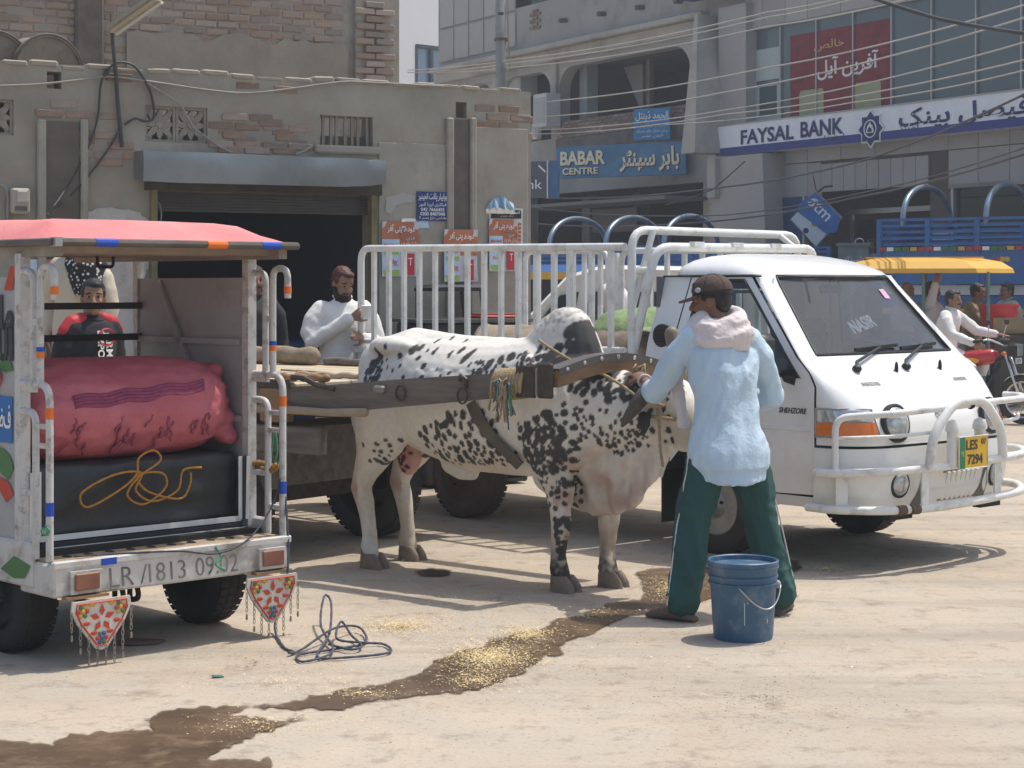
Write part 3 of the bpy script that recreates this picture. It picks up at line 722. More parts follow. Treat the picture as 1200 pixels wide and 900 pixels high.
def milk_poster(label, px, y=-.022, cut=0.0):
    h = rect(*px); t = thing('poster', label, 'poster', WO, WA, 'tea milk posters on the shop wall')
    panel(t, h, y, M('poster_pale', (.55, .56, .60), rough=.6, var=.2), 'paper', .02)
    panel(t, sub(h, .0, 1, .50, 1), y - .004, orange_p, 'orange_field', .006)
    for k in range(5):
        cx, cz = mid(sub(h, .5, 1, .5, .75)); rr = (h[1] - h[0]) * (.12 + .06 * k)
        MB().tube([Vector((cx + rr * math.cos(a), y - .009, cz + rr * .8 * math.sin(a))) for a in [2.9 - k * .1 - 2.4 * j / 14 for j in range(15)]], .003, 4).build('swirl', flat('swirl_tan', (.52, .25, .15)), t)
    panel(t, sub(h, .0, .47, .0, .68), y - .012, sky_p, 'carton_face'); panel(t, sub(h, .04, .46, .02, .12), y - .016, green_p, 'meadow'); panel(t, sub(h, .06, .44, .40, .48), y - .016, green_p, 'leaf_band')
    panel(t, sub(h, .62, .88, .03, .42), y - .012, red_p, 'red_packet')
    wtext('دودھ پتی آفر', sub(h, .14, .88, .78, .95), y - .013, white, t, True, .02)
    wtext('فری', sub(h, .66, .88, .66, .74), y - .013, sky_p, t, True); wtext('پیک کے ساتھ چاے', sub(h, .52, .96, .54, .64), y - .013, white, t, True)
    wtext('MILK PACK', sub(h, .04, .44, .55, .60), y - .02, red_p, t, bold=.02); wtext('چاے', sub(h, .12, .42, .20, .32), y - .02, red_p, t, True, .02); wtext('T', sub(h, .7, .82, .2, .34), y - .02, white, t)
milk_poster('torn orange and sky blue tea milk poster nearest the doorway, below the blue plate', (446, 260, 489, 324))
milk_poster('orange tea milk poster hung lowest, just above the small table', (517, 269, 556, 330), -.055)
t = thing('poster', 'black headed white poster with red strip at the corner of shop wall', 'poster', WO, WA)
h = rect(572, 244, 611, 290); panel(t, h, -.022, M('poster_white', (.66, .64, .60), rough=.6, var=.1), 'paper', .015); panel(t, sub(h, .05, .95, .74, .95), -.03, black_p, 'heading_band'); wtext('العمران انسٹیٹیوٹ', sub(h, .12, .9, .84, .93), -.036, white, t, True, .015); wtext('داخلہ جاری ہے', sub(h, .3, .7, .77, .82), -.036, white, t, True)
for k in range(6): panel(t, sub(h, .86, .95, .06 + k * .1, .13 + k * .1), -.03, orange_p, 'side_print')
milk_poster('orange tea milk poster pasted over black headed poster at the corner', (571, 257, 604, 318), -.032)
t = thing('poster', 'curled torn remnant of blue poster above black headed poster', 'poster', WO, WA)
h = rect(568, 231, 602, 244)
mb = MB(); n_ = 14; pts = []
for k in range(n_ + 1):
    u = k / n_; pts.append((h[0] + (h[1] - h[0]) * u, h[2] + (h[3] - h[2]) * (math.sin(PI * u) ** .6)))
vs = [(p[0], -.03 - .02 * math.sin(k), p[1]) for k, p in enumerate(pts)] + [(p[0], -.05 - .03 * math.sin(k * 1.7), h[2] - .01) for k, p in enumerate(pts)]
mb.add(vs, [(k, k + 1, n_ + 2 + k, n_ + 1 + k) for k in range(n_)]); mb.build('paper', M('torn_blue', (.12, .28, .45), rough=.7, col2=(.45, .55, .6), scale=9), t)
vs = [(p[0] - .02, -.06, p[1] * .15 + h[2] * .85 - .02 + .01 * math.sin(k * 2)) for k, p in enumerate(pts)] + [(p[0], -.035, h[2] - .05) for k, p in enumerate(pts)]
MB().add(vs, [(k, k + 1, n_ + 2 + k, n_ + 1 + k) for k in range(n_)]).build('torn_edge', white, t)
t = thing('poster', 'torn strip of pale blue paper tucked above the doorway poster', 'poster', WO, WA)
h = rect(469, 257, 501, 267); panel(t, h, -.02, sky_p, 'paper', .02); panel(t, sub(h, 0, .5, .7, 1.1), -.03, white, 'torn_edge', .01)
# posters low on the far left, behind the loader
t = thing('poster', 'sky blue and red milk poster seen through loader frame at far left', 'poster', WO, WA)
h = rect(22, 304, 72, 358); panel(t, h, -.022, sky_p, 'paper', .01); panel(t, sub(h, .48, 1, .0, 1.0), -.028, orange_p, 'orange_field'); panel(t, sub(h, .5, .86, .1, .62), -.033, red_p, 'red_packet'); panel(t, sub(h, 0, .46, 0, .16), -.03, green_p, 'meadow'); wtext('دودھ', sub(h, .55, .95, .72, .9), -.036, white, t, True); wtext('چاے', sub(h, .56, .8, .3, .5), -.04, black_p, t, True)

# ================================================================== STREET BUILDINGS BEYOND
BO = Vector((4.28, 35.8, 0)); BA = math.atan2(-.857, .514)
def Bt(x, d=0.0):
    k = (x - 600) / FPX; return (k * (35.8 + .514 * d) - 4.28 - .857 * d) / (.514 + .857 * k)
def BY(x, d=0.0): return 35.8 - .857 * Bt(x, d) + .514 * d
def Bz(x, y, d=0.0): return EYE - (y - HY) * BY(x, d) / FPX
granite = M('granite_panel', (.34, .32, .305), rough=.5, col2=(.41, .385, .365), scale=3, bump=.1, bscale=60, rnd=.07, dirt=(.2, .18, .16), damt=.35)
conc = M('stained_concrete', (.29, .28, .265), rough=.9, col2=(.38, .365, .345), scale=.7, bump=.3, bscale=12, dirt=(.13, .12, .105), damt=.6, dscale=.9)
conc2 = M('pale_concrete', (.37, .345, .305), rough=.9, col2=(.44, .415, .37), scale=1.0, dirt=(.17, .15, .12), damt=.6, dscale=1.1)
joint = flat('joint_brown', (.11, .085, .07), .9)
glassm = glass('bank_glass', (.34, .44, .50), .62); glassd = glass('dark_glass', (.10, .14, .16), .3)
alu = flat('aluminium', (.38, .38, .38), .4, .6)
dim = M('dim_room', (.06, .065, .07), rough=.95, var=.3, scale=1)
bank = thing('bank_building', 'granite clad bank with wide glazed upper floor and long white sign', 'building', BO, BA)
t0, t1 = Bt(832), 11.0
gx0, gx1, gz0, gz1 = Bt(875), 10.4, 4.75, 6.58
ex0, ex1, ez = Bt(960), Bt(1090), Bz(1020, 222)
rx0, rx1, rz = Bt(1117), Bt(1222), Bz(1160, 217)
px0, px1, pz = Bt(898), Bt(948), Bz(920, 232)
H_ = [(gx0, gx1, gz0, gz1), (ex0, ex1, .15, ez), (rx0, rx1, .7, rz)]
holed_wall(t0, t1, 0, lambda x: 9.2, H_, .3, step=1.2, relief=0, jag_=0).build('wall', joint, bank)
pan = MB().box((0, 0, 0), (1, .04, 1), bev=.006).mesh('stone_panel'); pan.materials.append(granite)
def stone(xa, xb, za, zb, d=-.02, parent=None, g_=.012):
    return inst_mesh('stone_panel', pan, parent or bank, ((xa + xb) / 2, d, (za + zb) / 2), (xb - xa - g_, 1, zb - za - g_))
def inst_mesh(name, me, parent, loc, sc=(1, 1, 1), rot=None):
    o = bpy.data.objects.new(name, me); COL.objects.link(o); o.parent = parent; o.location = loc; o.scale = sc
    if rot: o.rotation_euler = rot
    return o
cols = [t0] + [Bt(x) for x in (875, 895, 922, 948, 987, 1027, 1068, 1113, 1148, 1185, 1222)] + [9.4, 10.4, 11]
rows = [0, .7, 1.4, 2.1, 2.75, 3.3, 3.95, 4.75]
for a, b_ in zip(cols[:-1], cols[1:]):
    for c, d in zip(rows[:-1], rows[1:]):
        m_ = (a + b_) / 2; zc = (c + d) / 2
        if (ex0 - .3 < m_ < ex1 + .1 and zc < 3.8) or (rx0 - .1 < m_ < rx1 + .1 and zc < rz): continue
        stone(a, b_, c, min(d, 4.74))
    if b_ <= gx0 + .01:
        for k in range(5): stone(a, b_, 4.75 + k * .9, 5.65 + k * .9)
    for k in range(3): stone(a, b_, 6.6 + k * .87, 7.47 + k * .87)
sx0 = Bt(964)
for k in range(9): stone(sx0 + (ex1 - sx0) * k / 9, sx0 + (ex1 - sx0) * (k + 1) / 9, ez, ez + .52, -.025)
stone(Bt(948), sx0, ez - .1, 3.94)
for k in range(6): stone(ex1 + .01, rx0 - .05, .4 * k + .2, .4 * k + .6)
# rooms behind the glass
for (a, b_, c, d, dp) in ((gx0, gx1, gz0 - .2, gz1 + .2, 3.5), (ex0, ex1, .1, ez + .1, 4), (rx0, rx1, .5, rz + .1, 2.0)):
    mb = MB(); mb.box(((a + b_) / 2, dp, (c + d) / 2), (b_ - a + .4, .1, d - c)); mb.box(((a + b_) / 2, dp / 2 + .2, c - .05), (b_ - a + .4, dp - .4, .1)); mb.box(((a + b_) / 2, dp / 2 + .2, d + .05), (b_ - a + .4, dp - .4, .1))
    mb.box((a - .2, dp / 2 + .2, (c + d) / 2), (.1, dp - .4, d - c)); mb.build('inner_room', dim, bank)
ms = [875, 913, 955, 998, 1043, 1090, 1142, 1195, 1255]
for x in ms:
    MB().box((Bt(x), .06, (gz0 + gz1) / 2), (.035, .08, gz1 - gz0)).build('mullion', alu, bank)
pm = MB().box((0, 0, 0), (1, .012, 1)).mesh('pane'); pm.materials.append(glassm)
for a, b_ in zip(ms[:-1], ms[1:]):
    inst_mesh('pane', pm, bank, ((Bt(a) + Bt(b_)) / 2, .07, (gz0 + gz1) / 2), (Bt(b_) - Bt(a) - .035, 1, gz1 - gz0))
MB().box(((gx0 + gx1) / 2, .05, gz1 + .02), (gx1 - gx0, .12, .05)).build('window_head', alu, bank)
# reflection of a red billboard painted on a sheet before the glass, and window blinds
t = thing('billboard_reflection', 'painted reflection of a red billboard with white Urdu writing on the upper bank glass', 'reflection', BO, BA)
h = (Bt(924), Bt(1042), 4.78, 6.35); MB().box((mid(h)[0], .05, mid(h)[1]), (h[1] - h[0], .012, h[3] - h[2])).build('cloth', M('reflected_red', (.20, .026, .035), rough=.8, var=.25), t)  # opaque sheet coloured as the mirrored billboard, no real cloth hangs here
pal = flat('reflected_white', (.72, .7, .68))
wtext('آفرین آئل'.replace('ئ', 'ی'), sub(h, .28, .88, .42, .68), .042, pal, t, True, .02); wtext('خالص', sub(h, .25, .55, .76, .88), .042, flat('reflected_gold', (.55, .38, .12)), t, True)
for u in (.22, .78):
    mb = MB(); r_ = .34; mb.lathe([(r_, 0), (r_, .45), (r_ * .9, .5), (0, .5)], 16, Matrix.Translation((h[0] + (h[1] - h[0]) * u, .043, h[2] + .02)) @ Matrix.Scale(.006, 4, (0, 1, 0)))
    mb.build('reflected_tin', M('reflected_tin', (.36, .30, .12), rough=.6, col2=(.30, .36, .25), scale=6), t)
for (xa, xb, za, zb, mt) in ((877, 912, 5.6, 6.2, (.42, .47, .46)), (880, 912, 4.75, 5.5, (.35, .42, .42))):
    MB().box(((Bt(xa) + Bt(xb)) / 2, .052, (za + zb) / 2), (Bt(xb) - Bt(xa), .012, zb - za)).build('blind', flat('blind%d' % xa, mt), bank)
MB().box(((Bt(888) + Bt(908)) / 2, .044, 5.2), (Bt(908) - Bt(888), .008, .55)).build('blind_opening', flat('blind_dark', (.04, .07, .08)), bank)
for k in range(16):
    x = rx0 + .1 + (rx1 - rx0 - .2) * k / 15
    MB().box((x, .32 + .03 * (k % 2), (rz + .6) / 2), ((rx1 - rx0) / 17, .02, rz - .6)).build('curtain_strip', M('curtain_strip', (.22, .25, .22), rough=.8, var=.15, stretch=(1, 1, .1), rnd=.12), bank)
MB().box(((rx0 + rx1) / 2, .06, (rz + .7) / 2), (rx1 - rx0, .012, rz - .7)).build('pane', glassd, bank)
MB().box(((rx0 + rx1) / 2, .02, rz + .02), (rx1 - rx0 + .1, .12, .07)).build('window_head', alu, bank)
MB().box((rx0, .02, (rz + .7) / 2), (.06, .1, rz - .7)).build('window_frame', alu, bank)
MB().box(((ex0 + ex1) / 2, .7, ez - .34), (ex1 - ex0, .05, .09)).build('door_head', alu, bank)
for u in (.03, .5, .97): MB().box((ex0 + (ex1 - ex0) * u, .72, (ez - .4) / 2), (.06, .05, ez - .4)).build('door_frame', alu, bank)
for u in (.26, .74): MB().box((ex0 + (ex1 - ex0) * u, .75, (ez - .5) / 2 + .06), ((ex1 - ex0) * .43, .012, ez - .6)).build('door_pane', glassd, bank)
# blue bank poster panel beside the entrance
t = thing('bank_poster', 'large navy bank poster panel on the granite wall behind the diamond sign', 'poster', BO, BA)
h = (px0, px1, 1.2, pz); MB().box((mid(h)[0], -.08, mid(h)[1]), (h[1] - h[0], .06, h[3] - h[2])).build('board', M('bank_blue', (.012, .05, .15), rough=.5, var=.25), t)
for xx in (px0, px1): MB().box((xx, -.09, mid(h)[1]), (.05, .09, h[3] - h[2])).build('board_frame', alu, t)
MB().lathe([(0, .0), (.09, .02), (.1, .08), (.05, .15), (.012, .19), (0, .24)], 12, Matrix.Translation((h[0] + .36, -.115, h[3] - .52)) @ Matrix.Scale(.08, 4, (0, 1, 0))).build('emblem', white, t)
wtext('FAYSAL BANK', sub(h, .1, .42, .74, .77), -.118, white, t); wtext('Your bank', sub(h, .42, .88, .40, .46), -.118, white, t); wtext('in your pocket', sub(h, .46, .96, .31, .37), -.118, white, t)
MB().box((h[0] + .62, -.118, h[2] + .32), (.6, .012, .5)).build('photo_print', M('photo_print', (.28, .2, .17), rough=.6, col2=(.45, .3, .25), scale=6), t)
# bank sign
t = thing('bank_sign', 'long white sign with blue lettering, star emblem and navy lower band', 'sign', BO, BA)
sz0, sz1 = 4.19, 4.76; sl0, sl1 = Bt(857), 10.6
MB().box(((sl0 + sl1) / 2, -.2, (sz0 + sz1) / 2), (sl1 - sl0, .32, sz1 - sz0)).build('sign_box', flat('sign_white', (.80, .80, .82), .45), t)
MB().box(((sl0 + sl1) / 2, -.365, sz0 + .075), (sl1 - sl0, .012, .145)).build('navy_band', flat('sign_navy', (.03, .045, .22)), t)
MB().box(((sl0 + sl1) / 2, -.2, sz1 + .012), (sl1 - sl0 + .03, .36, .02)).build('sign_trim', alu, t)
nv = flat('letter_navy', (.02, .03, .13))
def bt(s, xa, ya, xb, yb, **k):
    h_ = (Bt(xa, -.37), Bt(xb, -.37), Bz((xa + xb) / 2, yb, -.37), Bz((xa + xb) / 2, ya, -.37)); return wtext(s, h_, -.372, nv, t, **k)
bt('FAYSAL', 868, 149, 930, 166.5, bold=.025); bt('BANK', 938, 140, 988, 159, bold=.025); bt('Limited', 966, 157.5, 989, 164.5, bold=.01)
bt('فیصل بینک', 1053, 119, 1207, 147, ar=True, bold=.02); bt('لمیٹڈ', 1053, 146, 1076, 153, ar=True)
ecx, ecz = Bt(1021, -.37), Bz(1021, 151, -.37)
def star(r1, r2, n_): return [(math.cos(PI * k / n_ + PI / 2) * (r1 if k % 2 == 0 else r2), math.sin(PI * k / n_ + PI / 2) * (r1 if k % 2 == 0 else r2)) for k in range(2 * n_)]
FR = lambda x, y, z: Matrix(((1, 0, 0, x), (0, 0, -1, y), (0, 1, 0, z), (0, 0, 0, 1)))
MB().prism(star(.34, .26, 8), .012, FR(ecx, -.372, ecz)).build('emblem_border', white, t)
MB().prism(star(.30, .225, 8), .012, FR(ecx, -.385, ecz)).build('emblem_star', nv, t)
MB().tube([Vector((ecx + .15 * math.cos(a), -.40, ecz + .15 * math.sin(a))) for a in [2 * PI * k / 20 for k in range(20)]], .012, 5, closed=True).build('emblem_ring', white, t)
MB().prism([(-.09, -.07), (.09, -.07), (.09, -.02), (.06, .05), (.02, .08), (0, .13), (-.02, .08), (-.06, .05), (-.09, -.02)], .01, FR(ecx, -.398, ecz)).build('emblem_dome', white, t)
MB().prism([(-.05, -.055), (.05, -.055), (.05, -.01), (0, .04), (-.05, -.01)], .008, FR(ecx, -.409, ecz)).build('emblem_door', nv, t)
# upper navy fascia at the very top edge
MB().box(((Bt(806, -.3) + 1.6) / 2, -.3, 7.65), (1.6 - Bt(806, -.3), .3, .62)).build('upper_sign_band', flat('fascia_navy', (.03, .05, .22)), bank)
# granite pier and slanting fins between the two blocks
for (xa, xb, d, za, zb, sl) in ((838, 893, -.55, 0, 4.15, .25), (842, 874, -.2, 4.15, 7.1, 0.0)):
    a, b_ = Bt(xa, d), Bt(xb, d); mb = MB()
    vs = [(a, d, za), (b_ + sl, d, za), (b_, d, zb), (a - sl * .6, d, zb)]; vs += [(v[0], .1, v[2]) for v in vs]
    mb.add(vs, [(0, 1, 2, 3), (7, 6, 5, 4), (0, 4, 5, 1), (1, 5, 6, 2), (2, 6, 7, 3), (3, 7, 4, 0)]); mb.build('pier', granite, bank)
mb = MB(); a = Bt(814, -.5); mb.add([(a, -.5, 7.0), (a + .1, -.5, 7.0), (a + .55, -.9, 4.25), (a + .1, -.9, 4.25), (a, .1, 7.0), (a + .1, .1, 7.0), (a + .75, .1, 4.25), (a + .1, .1, 4.25)], [(0, 1, 2, 3), (7, 6, 5, 4), (0, 4, 5, 1), (1, 5, 6, 2), (2, 6, 7, 3), (3, 7, 4, 0)]); mb.build('slanting_fin', conc2, bank)
MB().box((Bt(836, -.6), -.6, 3.75), (.25, .12, .75)).build('fin_foot', conc2, bank)

# ------------------------------------------------------------------ arcade block
arc = thing('arcade_building', 'stained concrete block with arched balcony openings above dark shops', 'building', BO, BA)
q0, q1 = Bt(514), Bt(834)
a2 = (Bt(655), Bt(809), 5.33, 6.56); a1 = (Bt(586), Bt(646), 5.0, 6.56); a0 = (Bt(520), Bt(578), 5.0, 6.56); lo = (Bt(618), Bt(824), .1, 3.75); up = (Bt(593), Bt(643), 8.15, 9.2)
holed_wall(q0, q1, 0, lambda x: 9.8, [a2, a1, a0, lo, up], .3, step=1.5, relief=0, jag_=0).build('wall', conc, arc)
MB().box(((q0 + q1) / 2, -.14, 7.05), (q1 - q0, .28, .12), bev=.02).build('ledge', conc2, arc)
MB().box(((q0 + q1) / 2, -.06, 6.86), (q1 - q0, .12, .24)).build('ledge_band', conc2, arc)
for hh_ in (a2, a1, a0):
    for s_, xx in ((1, hh_[0]), (-1, hh_[1])):
        r_ = .55; pl = [(0, 0)] + [(s_ * r_ * (1 - math.cos(t_)), -r_ * (1 - math.sin(t_))) for t_ in [PI / 2 * k / 8 for k in range(8, -1, -1)]]
        MB().prism(pl if s_ > 0 else pl[::-1], .3, FR(xx, .3, hh_[3])).build('arch_corner', conc2, arc)
    MB().box((hh_[0] - .12, -.04, (hh_[2] + 6.7) / 2), (.22, .08, 6.7 - hh_[2])).build('arch_pillar', conc2, arc)
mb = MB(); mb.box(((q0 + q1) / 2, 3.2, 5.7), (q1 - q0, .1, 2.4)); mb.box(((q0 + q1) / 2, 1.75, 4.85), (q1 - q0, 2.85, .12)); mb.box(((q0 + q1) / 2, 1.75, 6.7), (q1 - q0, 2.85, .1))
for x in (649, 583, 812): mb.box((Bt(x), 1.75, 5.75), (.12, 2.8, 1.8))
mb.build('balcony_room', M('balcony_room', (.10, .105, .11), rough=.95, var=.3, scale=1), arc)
MB().box((Bt(690, .6), .6, 5.75), (.3, .3, 1.8)).build('inner_column', flat('pale_column', (.33, .36, .37)), arc)
MB().prism([(0, 0), (.75, 0), (.75, -1.15)], .1, FR(Bt(735, 1.4), 1.4, 6.6)).build('stair_soffit', flat('stair_soffit', (.30, .30, .30)), arc)
MB().box((Bt(762, 1.2), 1.2, 5.8), (.12, .12, 1.7)).build('drain_pipe', brickm, arc)
# brick balustrade of the balcony
bal = M('balcony_brick', (.16, .10, .085), rough=.95, col2=(.25, .19, .165), scale=5, bump=.4, rnd=.25)
bb = MB().box((0, 0, 0), (.23, .06, .066)).mesh('brick'); bb.materials.append(bal)
for r_ in range(5):
    x = a2[0] + (.12 if r_ % 2 else 0)
    while x + .2 < a2[1]:
        inst_mesh('brick', bb, arc, (x + .115, -.012, a2[2] - .32 + r_ * .075), (1, 1, random.uniform(.9, 1.0))); x += .245
MB().box(((a2[0] + a2[1]) / 2, -.03, a2[2] - .5), (a2[1] - a2[0], .1, .26)).build('balcony_beam', M('dark_beam', (.12, .115, .105), rough=.95, var=.3), arc)
for k in range(4): MB().tube([(Bt(660 + k * 45, -.1), -.02, 7.6 - .05 * k), (Bt(660 + k * 45, -.1), -.2, 7.58 - .05 * k)], .055, 8).build('drain_spout', M('spout', (.12, .09, .075), rough=.9), arc)
# tile cladding at the far end
for i in range(5):
    for j in range(4):
        xa = Bt(517) + (Bt(606) - Bt(517)) * i / 5; xb = Bt(517) + (Bt(606) - Bt(517)) * (i + 1) / 5
        inst_mesh('facing_panel', pan, arc, ((xa + xb) / 2, -.025, 7.66 + j * .85), (xb - xa - .05, 1, .79))
MB().box(((up[0] + up[1]) / 2, .2, 8.8), (up[1] - up[0], .02, 1.4)).build('pane', glassd, arc)
lay(arc, Bt(622), Bt(634), 7.55, 8.0, .0, .9, [bb])
# ground floor shops in the shade
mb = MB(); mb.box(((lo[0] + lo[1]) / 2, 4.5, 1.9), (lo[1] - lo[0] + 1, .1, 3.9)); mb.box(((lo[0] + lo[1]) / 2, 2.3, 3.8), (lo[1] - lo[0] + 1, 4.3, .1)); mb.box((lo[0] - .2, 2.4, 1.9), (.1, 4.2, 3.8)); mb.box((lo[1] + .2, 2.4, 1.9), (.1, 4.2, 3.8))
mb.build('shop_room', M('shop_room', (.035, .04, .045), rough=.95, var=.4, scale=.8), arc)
for x, wd in ((693, .32), (752, .2), (640, .3)): MB().box((Bt(x, .8), .8, 1.85), (wd, .3, 3.7)).build('shop_column', M('shop_column', (.13, .13, .13), rough=.9, var=.2), arc)
MB().box(((lo[0] + lo[1]) / 2, -.5, 3.42), (lo[1] - lo[0] + .3, 1.1, .07)).build('shop_canopy', flat('canopy_grey', (.14, .145, .15)), arc)
MB().box((Bt(722, .3), .3, 3.1), (1.7, .1, .5)).build('fascia_board', flat('fascia_board', (.08, .075, .07)), arc)
MB().box((Bt(770, 1.5), 1.5, 2.2), (1.0, .1, 1.6)).build('shop_shutter', flat('shop_shutter', (.07, .08, .09)), arc)
def gadget(name, label, cat, x, y, d, sz, mat, extra=None):
    t = thing(name, label, cat, BO, BA); c = Vector((Bt(x, d), d, Bz(x, y, d)))
    MB().box(c, sz, bev=.02).build('case', mat, t)
    MB().box(c + Vector((0, -sz[1] / 2 - .006, 0)), (sz[0] * .8, .012, sz[2] * .75)).build('front_panel', flat('gadget_front', (.40, .41, .41)), t)
    return t
gadget('air_conditioner', 'pale window air conditioner on frame left of the balcony', 'air conditioner', 641, 130, -.3, (.55, .4, .75), flat('ac_pale', (.52, .54, .54)))
gadget('air_conditioner', 'white air conditioner box under the first arch by the pole', 'air conditioner', 612, 100, .4, (.6, .5, .5), flat('ac_white', (.45, .46, .46)))
gadget('meter_box', 'small white box on wall edge left of the blue centre sign', 'box', 629, 154, -.2, (.22, .15, .36), flat('mbox', (.62, .64, .66)))

# signs hung on the arcade block
def frontal(name, label, cat, x, y, Y, rz, wd, ht, th, mat):
    """a board whose face looks along its local -Y, centred where pixel (x, y) lies at distance Y"""
    t = thing(name, label, cat, P(x, y, Y), rz); MB().box((0, 0, 0), (wd, th, ht)).build('board', mat, t); return t
sb_ = M('faded_blue_sign', (.035, .135, .27), rough=.6, col2=(.06, .20, .35), scale=2.4, dirt=(.20, .30, .38), damt=.5, dscale=3)
t = frontal('centre_sign', 'faded blue hanging sign reading BABAR CENTRE in English and Urdu', 'sign', 728, 188, 37.5, math.atan2(-.52, .854), 2.98, .66, .14, sb_)
cream = flat('sign_cream', (.72, .66, .50)); shade = flat('letter_shade', (.035, .03, .03))
for dx, mt_, yy in ((.022, shade, -.075), (0, cream, -.085)):
    text('BABAR', mt_, t, (-.86 + dx, yy, .08 - dx), 1.06, .29, bold=.035); text('CENTRE', mt_, t, (-.92 + dx, yy, -.19 - dx), .84, .14, bold=.025)
    text('بابر سینٹر', mt_, t, (.68 + dx, yy, .0 - dx), 1.35, .50, ar=True, bold=.03)
for s_ in (-1.2, 1.2): MB().bar((s_, .07, .25), (s_ + .3, 1.3, .3), .04, .04).build('bracket', iron, t)
t = frontal('small_blue_sign', 'small square blue Urdu sign hanging over the brick balcony', 'sign', 764.5, 145.5, 37.3, math.atan2(-.5, .86), .82, .64, .05, M('bright_blue_sign', (.03, .20, .42), rough=.6, var=.2))
yl = flat('sign_yellow', (.55, .5, .2))
text('الحمد ڈینٹل', white, t, (0, -.03, .17), .74, .2, ar=True, bold=.015); text('کلینک اینڈ لیب', yl, t, (0, -.03, -.03), .6, .09, ar=True); text('پہلی منزل بابر سینٹر', white, t, (0, -.03, -.14), .7, .08, ar=True); text('فون نمبر', white, t, (0, -.03, -.24), .5, .07, ar=True)
t = frontal('grey_bank_sign', 'dark grey sign ending in the word Bank beyond the shop corner', 'sign', 618, 211, 36.5, math.atan2(-.35, .94), .86, .72, .1, flat('sign_grey', (.075, .085, .10)))
text('Bank', white, t, (.02, -.06, -.09), .62, .19, bold=.0); MB().bar((.26, -.06, .28), (.40, -.06, .15), .02, .03).build('logo_stroke', white, t)
MB().box((.44, -.002, 0), (.02, .11, .74)).build('sign_edge', white, t); MB().box((.56, 0, 0), (.20, .1, .74)).build('side_panel', M('side_panel_blue', (.03, .12, .26), rough=.5), t)
t = thing('diamond_sign', 'diamond shaped blue and white ATM sign jutting out by the bank entrance', 'sign', P(957, 257, 32.0), R(-16))
hd = .46; th_ = .22
mb = MB(); mb.prism([(-hd * .98, .0), (0, -hd * 1.08), (hd * .98, 0.02), (0.0, hd * 1.06)], th_, FR(0, th_ / 2, 0)); mb.build('sign_box', flat('sign_side', (.30, .29, .27)), t)
mw = flat('diamond_white', (.62, .66, .70)); md_ = M('diamond_blue', (.02, .14, .42), rough=.45, var=.25)
MB().prism([(-hd * .93, 0), (0, -hd * 1.03), (hd * .93, .02), (0, hd * 1.01)], .008, FR(0, -th_ / 2 - .001, 0)).build('white_face', mw, t)
MB().prism([(-.14, hd * .80), (-.28, hd * .62), (-.32, hd * .3), (.18, -hd * .56), (.36, -hd * .5), (hd * .93, .02), (0, hd * 1.01)], .008, FR(0, -th_ / 2 - .01, 0)).build('blue_face', md_, t)
dg_ = Vector((1, 0, -1)).normalized(); up_ = Vector((1, 0, 1)).normalized()
text('atm', white, t, (.07, -th_ / 2 - .022, .17), .46, .17, ux=dg_, uz=up_, bold=.01)
MB().tube([Vector((.07 - .27 * .7 + .1 * math.sin(a) * .7 + .08, -th_ / 2 - .022, .17 + .27 * .7 + .1 * math.cos(a) * .5 - .06)) for a in [k * .3 for k in range(8)]], .012, 5).build('arch_mark', white, t)
for (x, z, r_, mt_) in ((-.03, -.08, .05, flat('gold_dot', (.5, .33, .08))), (-.17, -.2, .05, nv)): MB().lathe([(r_, 0), (r_, .006), (r_ * .6, .006), (r_ * .6, 0)], 12, FR(x, -th_ / 2 - .01, z)).build('round_logo', mt_, t)
text('FAYSAL BANK', nv, t, (-.22, -th_ / 2 - .012, -.26), .26, .035, ux=dg_, uz=up_)
MB().tube([(0, 0, hd), (.1, .3, hd + .12), (.2, .6, hd + .15)], .02, 6).build('bracket', iron, t); MB().tube([(0, 0, hd), (-.06, 0, hd + .3)], .012, 6).build('hanger', iron, t)

# plain white block further off with a tall window
t = thing('white_building', 'plain white rendered block with a blue glazed corner window far behind', 'building', P(440, 335, 52) - Vector((0, 0, EYE)), R(42))
W0 = lambda px: ((px - 600) / FPX * 52 + 160 * 52 / FPX) / (math.cos(R(42)) - (px - 600) / FPX * math.sin(R(42)))
holed_wall(-3, W0(560), 0, lambda x: 13, [(W0(488), W0(524), 4.5, 8.6)], .3, step=2, relief=0, jag_=0).build('wall', M('white_render', (.80, .78, .77), rough=.9, var=.04, scale=.6), t)
for x in (488, 506, 524): MB().box((W0(x), .05, 6.6), (.1, .12, 4.1)).build('window_frame', flat('frame_dark', (.05, .06, .08)), t)
MB().box((W0(506), .05, 8.62), (W0(524) - W0(488), .12, .1)).build('window_head', flat('frame_dark', (.05, .06, .08)), t)
for a, b_ in ((488, 506), (506, 524)): MB().box(((W0(a) + W0(b_)) / 2, .1, 6.55), (W0(b_) - W0(a) - .1, .015, 4.1)).build('pane', M('sky_pane', (.16, .26, .36), rough=.06, spec=.9, var=.1), t)

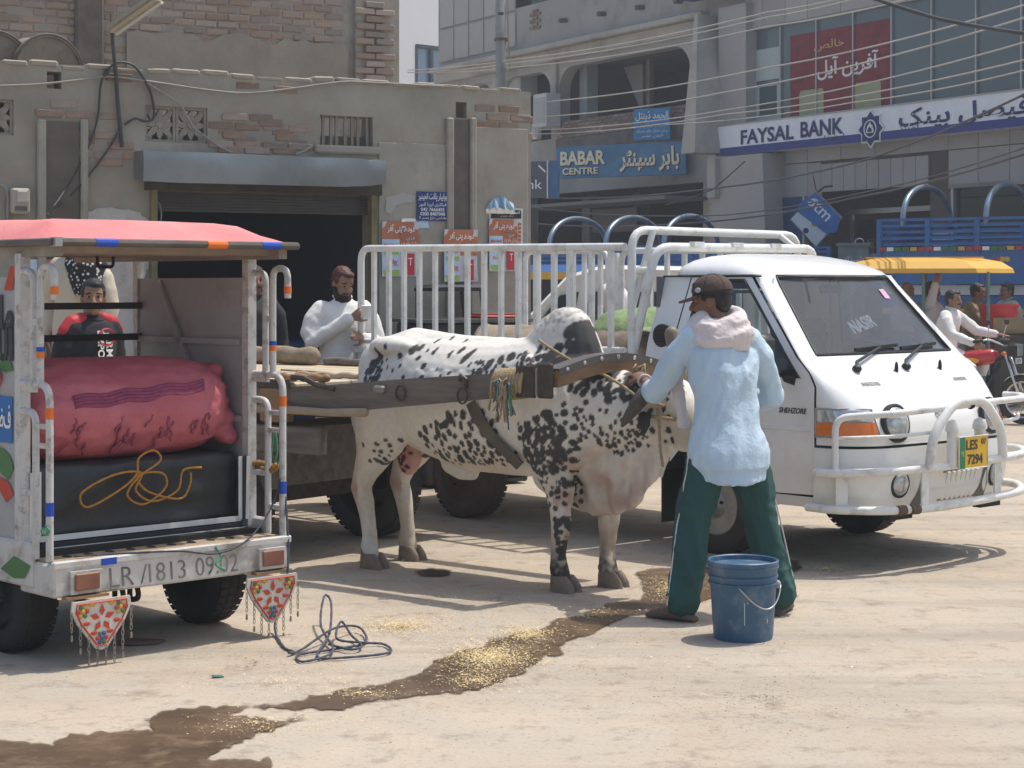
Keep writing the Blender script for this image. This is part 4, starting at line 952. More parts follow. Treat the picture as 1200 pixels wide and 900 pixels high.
# pole and overhead wires
t = thing('utility_pole', 'round grey steel pole rising behind the shop corner', 'pole', (P(587, 335, 40).x, 40, 0))
stl = M('grey_pole', (.21, .21, .20), rough=.7, col2=(.27, .27, .26), scale=3, dirt=(.10, .09, .08), damt=.6, dscale=5)
MB().tube([(0, 0, 0), (0, 0, 5.9), (-.02, 0, 10)], [.15, .125, .10], 14).build('shaft', stl, t, smooth=True)
for z in (5.75, 5.9, 7.05): MB().lathe([(.125, -.03), (.15, -.03), (.15, .03), (.125, .03)], 14, Matrix.Translation((0, 0, z))).build('clamp', iron, t)
for z in (7.6, 8.0, 8.3): MB().box((.0, -.115, z), (.12, .012, .06)).build('painted_mark', black_p, t)
MB().tube([(.14, -.02, 7.9), (.16, -.05, 7.0), (.2, -.04, 6.35)], .02, 6).build('loose_rope', flat('rope_tan', (.35, .25, .12)), t)
MB().tube([(-.05, -.2, 5.55), (0, -.25, 5.72), (.15, -.2, 5.7), (.3, -.2, 5.5)], .025, 6).build('pole_hook', alu, t)
wire_l = M('pale_wire', (.42, .39, .34), rough=.5, var=.1); wire_d = M('dark_wire', (.06, .06, .065), rough=.5, var=.2)
def wire(label, pts, r, mat):
    """pts: (px, py, distance); each span hangs as a shallow curve"""
    V = [P(*p) for p in pts]; out = []
    for a, b_ in zip(V[:-1], V[1:]):
        n_ = 14
        for k in range(n_): u = k / n_; q = a.lerp(b_, u); q.z -= .10 * 4 * u * (1 - u) * (b_ - a).length / 12; out.append(q)
    out.append(V[-1]); tag(MB().tube(out, r, 5).build('overhead_wire', mat, None, smooth=True), label, 'wire', 'overhead wires across the street')
wire('topmost pale wire of the pair crossing at the grey pole', [(478, 82, 44), (600, 70, 39.5), (900, 14, 30), (1010, -8, 27)], .012, wire_l)
wire('second pale wire just under the topmost one at the pole', [(478, 85, 44.2), (600, 74, 39.6), (900, 20, 30), (1020, -6, 27)], .012, wire_l)
wire('pale wire third from top, over the arch and bank window edge', [(490, 85, 44), (600, 79, 39.7), (900, 31, 30), (1060, 0, 26)], .012, wire_l)
wire('pale wire crossing the brick balcony top and rising over the bank glass', [(627, 120, 39), (900, 79, 30), (1210, 3, 22)], .013, wire_l)
wire('pale wire crossing mid balcony and the painted red reflection', [(627, 137, 39), (850, 108, 31), (1210, 18, 22)], .013, wire_l)
wire('pale wire touching the small blue sign top and foot of the painted red reflection', [(627, 152, 39), (850, 129, 31), (1210, 47, 22)], .011, wire_l)
wire('lowest pale wire across balcony and above the bank sign lettering', [(627, 157, 39), (850, 134, 31), (1210, 68, 22)], .011, wire_l)
wire('thin pale wire just over the long bank sign', [(780, 146, 33), (1000, 120, 27), (1210, 80, 22)], .010, wire_l)
wire('dark sagging wire from arcade shops past bank sign emblem', [(640, 232, 39), (850, 219, 31), (1016, 187, 26), (1210, 106, 21)], .016, wire_d)
wire('dark sagging wire passing across the top of diamond sign', [(630, 262, 39), (850, 258, 30), (1000, 232, 26), (1210, 178, 21)], .015, wire_d)
wire('dark wire crossing low under the diamond sign lettering', [(625, 243, 39), (850, 252, 30), (1010, 226, 26), (1210, 170, 21)], .011, wire_d)
wire('thin pale guy wire falling from bank sign end to arcade shops', [(873, 189, 32), (835, 222, 33), (780, 240, 35)], .012, wire_d)
wire('thick black cable cutting the top right corner', [(985, -16, 14), (1100, 22, 13.2), (1215, 41, 12.4)], .016, wire_d)

# ================================================================== WHITE PICKUP TRUCK
TA = math.atan2(-.733, .68); TO = Vector((1.858, 12.03, 0))
paint = M('white_truck_paint', (.74, .74, .72), rough=.32, var=.03, scale=1.5, coat=.5, dirt=(.50, .45, .38), damt=.5, dscale=2.2)
pipe = M('white_pipe_paint', (.72, .72, .69), rough=.45, var=.05, scale=9, dirt=(.22, .17, .13), damt=.55, dscale=7)
blk = M('black_plastic', (.02, .02, .021), rough=.5, var=.2); rub = M('tyre_rubber', (.026, .025, .024), rough=.85, col2=(.06, .054, .046), scale=5, bump=.3, bscale=40)
dusty_rub = M('dusty_rubber', (.085, .066, .05), rough=.9, col2=(.14, .11, .085), scale=4, bump=.3)
undr = M('underbody', (.022, .02, .018), rough=.9, var=.4)
chrome = M('chrome', (.6, .6, .6), rough=.2, metal=.9, var=.1); steelw = M('steel_wheel', (.33, .33, .32), rough=.4, metal=.5, dirt=(.15, .12, .09), damt=.6, dscale=9)
cabglass = glass('cab_glass', (.50, .56, .58), .10); scrglass = glass('dusty_windscreen', (.90, .94, .96), .10); lens = M('lamp_lens', (.42, .44, .45), rough=.14, metal=.55, var=.25, scale=18, coat=.8); amber = M('amber_lens', (.62, .16, .01), rough=.2, var=.12, scale=30, coat=.6)
trk = thing('pickup_truck', 'white cab over pickup truck with tall pipe rack and bull bar, facing right', 'pickup truck', TO, TA)
def interp(tab, z):
    if z <= tab[0][0]: return tab[0][1]
    for (a, va), (b_, vb) in zip(tab[:-1], tab[1:]):
        if z <= b_: u = (z - a) / (b_ - a); return va + (vb - va) * u
    return tab[-1][1]
def sm_interp(tab, z):
    return (interp(tab, z - .03) + 2 * interp(tab, z) + interp(tab, z + .03)) / 4
WT = [(.36, .81), (.45, .84), (.6, .852), (.8, .858), (1.0, .858), (1.15, .852), (1.25, .838), (1.745, .705)]
FT = [(.36, 1.12), (.45, 1.17), (.6, 1.19), (.8, 1.175), (.9, 1.14), (1.0, 1.06), (1.1, .95), (1.25, .76), (1.745, .33)]
def wz(z): return sm_interp(WT, z)
def fz(z): return sm_interp(FT, z)
def cr(z): return .30 if z < 1.1 else .30 - (z - 1.1) / .645 * .12
UT = [(.36, .80), (.6, .835), (1.08, .835), (1.16, .79), (1.25, .69), (1.745, .235)]
def uc(z): return interp(UT, z)
def Fs(s, z, off=0.0):
    """point of the wrap-round front at s in [-1, 1]"""
    r = cr(z); w_ = wz(z); f = fz(z); sg = -1 if s < 0 else 1; a = abs(s)
    if a > .7:
        t = (a - .7) / .3 * PI / 2; v = w_ - r + r * math.sin(t); ue = f - .06 * ((w_ - r) / w_) ** 2; u = ue - (ue - uc(z)) * (1 - math.cos(t))
    else: v = a / .7 * (w_ - r); u = f - .06 * (v / w_) ** 2
    p = Vector((u, sg * v, z))
    if off:
        e = 1e-3; d1 = Fs(min(1, s + e), z) - Fs(max(-1, s - e), z); d2 = Fs(s, z + e) - Fs(s, z - e); n_ = d1.cross(d2).normalized()
        if n_.x < 0 and a < .9: n_ = -n_
        if n_.y * sg < 0 and a >= .9: n_ = -n_
        p += n_ * off
    return p
def sv(v, z):                                   # s of the front point at lateral v
    w_ = wz(z); r = cr(z); a = abs(v)
    if a <= w_ - r: s = a / (w_ - r) * .7
    else: s = .7 + .3 * math.asin(min(1, (a - w_ + r) / r)) / (PI / 2)
    return s if v >= 0 else -s
def grid(name, mat, parent, s0, s1, z0, z1, ns, nz_, off=0.0, thick=.0, sm=50):
    vs = []; fs = []
    for j in range(nz_ + 1):
        z = z0 + (z1 - z0) * j / nz_
        for i in range(ns + 1):
            a = s0(z) if callable(s0) else s0; b_ = s1(z) if callable(s1) else s1
            vs.append(Fs(a + (b_ - a) * i / ns, z, off))
    for j in range(nz_):
        for i in range(ns): k = j * (ns + 1) + i; fs.append((k, k + 1, k + ns + 2, k + ns + 1))
    return MB().add(vs, fs).build(name, mat, parent, smooth=sm)
body = grid('front_panel', paint, trk, -1, 1, .74, 1.255, 48, 18)
grid('bumper', paint, trk, -1, 1, .37, .725, 48, 10, .022)
MB().add([Fs(-1 + 2 * i / 40, .725, .022 * (1 - j)) for j in (0, 1) for i in range(41)], [(i, i + 1, i + 42, i + 41) for i in range(40)]).build('bumper_top', paint, trk)
for sg in (-1, 1):
    a, b_ = (-1, lambda z: -sv(wz(z) - .13, z)) if sg < 0 else (lambda z: sv(wz(z) - .13, z), 1)
    grid('windscreen_pillar', paint, trk, a, b_, 1.25, 1.75, 8, 8)
grid('windscreen', scrglass, trk, lambda z: -sv(wz(z) - .125, z), lambda z: sv(wz(z) - .125, z), 1.262, 1.735, 24, 8, -.008)
for z in (1.264, 1.735): MB().tube([Fs(sv((wz(z) - .13) * (i / 12 - 1), z), z, .001) for i in range(25)], .009, 6).build('windscreen_seal', blk, trk)
for sg in (-1, 1): MB().tube([Fs(sg * sv(wz(z) - .13, z), z, .001) for z in [1.264 + .471 * k / 6 for k in range(7)]], .008, 6).build('windscreen_seal', blk, trk)
# side skins cut from flat outlines, then bent to the body
def side(name, mat, outline, holes, sg, off=0.0, parent=trk, gridstep=.08):
    def dens(pl, st=.05):
        o = []
        for i, p in enumerate(pl):
            q = pl[(i + 1) % len(pl)]; L_ = math.hypot(q[0] - p[0], q[1] - p[1]); n_ = max(1, int(L_ / st)); o += [(p[0] + (q[0] - p[0]) * k / n_, p[1] + (q[1] - p[1]) * k / n_) for k in range(n_)]
        return o
    o = dens(outline); hs = [dens(h_) for h_ in holes]
    def inside(p, pl):
        c = False; j = len(pl) - 1
        for i in range(len(pl)):
            if (pl[i][1] > p[1]) != (pl[j][1] > p[1]) and p[0] < (pl[j][0] - pl[i][0]) * (p[1] - pl[i][1]) / (pl[j][1] - pl[i][1]) + pl[i][0]: c = not c
            j = i
        return c
    pts = list(o); edges = [(i, (i + 1) % len(o)) for i in range(len(o))]
    for h_ in hs: k = len(pts); pts += h_; edges += [(k + i, k + (i + 1) % len(h_)) for i in range(len(h_))]
    xs_ = [p[0] for p in o]; zs_ = [p[1] for p in o]; x = min(xs_)
    while x < max(xs_):
        z = min(zs_)
        while z < max(zs_):
            q = (x + .013, z + .017)
            if inside(q, o) and not any(inside(q, h_) for h_ in hs): pts.append(q)
            z += gridstep
        x += gridstep
    r = delaunay_2d_cdt([Vector(p) for p in pts], edges, [], 0, 1e-5)
    fs = []
    for f in r[2]:
        c = sum((r[0][i] for i in f), Vector((0, 0))) / 3
        if inside(c, o) and not any(inside(c, h_) for h_ in hs): fs.append(f)
    vs = []
    for p in r[0]:
        z = p[1]; u = p[0]; w_ = wz(z) + off
        vs.append((u, sg * w_, z))
    return MB().add(vs, fs).build(name, mat, parent, smooth=40)
WIN = [(-.24, 1.30), (-.19, 1.715), (.17, 1.715), (.28, 1.60), (.61, 1.24), (.71, 1.13), (.60, 1.135), (.45, 1.16), (.2, 1.25), (.0, 1.295)]
arc_ = lambda a0, a1, r, n_=9: [(r * math.cos(R(a0 + (a1 - a0) * k / n_)), .31 + r * math.sin(R(a0 + (a1 - a0) * k / n_))) for k in range(n_ + 1)]
fr_edge = [(uc(z) - .012, z) for z in (.44, .6, .8, 1.0, 1.08, 1.16)]
DOOR = [(.40, .43)] + fr_edge + [(.675, 1.25), (.225, 1.735), (-.27, 1.735), (-.33, 1.30), (-.335, .56)] + arc_(142, 20, .415)
REAR = [(-.345, 1.30), (-.28, 1.745), (-.50, 1.745), (-.555, 1.35), (-.555, .45), (-.41, .45)] + arc_(155, 143, .43, 3)
for sg in (-1, 1):
    d = side('door', paint, DOOR, [WIN], sg, .004); side('quarter_panel', paint, REAR, [], sg)
    side('door_window', cabglass, WIN, [], sg, -.006, d); side('sill_panel', paint, [(uc(.37) + .05, .36), (uc(.43), .425), (.40, .425), (.40, .36)], [], sg)
    MB().tube([(p[0], sg * (wz(p[1]) + .003), p[1]) for p in WIN], .010, 6, closed=True).build('window_seal', blk, d)
    MB().bar((.36, sg * .835, 1.19), (.68, sg * .858, 1.115), .012, .06).build('black_trim', blk, d)
    MB().tube([(p[0], sg * (wz(p[1]) + .001), p[1]) for p in DOOR[:12]], .0035, 4).build('door_gap', undr, d)
    MB().box((.3, sg * .862, .83), (1.0, .008, .03), bev=.003).build('body_crease', paint, d)
    MB().box((-.12, sg * (wz(1.05) + .012), 1.06), (.16, .03, .035), bev=.012).build('handle', blk, d)
    MB().lathe([(.075, 0), (.075, .02), (.06, .025), (0, .02)], 20, Matrix.Translation((-.43, sg * wz(1.36), 1.36)) @ Matrix.Rotation(-sg * PI / 2, 4, 'X')).build('vent_disc', blk, trk)
    for k in range(5): MB().bar((-.48, sg * (wz(1.36) + .025), 1.325 + k * .017), (-.38, sg * (wz(1.36) + .025), 1.325 + k * .017), .006, .006).build('vent_slot', undr, trk)
# roof
vs = []; fs = []; NS = 44
def roof_ring(z, w_, f, r_, cf):
    o = []
    for i in range(NS):
        t = 2 * PI * i / NS; c, s = math.cos(t), math.sin(t); e = .42
        x = (f - r_) / 2 * (abs(c) ** e * (1 if c > 0 else -1)) + (f + r_) / 2; y = w_ * (abs(s) ** e * (1 if s > 0 else -1))
        x -= cf * (y / w_) ** 2 if c > 0 else 0
        o.append((x, y, z))
    return o
for ring in (roof_ring(1.735, .71, .345, -.515, .05), roof_ring(1.752, .728, .365, -.525, .05), roof_ring(1.775, .722, .335, -.52, .05), roof_ring(1.81, .685, .25, -.495, .05), roof_ring(1.845, .615, .13, -.44, .04), roof_ring(1.872, .50, .0, -.37, .03), roof_ring(1.888, .34, -.1, -.29, .0)): vs += ring
for j in range(6):
    for i in range(NS): fs.append((j * NS + i, j * NS + (i + 1) % NS, (j + 1) * NS + (i + 1) % NS, (j + 1) * NS + i))
fs.append(tuple(6 * NS + i for i in range(NS))); MB().add(vs, fs).build('roof', paint, trk, smooth=50)
for sg in (-1, 1): MB().tube([(-.5, sg * .728, 1.742), (.2, sg * .725, 1.742), (.29, sg * .70, 1.74)], .006, 5).build('gutter_line', blk, trk)
# cab back wall with rear window, floor, seats, dash, wheel
mb = MB(); mb.box((-.535, 0, .95), (.03, 1.62, .7)); mb.box((-.52, -.6, 1.52), (.03, .32, .44)); mb.box((-.52, .6, 1.52), (.03, .32, .44)); mb.box((-.52, 0, 1.70), (.03, .9, .08)); mb.build('cab_back', M('grey_vinyl', (.13, .14, .15), rough=.7, var=.15), trk)
MB().box((.30, -.02, 1.66), (.03, .22, .06), bev=.015).build('rear_view_mirror', blk, trk)
MB().tube([(-.5, y, z) for y, z in ((-.42, 1.34), (.42, 1.34), (.42, 1.64), (-.42, 1.64))], .012, 5, closed=True).build('rear_window_frame', flat('grey_frame', (.55, .55, .55)), trk)
mb = MB(); mb.box((.2, 0, .62), (1.5, 1.55, .04)); mb.box((.42, 0, 1.05), (.30, 1.5, .36), bev=.06); mb.build('dashboard', M('dash_grey', (.17, .18, .19), rough=.7, var=.1), trk)
for y in (-.42, .42): MB().box((-.3, y, 1.1), (.16, .5, .72), M4=None, bev=.05).build('seat', M('seat_cloth', (.06, .06, .065), rough=.9), trk)
MB().tube([Vector((.38 + .06 * math.sin(a), -.4 + .19 * math.cos(a), 1.22 + .17 * math.sin(a))) for a in [2 * PI * k / 20 for k in range(20)]], .013, 6, closed=True).build('steering_wheel', blk, trk)
wl = flat('sticker_white', (.8, .8, .8))
na, nb2 = Fs(sv(-.05, 1.45), 1.45, -.002), (Fs(sv(.12, 1.47), 1.47) - Fs(sv(-.12, 1.43), 1.43)).normalized(); text('NASIR', wl, trk, na - Vector((.012, 0, .008)), .30, .10, ux=nb2, uz=(Fs(sv(-.05, 1.5), 1.5) - Fs(sv(-.05, 1.4), 1.4)), name='window_sticker', bold=.03)
MB().lathe([(.035, 0), (.035, .002), (0, .002)], 16, Matrix.Translation(Fs(-.78, 1.70, -.004)) @ Matrix.Rotation(R(60), 4, 'Y')).build('round_sticker', flat('sticker_blue', (.25, .45, .7)), trk)
pk = Fs(.55, 1.62, -.002); MB().add([Fs(.50, 1.60, -.002), Fs(.58, 1.60, -.002), Fs(.58, 1.66, -.002), Fs(.50, 1.66, -.002)], [(0, 1, 2, 3)]).build('pink_sticker', flat('sticker_pink', (.75, .35, .5)), trk)
# wipers, washer caps, mirror
for v0, v1 in ((-.42, .02), (.06, .48)):
    a = Fs(sv(v0 - .06, 1.17), 1.17, .018); b_ = Fs(sv(v1 - .12, 1.285), 1.285, .02)
    MB().tube([a, a + Vector((-.02, .02, .035)), b_], [.016, .011, .008], 6).build('wiper_arm', blk, trk)
    c = Fs(sv(v1 - .36, 1.28), 1.28, .012); d = Fs(sv(v1 + .08, 1.30), 1.30, .012)
    MB().bar(c, d, .018, .02).build('wiper_blade', blk, trk)
    MB().ell(Fs(sv(v0 - .06, 1.17), 1.17, .012), (.03, .03, .025)).build('wiper_pivot', blk, trk, smooth=True)
    MB().ell(Fs(sv(v0 + .3, 1.16), 1.16, .012), (.012, .014, .045)).build('washer_cap', blk, trk, smooth=True)
mo = (.56, -1.0, 1.26)
MB().box(mo, (.09, .17, .26), bev=.035, rz=R(10)).build('wing_mirror', blk, trk, smooth=40)
MB().tube([(.58, -.85, 1.16), (.57, -.94, 1.16), mo], .016, 6).build('mirror_arm', blk, trk)
# lamps
def disc_on_front(name, v, z, r, mat, parent, dep=.03, ring=None, sq=1.0, tilt=0):
    c = Fs(sv(v, z), z, .0); n_ = (Fs(sv(v, z), z, .01) - c).normalized(); n_.z *= .5; n_.normalize(); q = Vector((0, 0, 1)).rotation_difference(n_).to_matrix().to_4x4()
    mt = Matrix.Translation(c - n_ * .002) @ q
    o = MB().lathe([(r * .98, 0), (r, .02), (r * .9, .02 + dep * .5), (r * .6, .02 + dep * .85), (0, .02 + dep)], 26, mt).build(name, mat, parent, smooth=40)
    if ring: MB().lathe([(r * 1.0, .0), (r * 1.14, .0), (r * 1.14, .026), (r * 1.02, .032), (r * .98, .022)], 26, mt).build(name + '_ring', ring, o, smooth=40)
    return o
for sg in (-1, 1):
    o = disc_on_front('headlight', sg * .50, .865, .102, lens, trk, .035, blk)
    disc_on_front('fog_lamp', sg * .50, .51, .072, lens, trk, .03, blk)
    def lampgrid(nm, z0, z1, sa, sb, mat):
        s0, s1 = (-sb, -sa) if sg < 0 else (sa, sb)
        return grid(nm, mat, trk, s0, s1, z0, z1, 10, 4, .008)
    o = lampgrid('turn_signal', .80, .875, .765, 1.0, amber); lampgrid('side_lamp', .88, .945, .765, .97, lens)
    MB().tube([Fs(sg * s, z, .008) for s, z in ((.755, .79), (.9, .79), (1, .79), (1, .88), (1, .955), (.9, .955), (.755, .945))], .007, 5, closed=True).build('lamp_surround', flat('lamp_grey', (.3, .3, .3)), trk)
    for k in range(4): MB().bar(Fs(sg * .78, .815 + k * .016, .012), Fs(sg * .98, .815 + k * .016, .012), .004, .004).build('lens_rib', amber, o)
for k in range(7):
    v = -.05 + k * .052; c = Fs(sv(v, .46), .46, .03)
    MB().bar(Fs(sv(v, .39), .39, .012), Fs(sv(v, .56), .56, .022), .03, .03).build('grille_slat', paint, trk)
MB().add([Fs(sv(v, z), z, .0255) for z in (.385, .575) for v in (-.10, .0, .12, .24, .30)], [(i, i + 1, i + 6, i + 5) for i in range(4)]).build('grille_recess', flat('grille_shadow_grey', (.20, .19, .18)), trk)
for v in (-.30, .36): MB().add([Fs(sv(v + a, z), z, .027) for a, z in ((-.06, .38), (.07, .38), (.05, .46), (.02, .58), (-.01, .56), (-.03, .47))], [(0, 1, 2, 3, 4, 5)]).build('worn_patch', flat('worn_grey', (.13, .12, .11)), trk)
# oval badge and lettering
c = Fs(sv(-.02, .905), .905, .008); ux_ = (Fs(sv(.05, .905), .905) - Fs(sv(-.09, .905), .905)).normalized(); uz_ = (Fs(sv(-.02, .93), .93) - Fs(sv(-.02, .88), .88)).normalized()
MB().tube([c + ux_ * .055 * math.cos(a) + uz_ * .03 * math.sin(a) for a in [2 * PI * k / 20 for k in range(20)]], .006, 5, closed=True).build('badge', chrome, trk)
text('H', chrome, trk, c, .055, .035, ux=ux_ + uz_ * .0, uz=uz_ + ux_ * .35, name='badge_letter', bold=.02)
lt = flat('decal_dark', (.05, .05, .05)); lg = flat('decal_grey', (.30, .30, .30))
text('SHEHZORE', lt, trk, (.665, -(wz(.93) + .007), .935), .21, .034, shear=.25, bold=.02)
def onfront(s_, v, z, wd, ht):
    c = Fs(sv(v, z), z, .003); a = (Fs(sv(v + .05, z), z) - Fs(sv(v - .05, z), z)).normalized(); b_ = (Fs(sv(v, z + .02), z + .02) - Fs(sv(v, z - .02), z - .02)).normalized()
    text(s_, lg, trk, c, wd, ht, ux=a, uz=b_, shear=.2, bold=.02)
onfront('SHEHZORE', -.47, 1.09, .17, .03); onfront('HYUNDAI', .47, 1.09, .15, .028)
# bull bar
def T(pts, r, nm='guard_tube', seg=10): return MB().tube(pts, r, seg).build(nm, pipe, grd, smooth=50)
def rounded(pts, rad=.06, n_=5):
    pts = [Vector(p) for p in pts]; o = [pts[0]]
    for i in range(1, len(pts) - 1):
        p = pts[i]; a = (pts[i - 1] - p); b_ = (pts[i + 1] - p); ra = min(rad, a.length * .45, b_.length * .45)
        p0 = p + a.normalized() * ra; p2 = p + b_.normalized() * ra
        for k in range(n_ + 1): t = k / n_; o.append(p0 * (1 - t) ** 2 + p * 2 * t * (1 - t) + p2 * t * t)
    return o + [pts[-1]]
grd = MB().tube(rounded([(.80, -.90, .375), (1.0, -.91, .375), (1.22, -.70, .37), (1.29, -.3, .365), (1.30, .2, .375), (1.27, .68, .39), (1.10, .90, .405), (.85, .89, .41)], .16), .0255, 10).build('bull_bar', pipe, trk, smooth=50)
T(rounded([(.88, -.93, .585), (1.02, -.92, .588), (1.24, -.70, .60), (1.31, -.3, .605), (1.32, .2, .615), (1.29, .68, .625), (1.12, .90, .635), (.88, .89, .635)], .16), .0255)
T(rounded([(.99, -.88, .58), (.99, -.88, .91), (1.24, -.66, .935), (1.31, -.3, .955), (1.32, .2, .97), (1.29, .66, .975), (1.12, .89, .975), (1.0, .89, .975)], .08), .021)
T([(1.0, -.88, .79), (1.22, -.62, .80), (1.30, -.34, .815)], .011); T([(1.30, .32, .83), (1.22, .7, .845), (1.08, .93, .85)], .011)
T(rounded([(1.31, -.40, .60), (1.33, -.39, .80), (1.34, -.20, .985), (1.34, .12, .995), (1.33, .34, .80), (1.32, .37, .62)], .1), .03)
for v, h0, h1 in ((-.40, .37, .6), (.37, .38, .62), (-.86, .38, .58)):
    u = 1.28 if v > -.8 else 1.02; MB().box((u, v, (h0 + h1) / 2), (.012, .07, h1 - h0), rz=0 if v > -.8 else R(-40)).build('guard_plate', pipe, grd)
for v in (-.19, .10):
    MB().lathe([(.034, 0), (.034, .21), (.045, .215), (.045, .235), (.034, .27), (0, .285)], 14, Matrix.Translation((1.33, v, .60))).build('overrider', pipe, grd, smooth=40)
MB().tube([(1.325, .0, .963 - .003), (1.325, .02, .964)], .026, 10).build('worn_band', undr, grd)
for v, u, z in ((-.52, 1.265, .368), (-.62, 1.24, .369)): MB().tube([(u, v, z), (u + .012, v + .06, z)], .0295, 10).build('rust_wear', M('rust_wear', (.12, .075, .05), rough=.8, var=.4, scale=30), grd)
pl_ = MB().box((1.375, -.045, .685), (.012, .30, .19), bev=.005).build('number_plate', flat('plate_yellow', (.72, .44, .02), .5), trk)
MB().box((1.383, -.165, .685), (.004, .055, .185)).build('green_strip', flat('plate_green', (.02, .20, .08)), pl_); MB().tube([(1.38, y, z) for y, z in ((-.195, .59), (.105, .59), (.105, .78), (-.195, .78))], .005, 5, closed=True).build('plate_frame', pipe, pl_)
text('LES', lt, pl_, (1.384, -.065, .73), .12, .06, ux=(0, 1, 0), uz=(0, 0, 1), bold=.02); text('07', lt, pl_, (1.384, .06, .745), .05, .035, ux=(0, 1, 0)); text('7294', lt, pl_, (1.384, -.03, .643), .16, .06, ux=(0, 1, 0), bold=.02)
text('PB', flat('plate_gold', (.5, .45, .15)), pl_, (1.386, -.165, .68), .03, .03, ux=(0, 1, 0))
for v in (-.45, .5): MB().box((1.12, v, .32), (.06, .22, .05)).build('tow_plate', undr, trk)
# wheels
def wheel(x, y, z, r, wd, parent, sg=-1, hubm=steelw, tm=rub, nm='wheel', hub_in=.03):
    prof = [(r * .62, -wd / 2), (r * .80, -wd / 2 - .004), (r * .93, -wd / 2 + .01), (r * .985, -wd / 2 + .03), (r, -wd / 4), (r * 1.0, wd / 4), (r * .985, wd / 2 - .03), (r * .93, wd / 2 - .01), (r * .8, wd / 2 + .004), (r * .62, wd / 2), (r * .58, 0), (r * .62, -wd / 2)]
    mt = Matrix.Translation((x, y, z)) @ Matrix.Rotation(PI / 2, 4, 'X')
    w_ = MB().lathe(prof, 40, mt).build(nm, tm, parent, smooth=40)
    tr = MB()
    for k in range(40):
        a = 2 * PI * k / 40
        for yy in (-.3, .0, .3): tr.box((x + r * .998 * math.cos(a + yy * .1), y + yy * wd, z + r * .998 * math.sin(a + yy * .1)), (r * .12, wd * .24, .005), M4=Matrix.Rotation(-(a - PI / 2), 4, 'Y'))
    stuff(tr.build('tread', tm, w_))
    yo = wd / 2 - hub_in
    prof = [(r * .64, yo + .012), (r * .60, yo + .018), (r * .56, yo - .02), (r * .48, yo - .035), (r * .42, yo - .01), (r * .28, yo + .01), (r * .22, yo + .03), (r * .15, yo + .045), (r * .14, yo + .065), (0, yo + .07)]
    mt2 = Matrix.Translation((x, y, z)) @ Matrix.Rotation(sg * -PI / 2, 4, 'X')
    h_ = MB().lathe(prof, 32, mt2).build('rim', hubm, w_, smooth=35)
    for k in range(8):
        a = 2 * PI * k / 8
        MB().box(mt2 @ Vector((r * .36 * math.cos(a), r * .36 * math.sin(a), yo + .006)), (.04, .012, .03), M4=Matrix.Rotation(-a, 4, 'Y')).build('rim_slot', undr, h_) if False else None
    sl = MB()
    for k in range(8):
        a = 2 * PI * k / 8; sl.ell(mt2 @ Vector((r * .45 * math.cos(a), r * .45 * math.sin(a), yo - .02)), (.03, .012, .03))
        if k < 6: a += .3; sl.ell(mt2 @ Vector((r * .22 * math.cos(a), r * .22 * math.sin(a), yo + .03)), (.012, .016, .012))
    stuff(sl.build('rim_hole', undr, w_))
    return w_
for sg in (-1, 1):
    wheel(0, sg * .72, .31, .31, .19, trk, sg); wheel(-2.43, sg * .70, .31, .31, .22, trk, sg, dusty_rub, dusty_rub)
    mb = MB(); mb.box((0, sg * .55, .62), (1.0, .55, .04)); mb.build('wheel_well', undr, trk)
    MB().box((-.44, sg * .66, .33), (.012, .3, .34)).build('mud_flap', blk, trk)
mb = MB(); mb.box((-1.3, -.35, .52), (4.1, .08, .14)); mb.box((-1.3, .35, .52), (4.1, .08, .14)); mb.box((-2.43, 0, .31), (.1, 1.2, .1)); mb.box((.0, 0, .31), (.1, 1.2, .08)); mb.box((.3, 0, .42), (1.4, 1.3, .1)); mb.build('chassis', undr, trk)
MB().box((-1.2, -.58, .5), (.6, .3, .28), bev=.04).build('fuel_tank', undr, trk)
None and MB().add([(-2.80, -.86, .60), (-2.80, -.48, .60), (-2.86, -.48, .13), (-2.86, -.86, .06), (-2.815, -.86, .60), (-2.815, -.48, .60), (-2.875, -.48, .13), (-2.875, -.86, .06)], [(0, 1, 2, 3), (7, 6, 5, 4), (0, 4, 5, 1), (1, 5, 6, 2), (2, 6, 7, 3), (3, 7, 4, 0)]).build('mud_flap', dusty_rub, trk)
# load bed
MB().box((-2.1, 0, .76), (2.85, 1.70, .06)).build('bed_floor', paint, trk)
for sg in (-1, 1):
    MB().box((-2.1, sg * .86, .98), (2.85, .035, .42), bev=.01).build('bed_side', paint, trk); MB().box((-2.1, sg * .875, 1.19), (2.87, .05, .03)).build('bed_side_lip', paint, trk)
    for k in range(4): MB().box((-3.3 + k * .8, sg * .883, .97), (.05, .012, .38)).build('side_rib', paint, trk)
MB().box((-3.53, 0, .98), (.035, 1.72, .42), bev=.01).build('tailgate', paint, trk); MB().box((-.67, 0, .98), (.035, 1.72, .44)).build('bed_front', paint, trk)
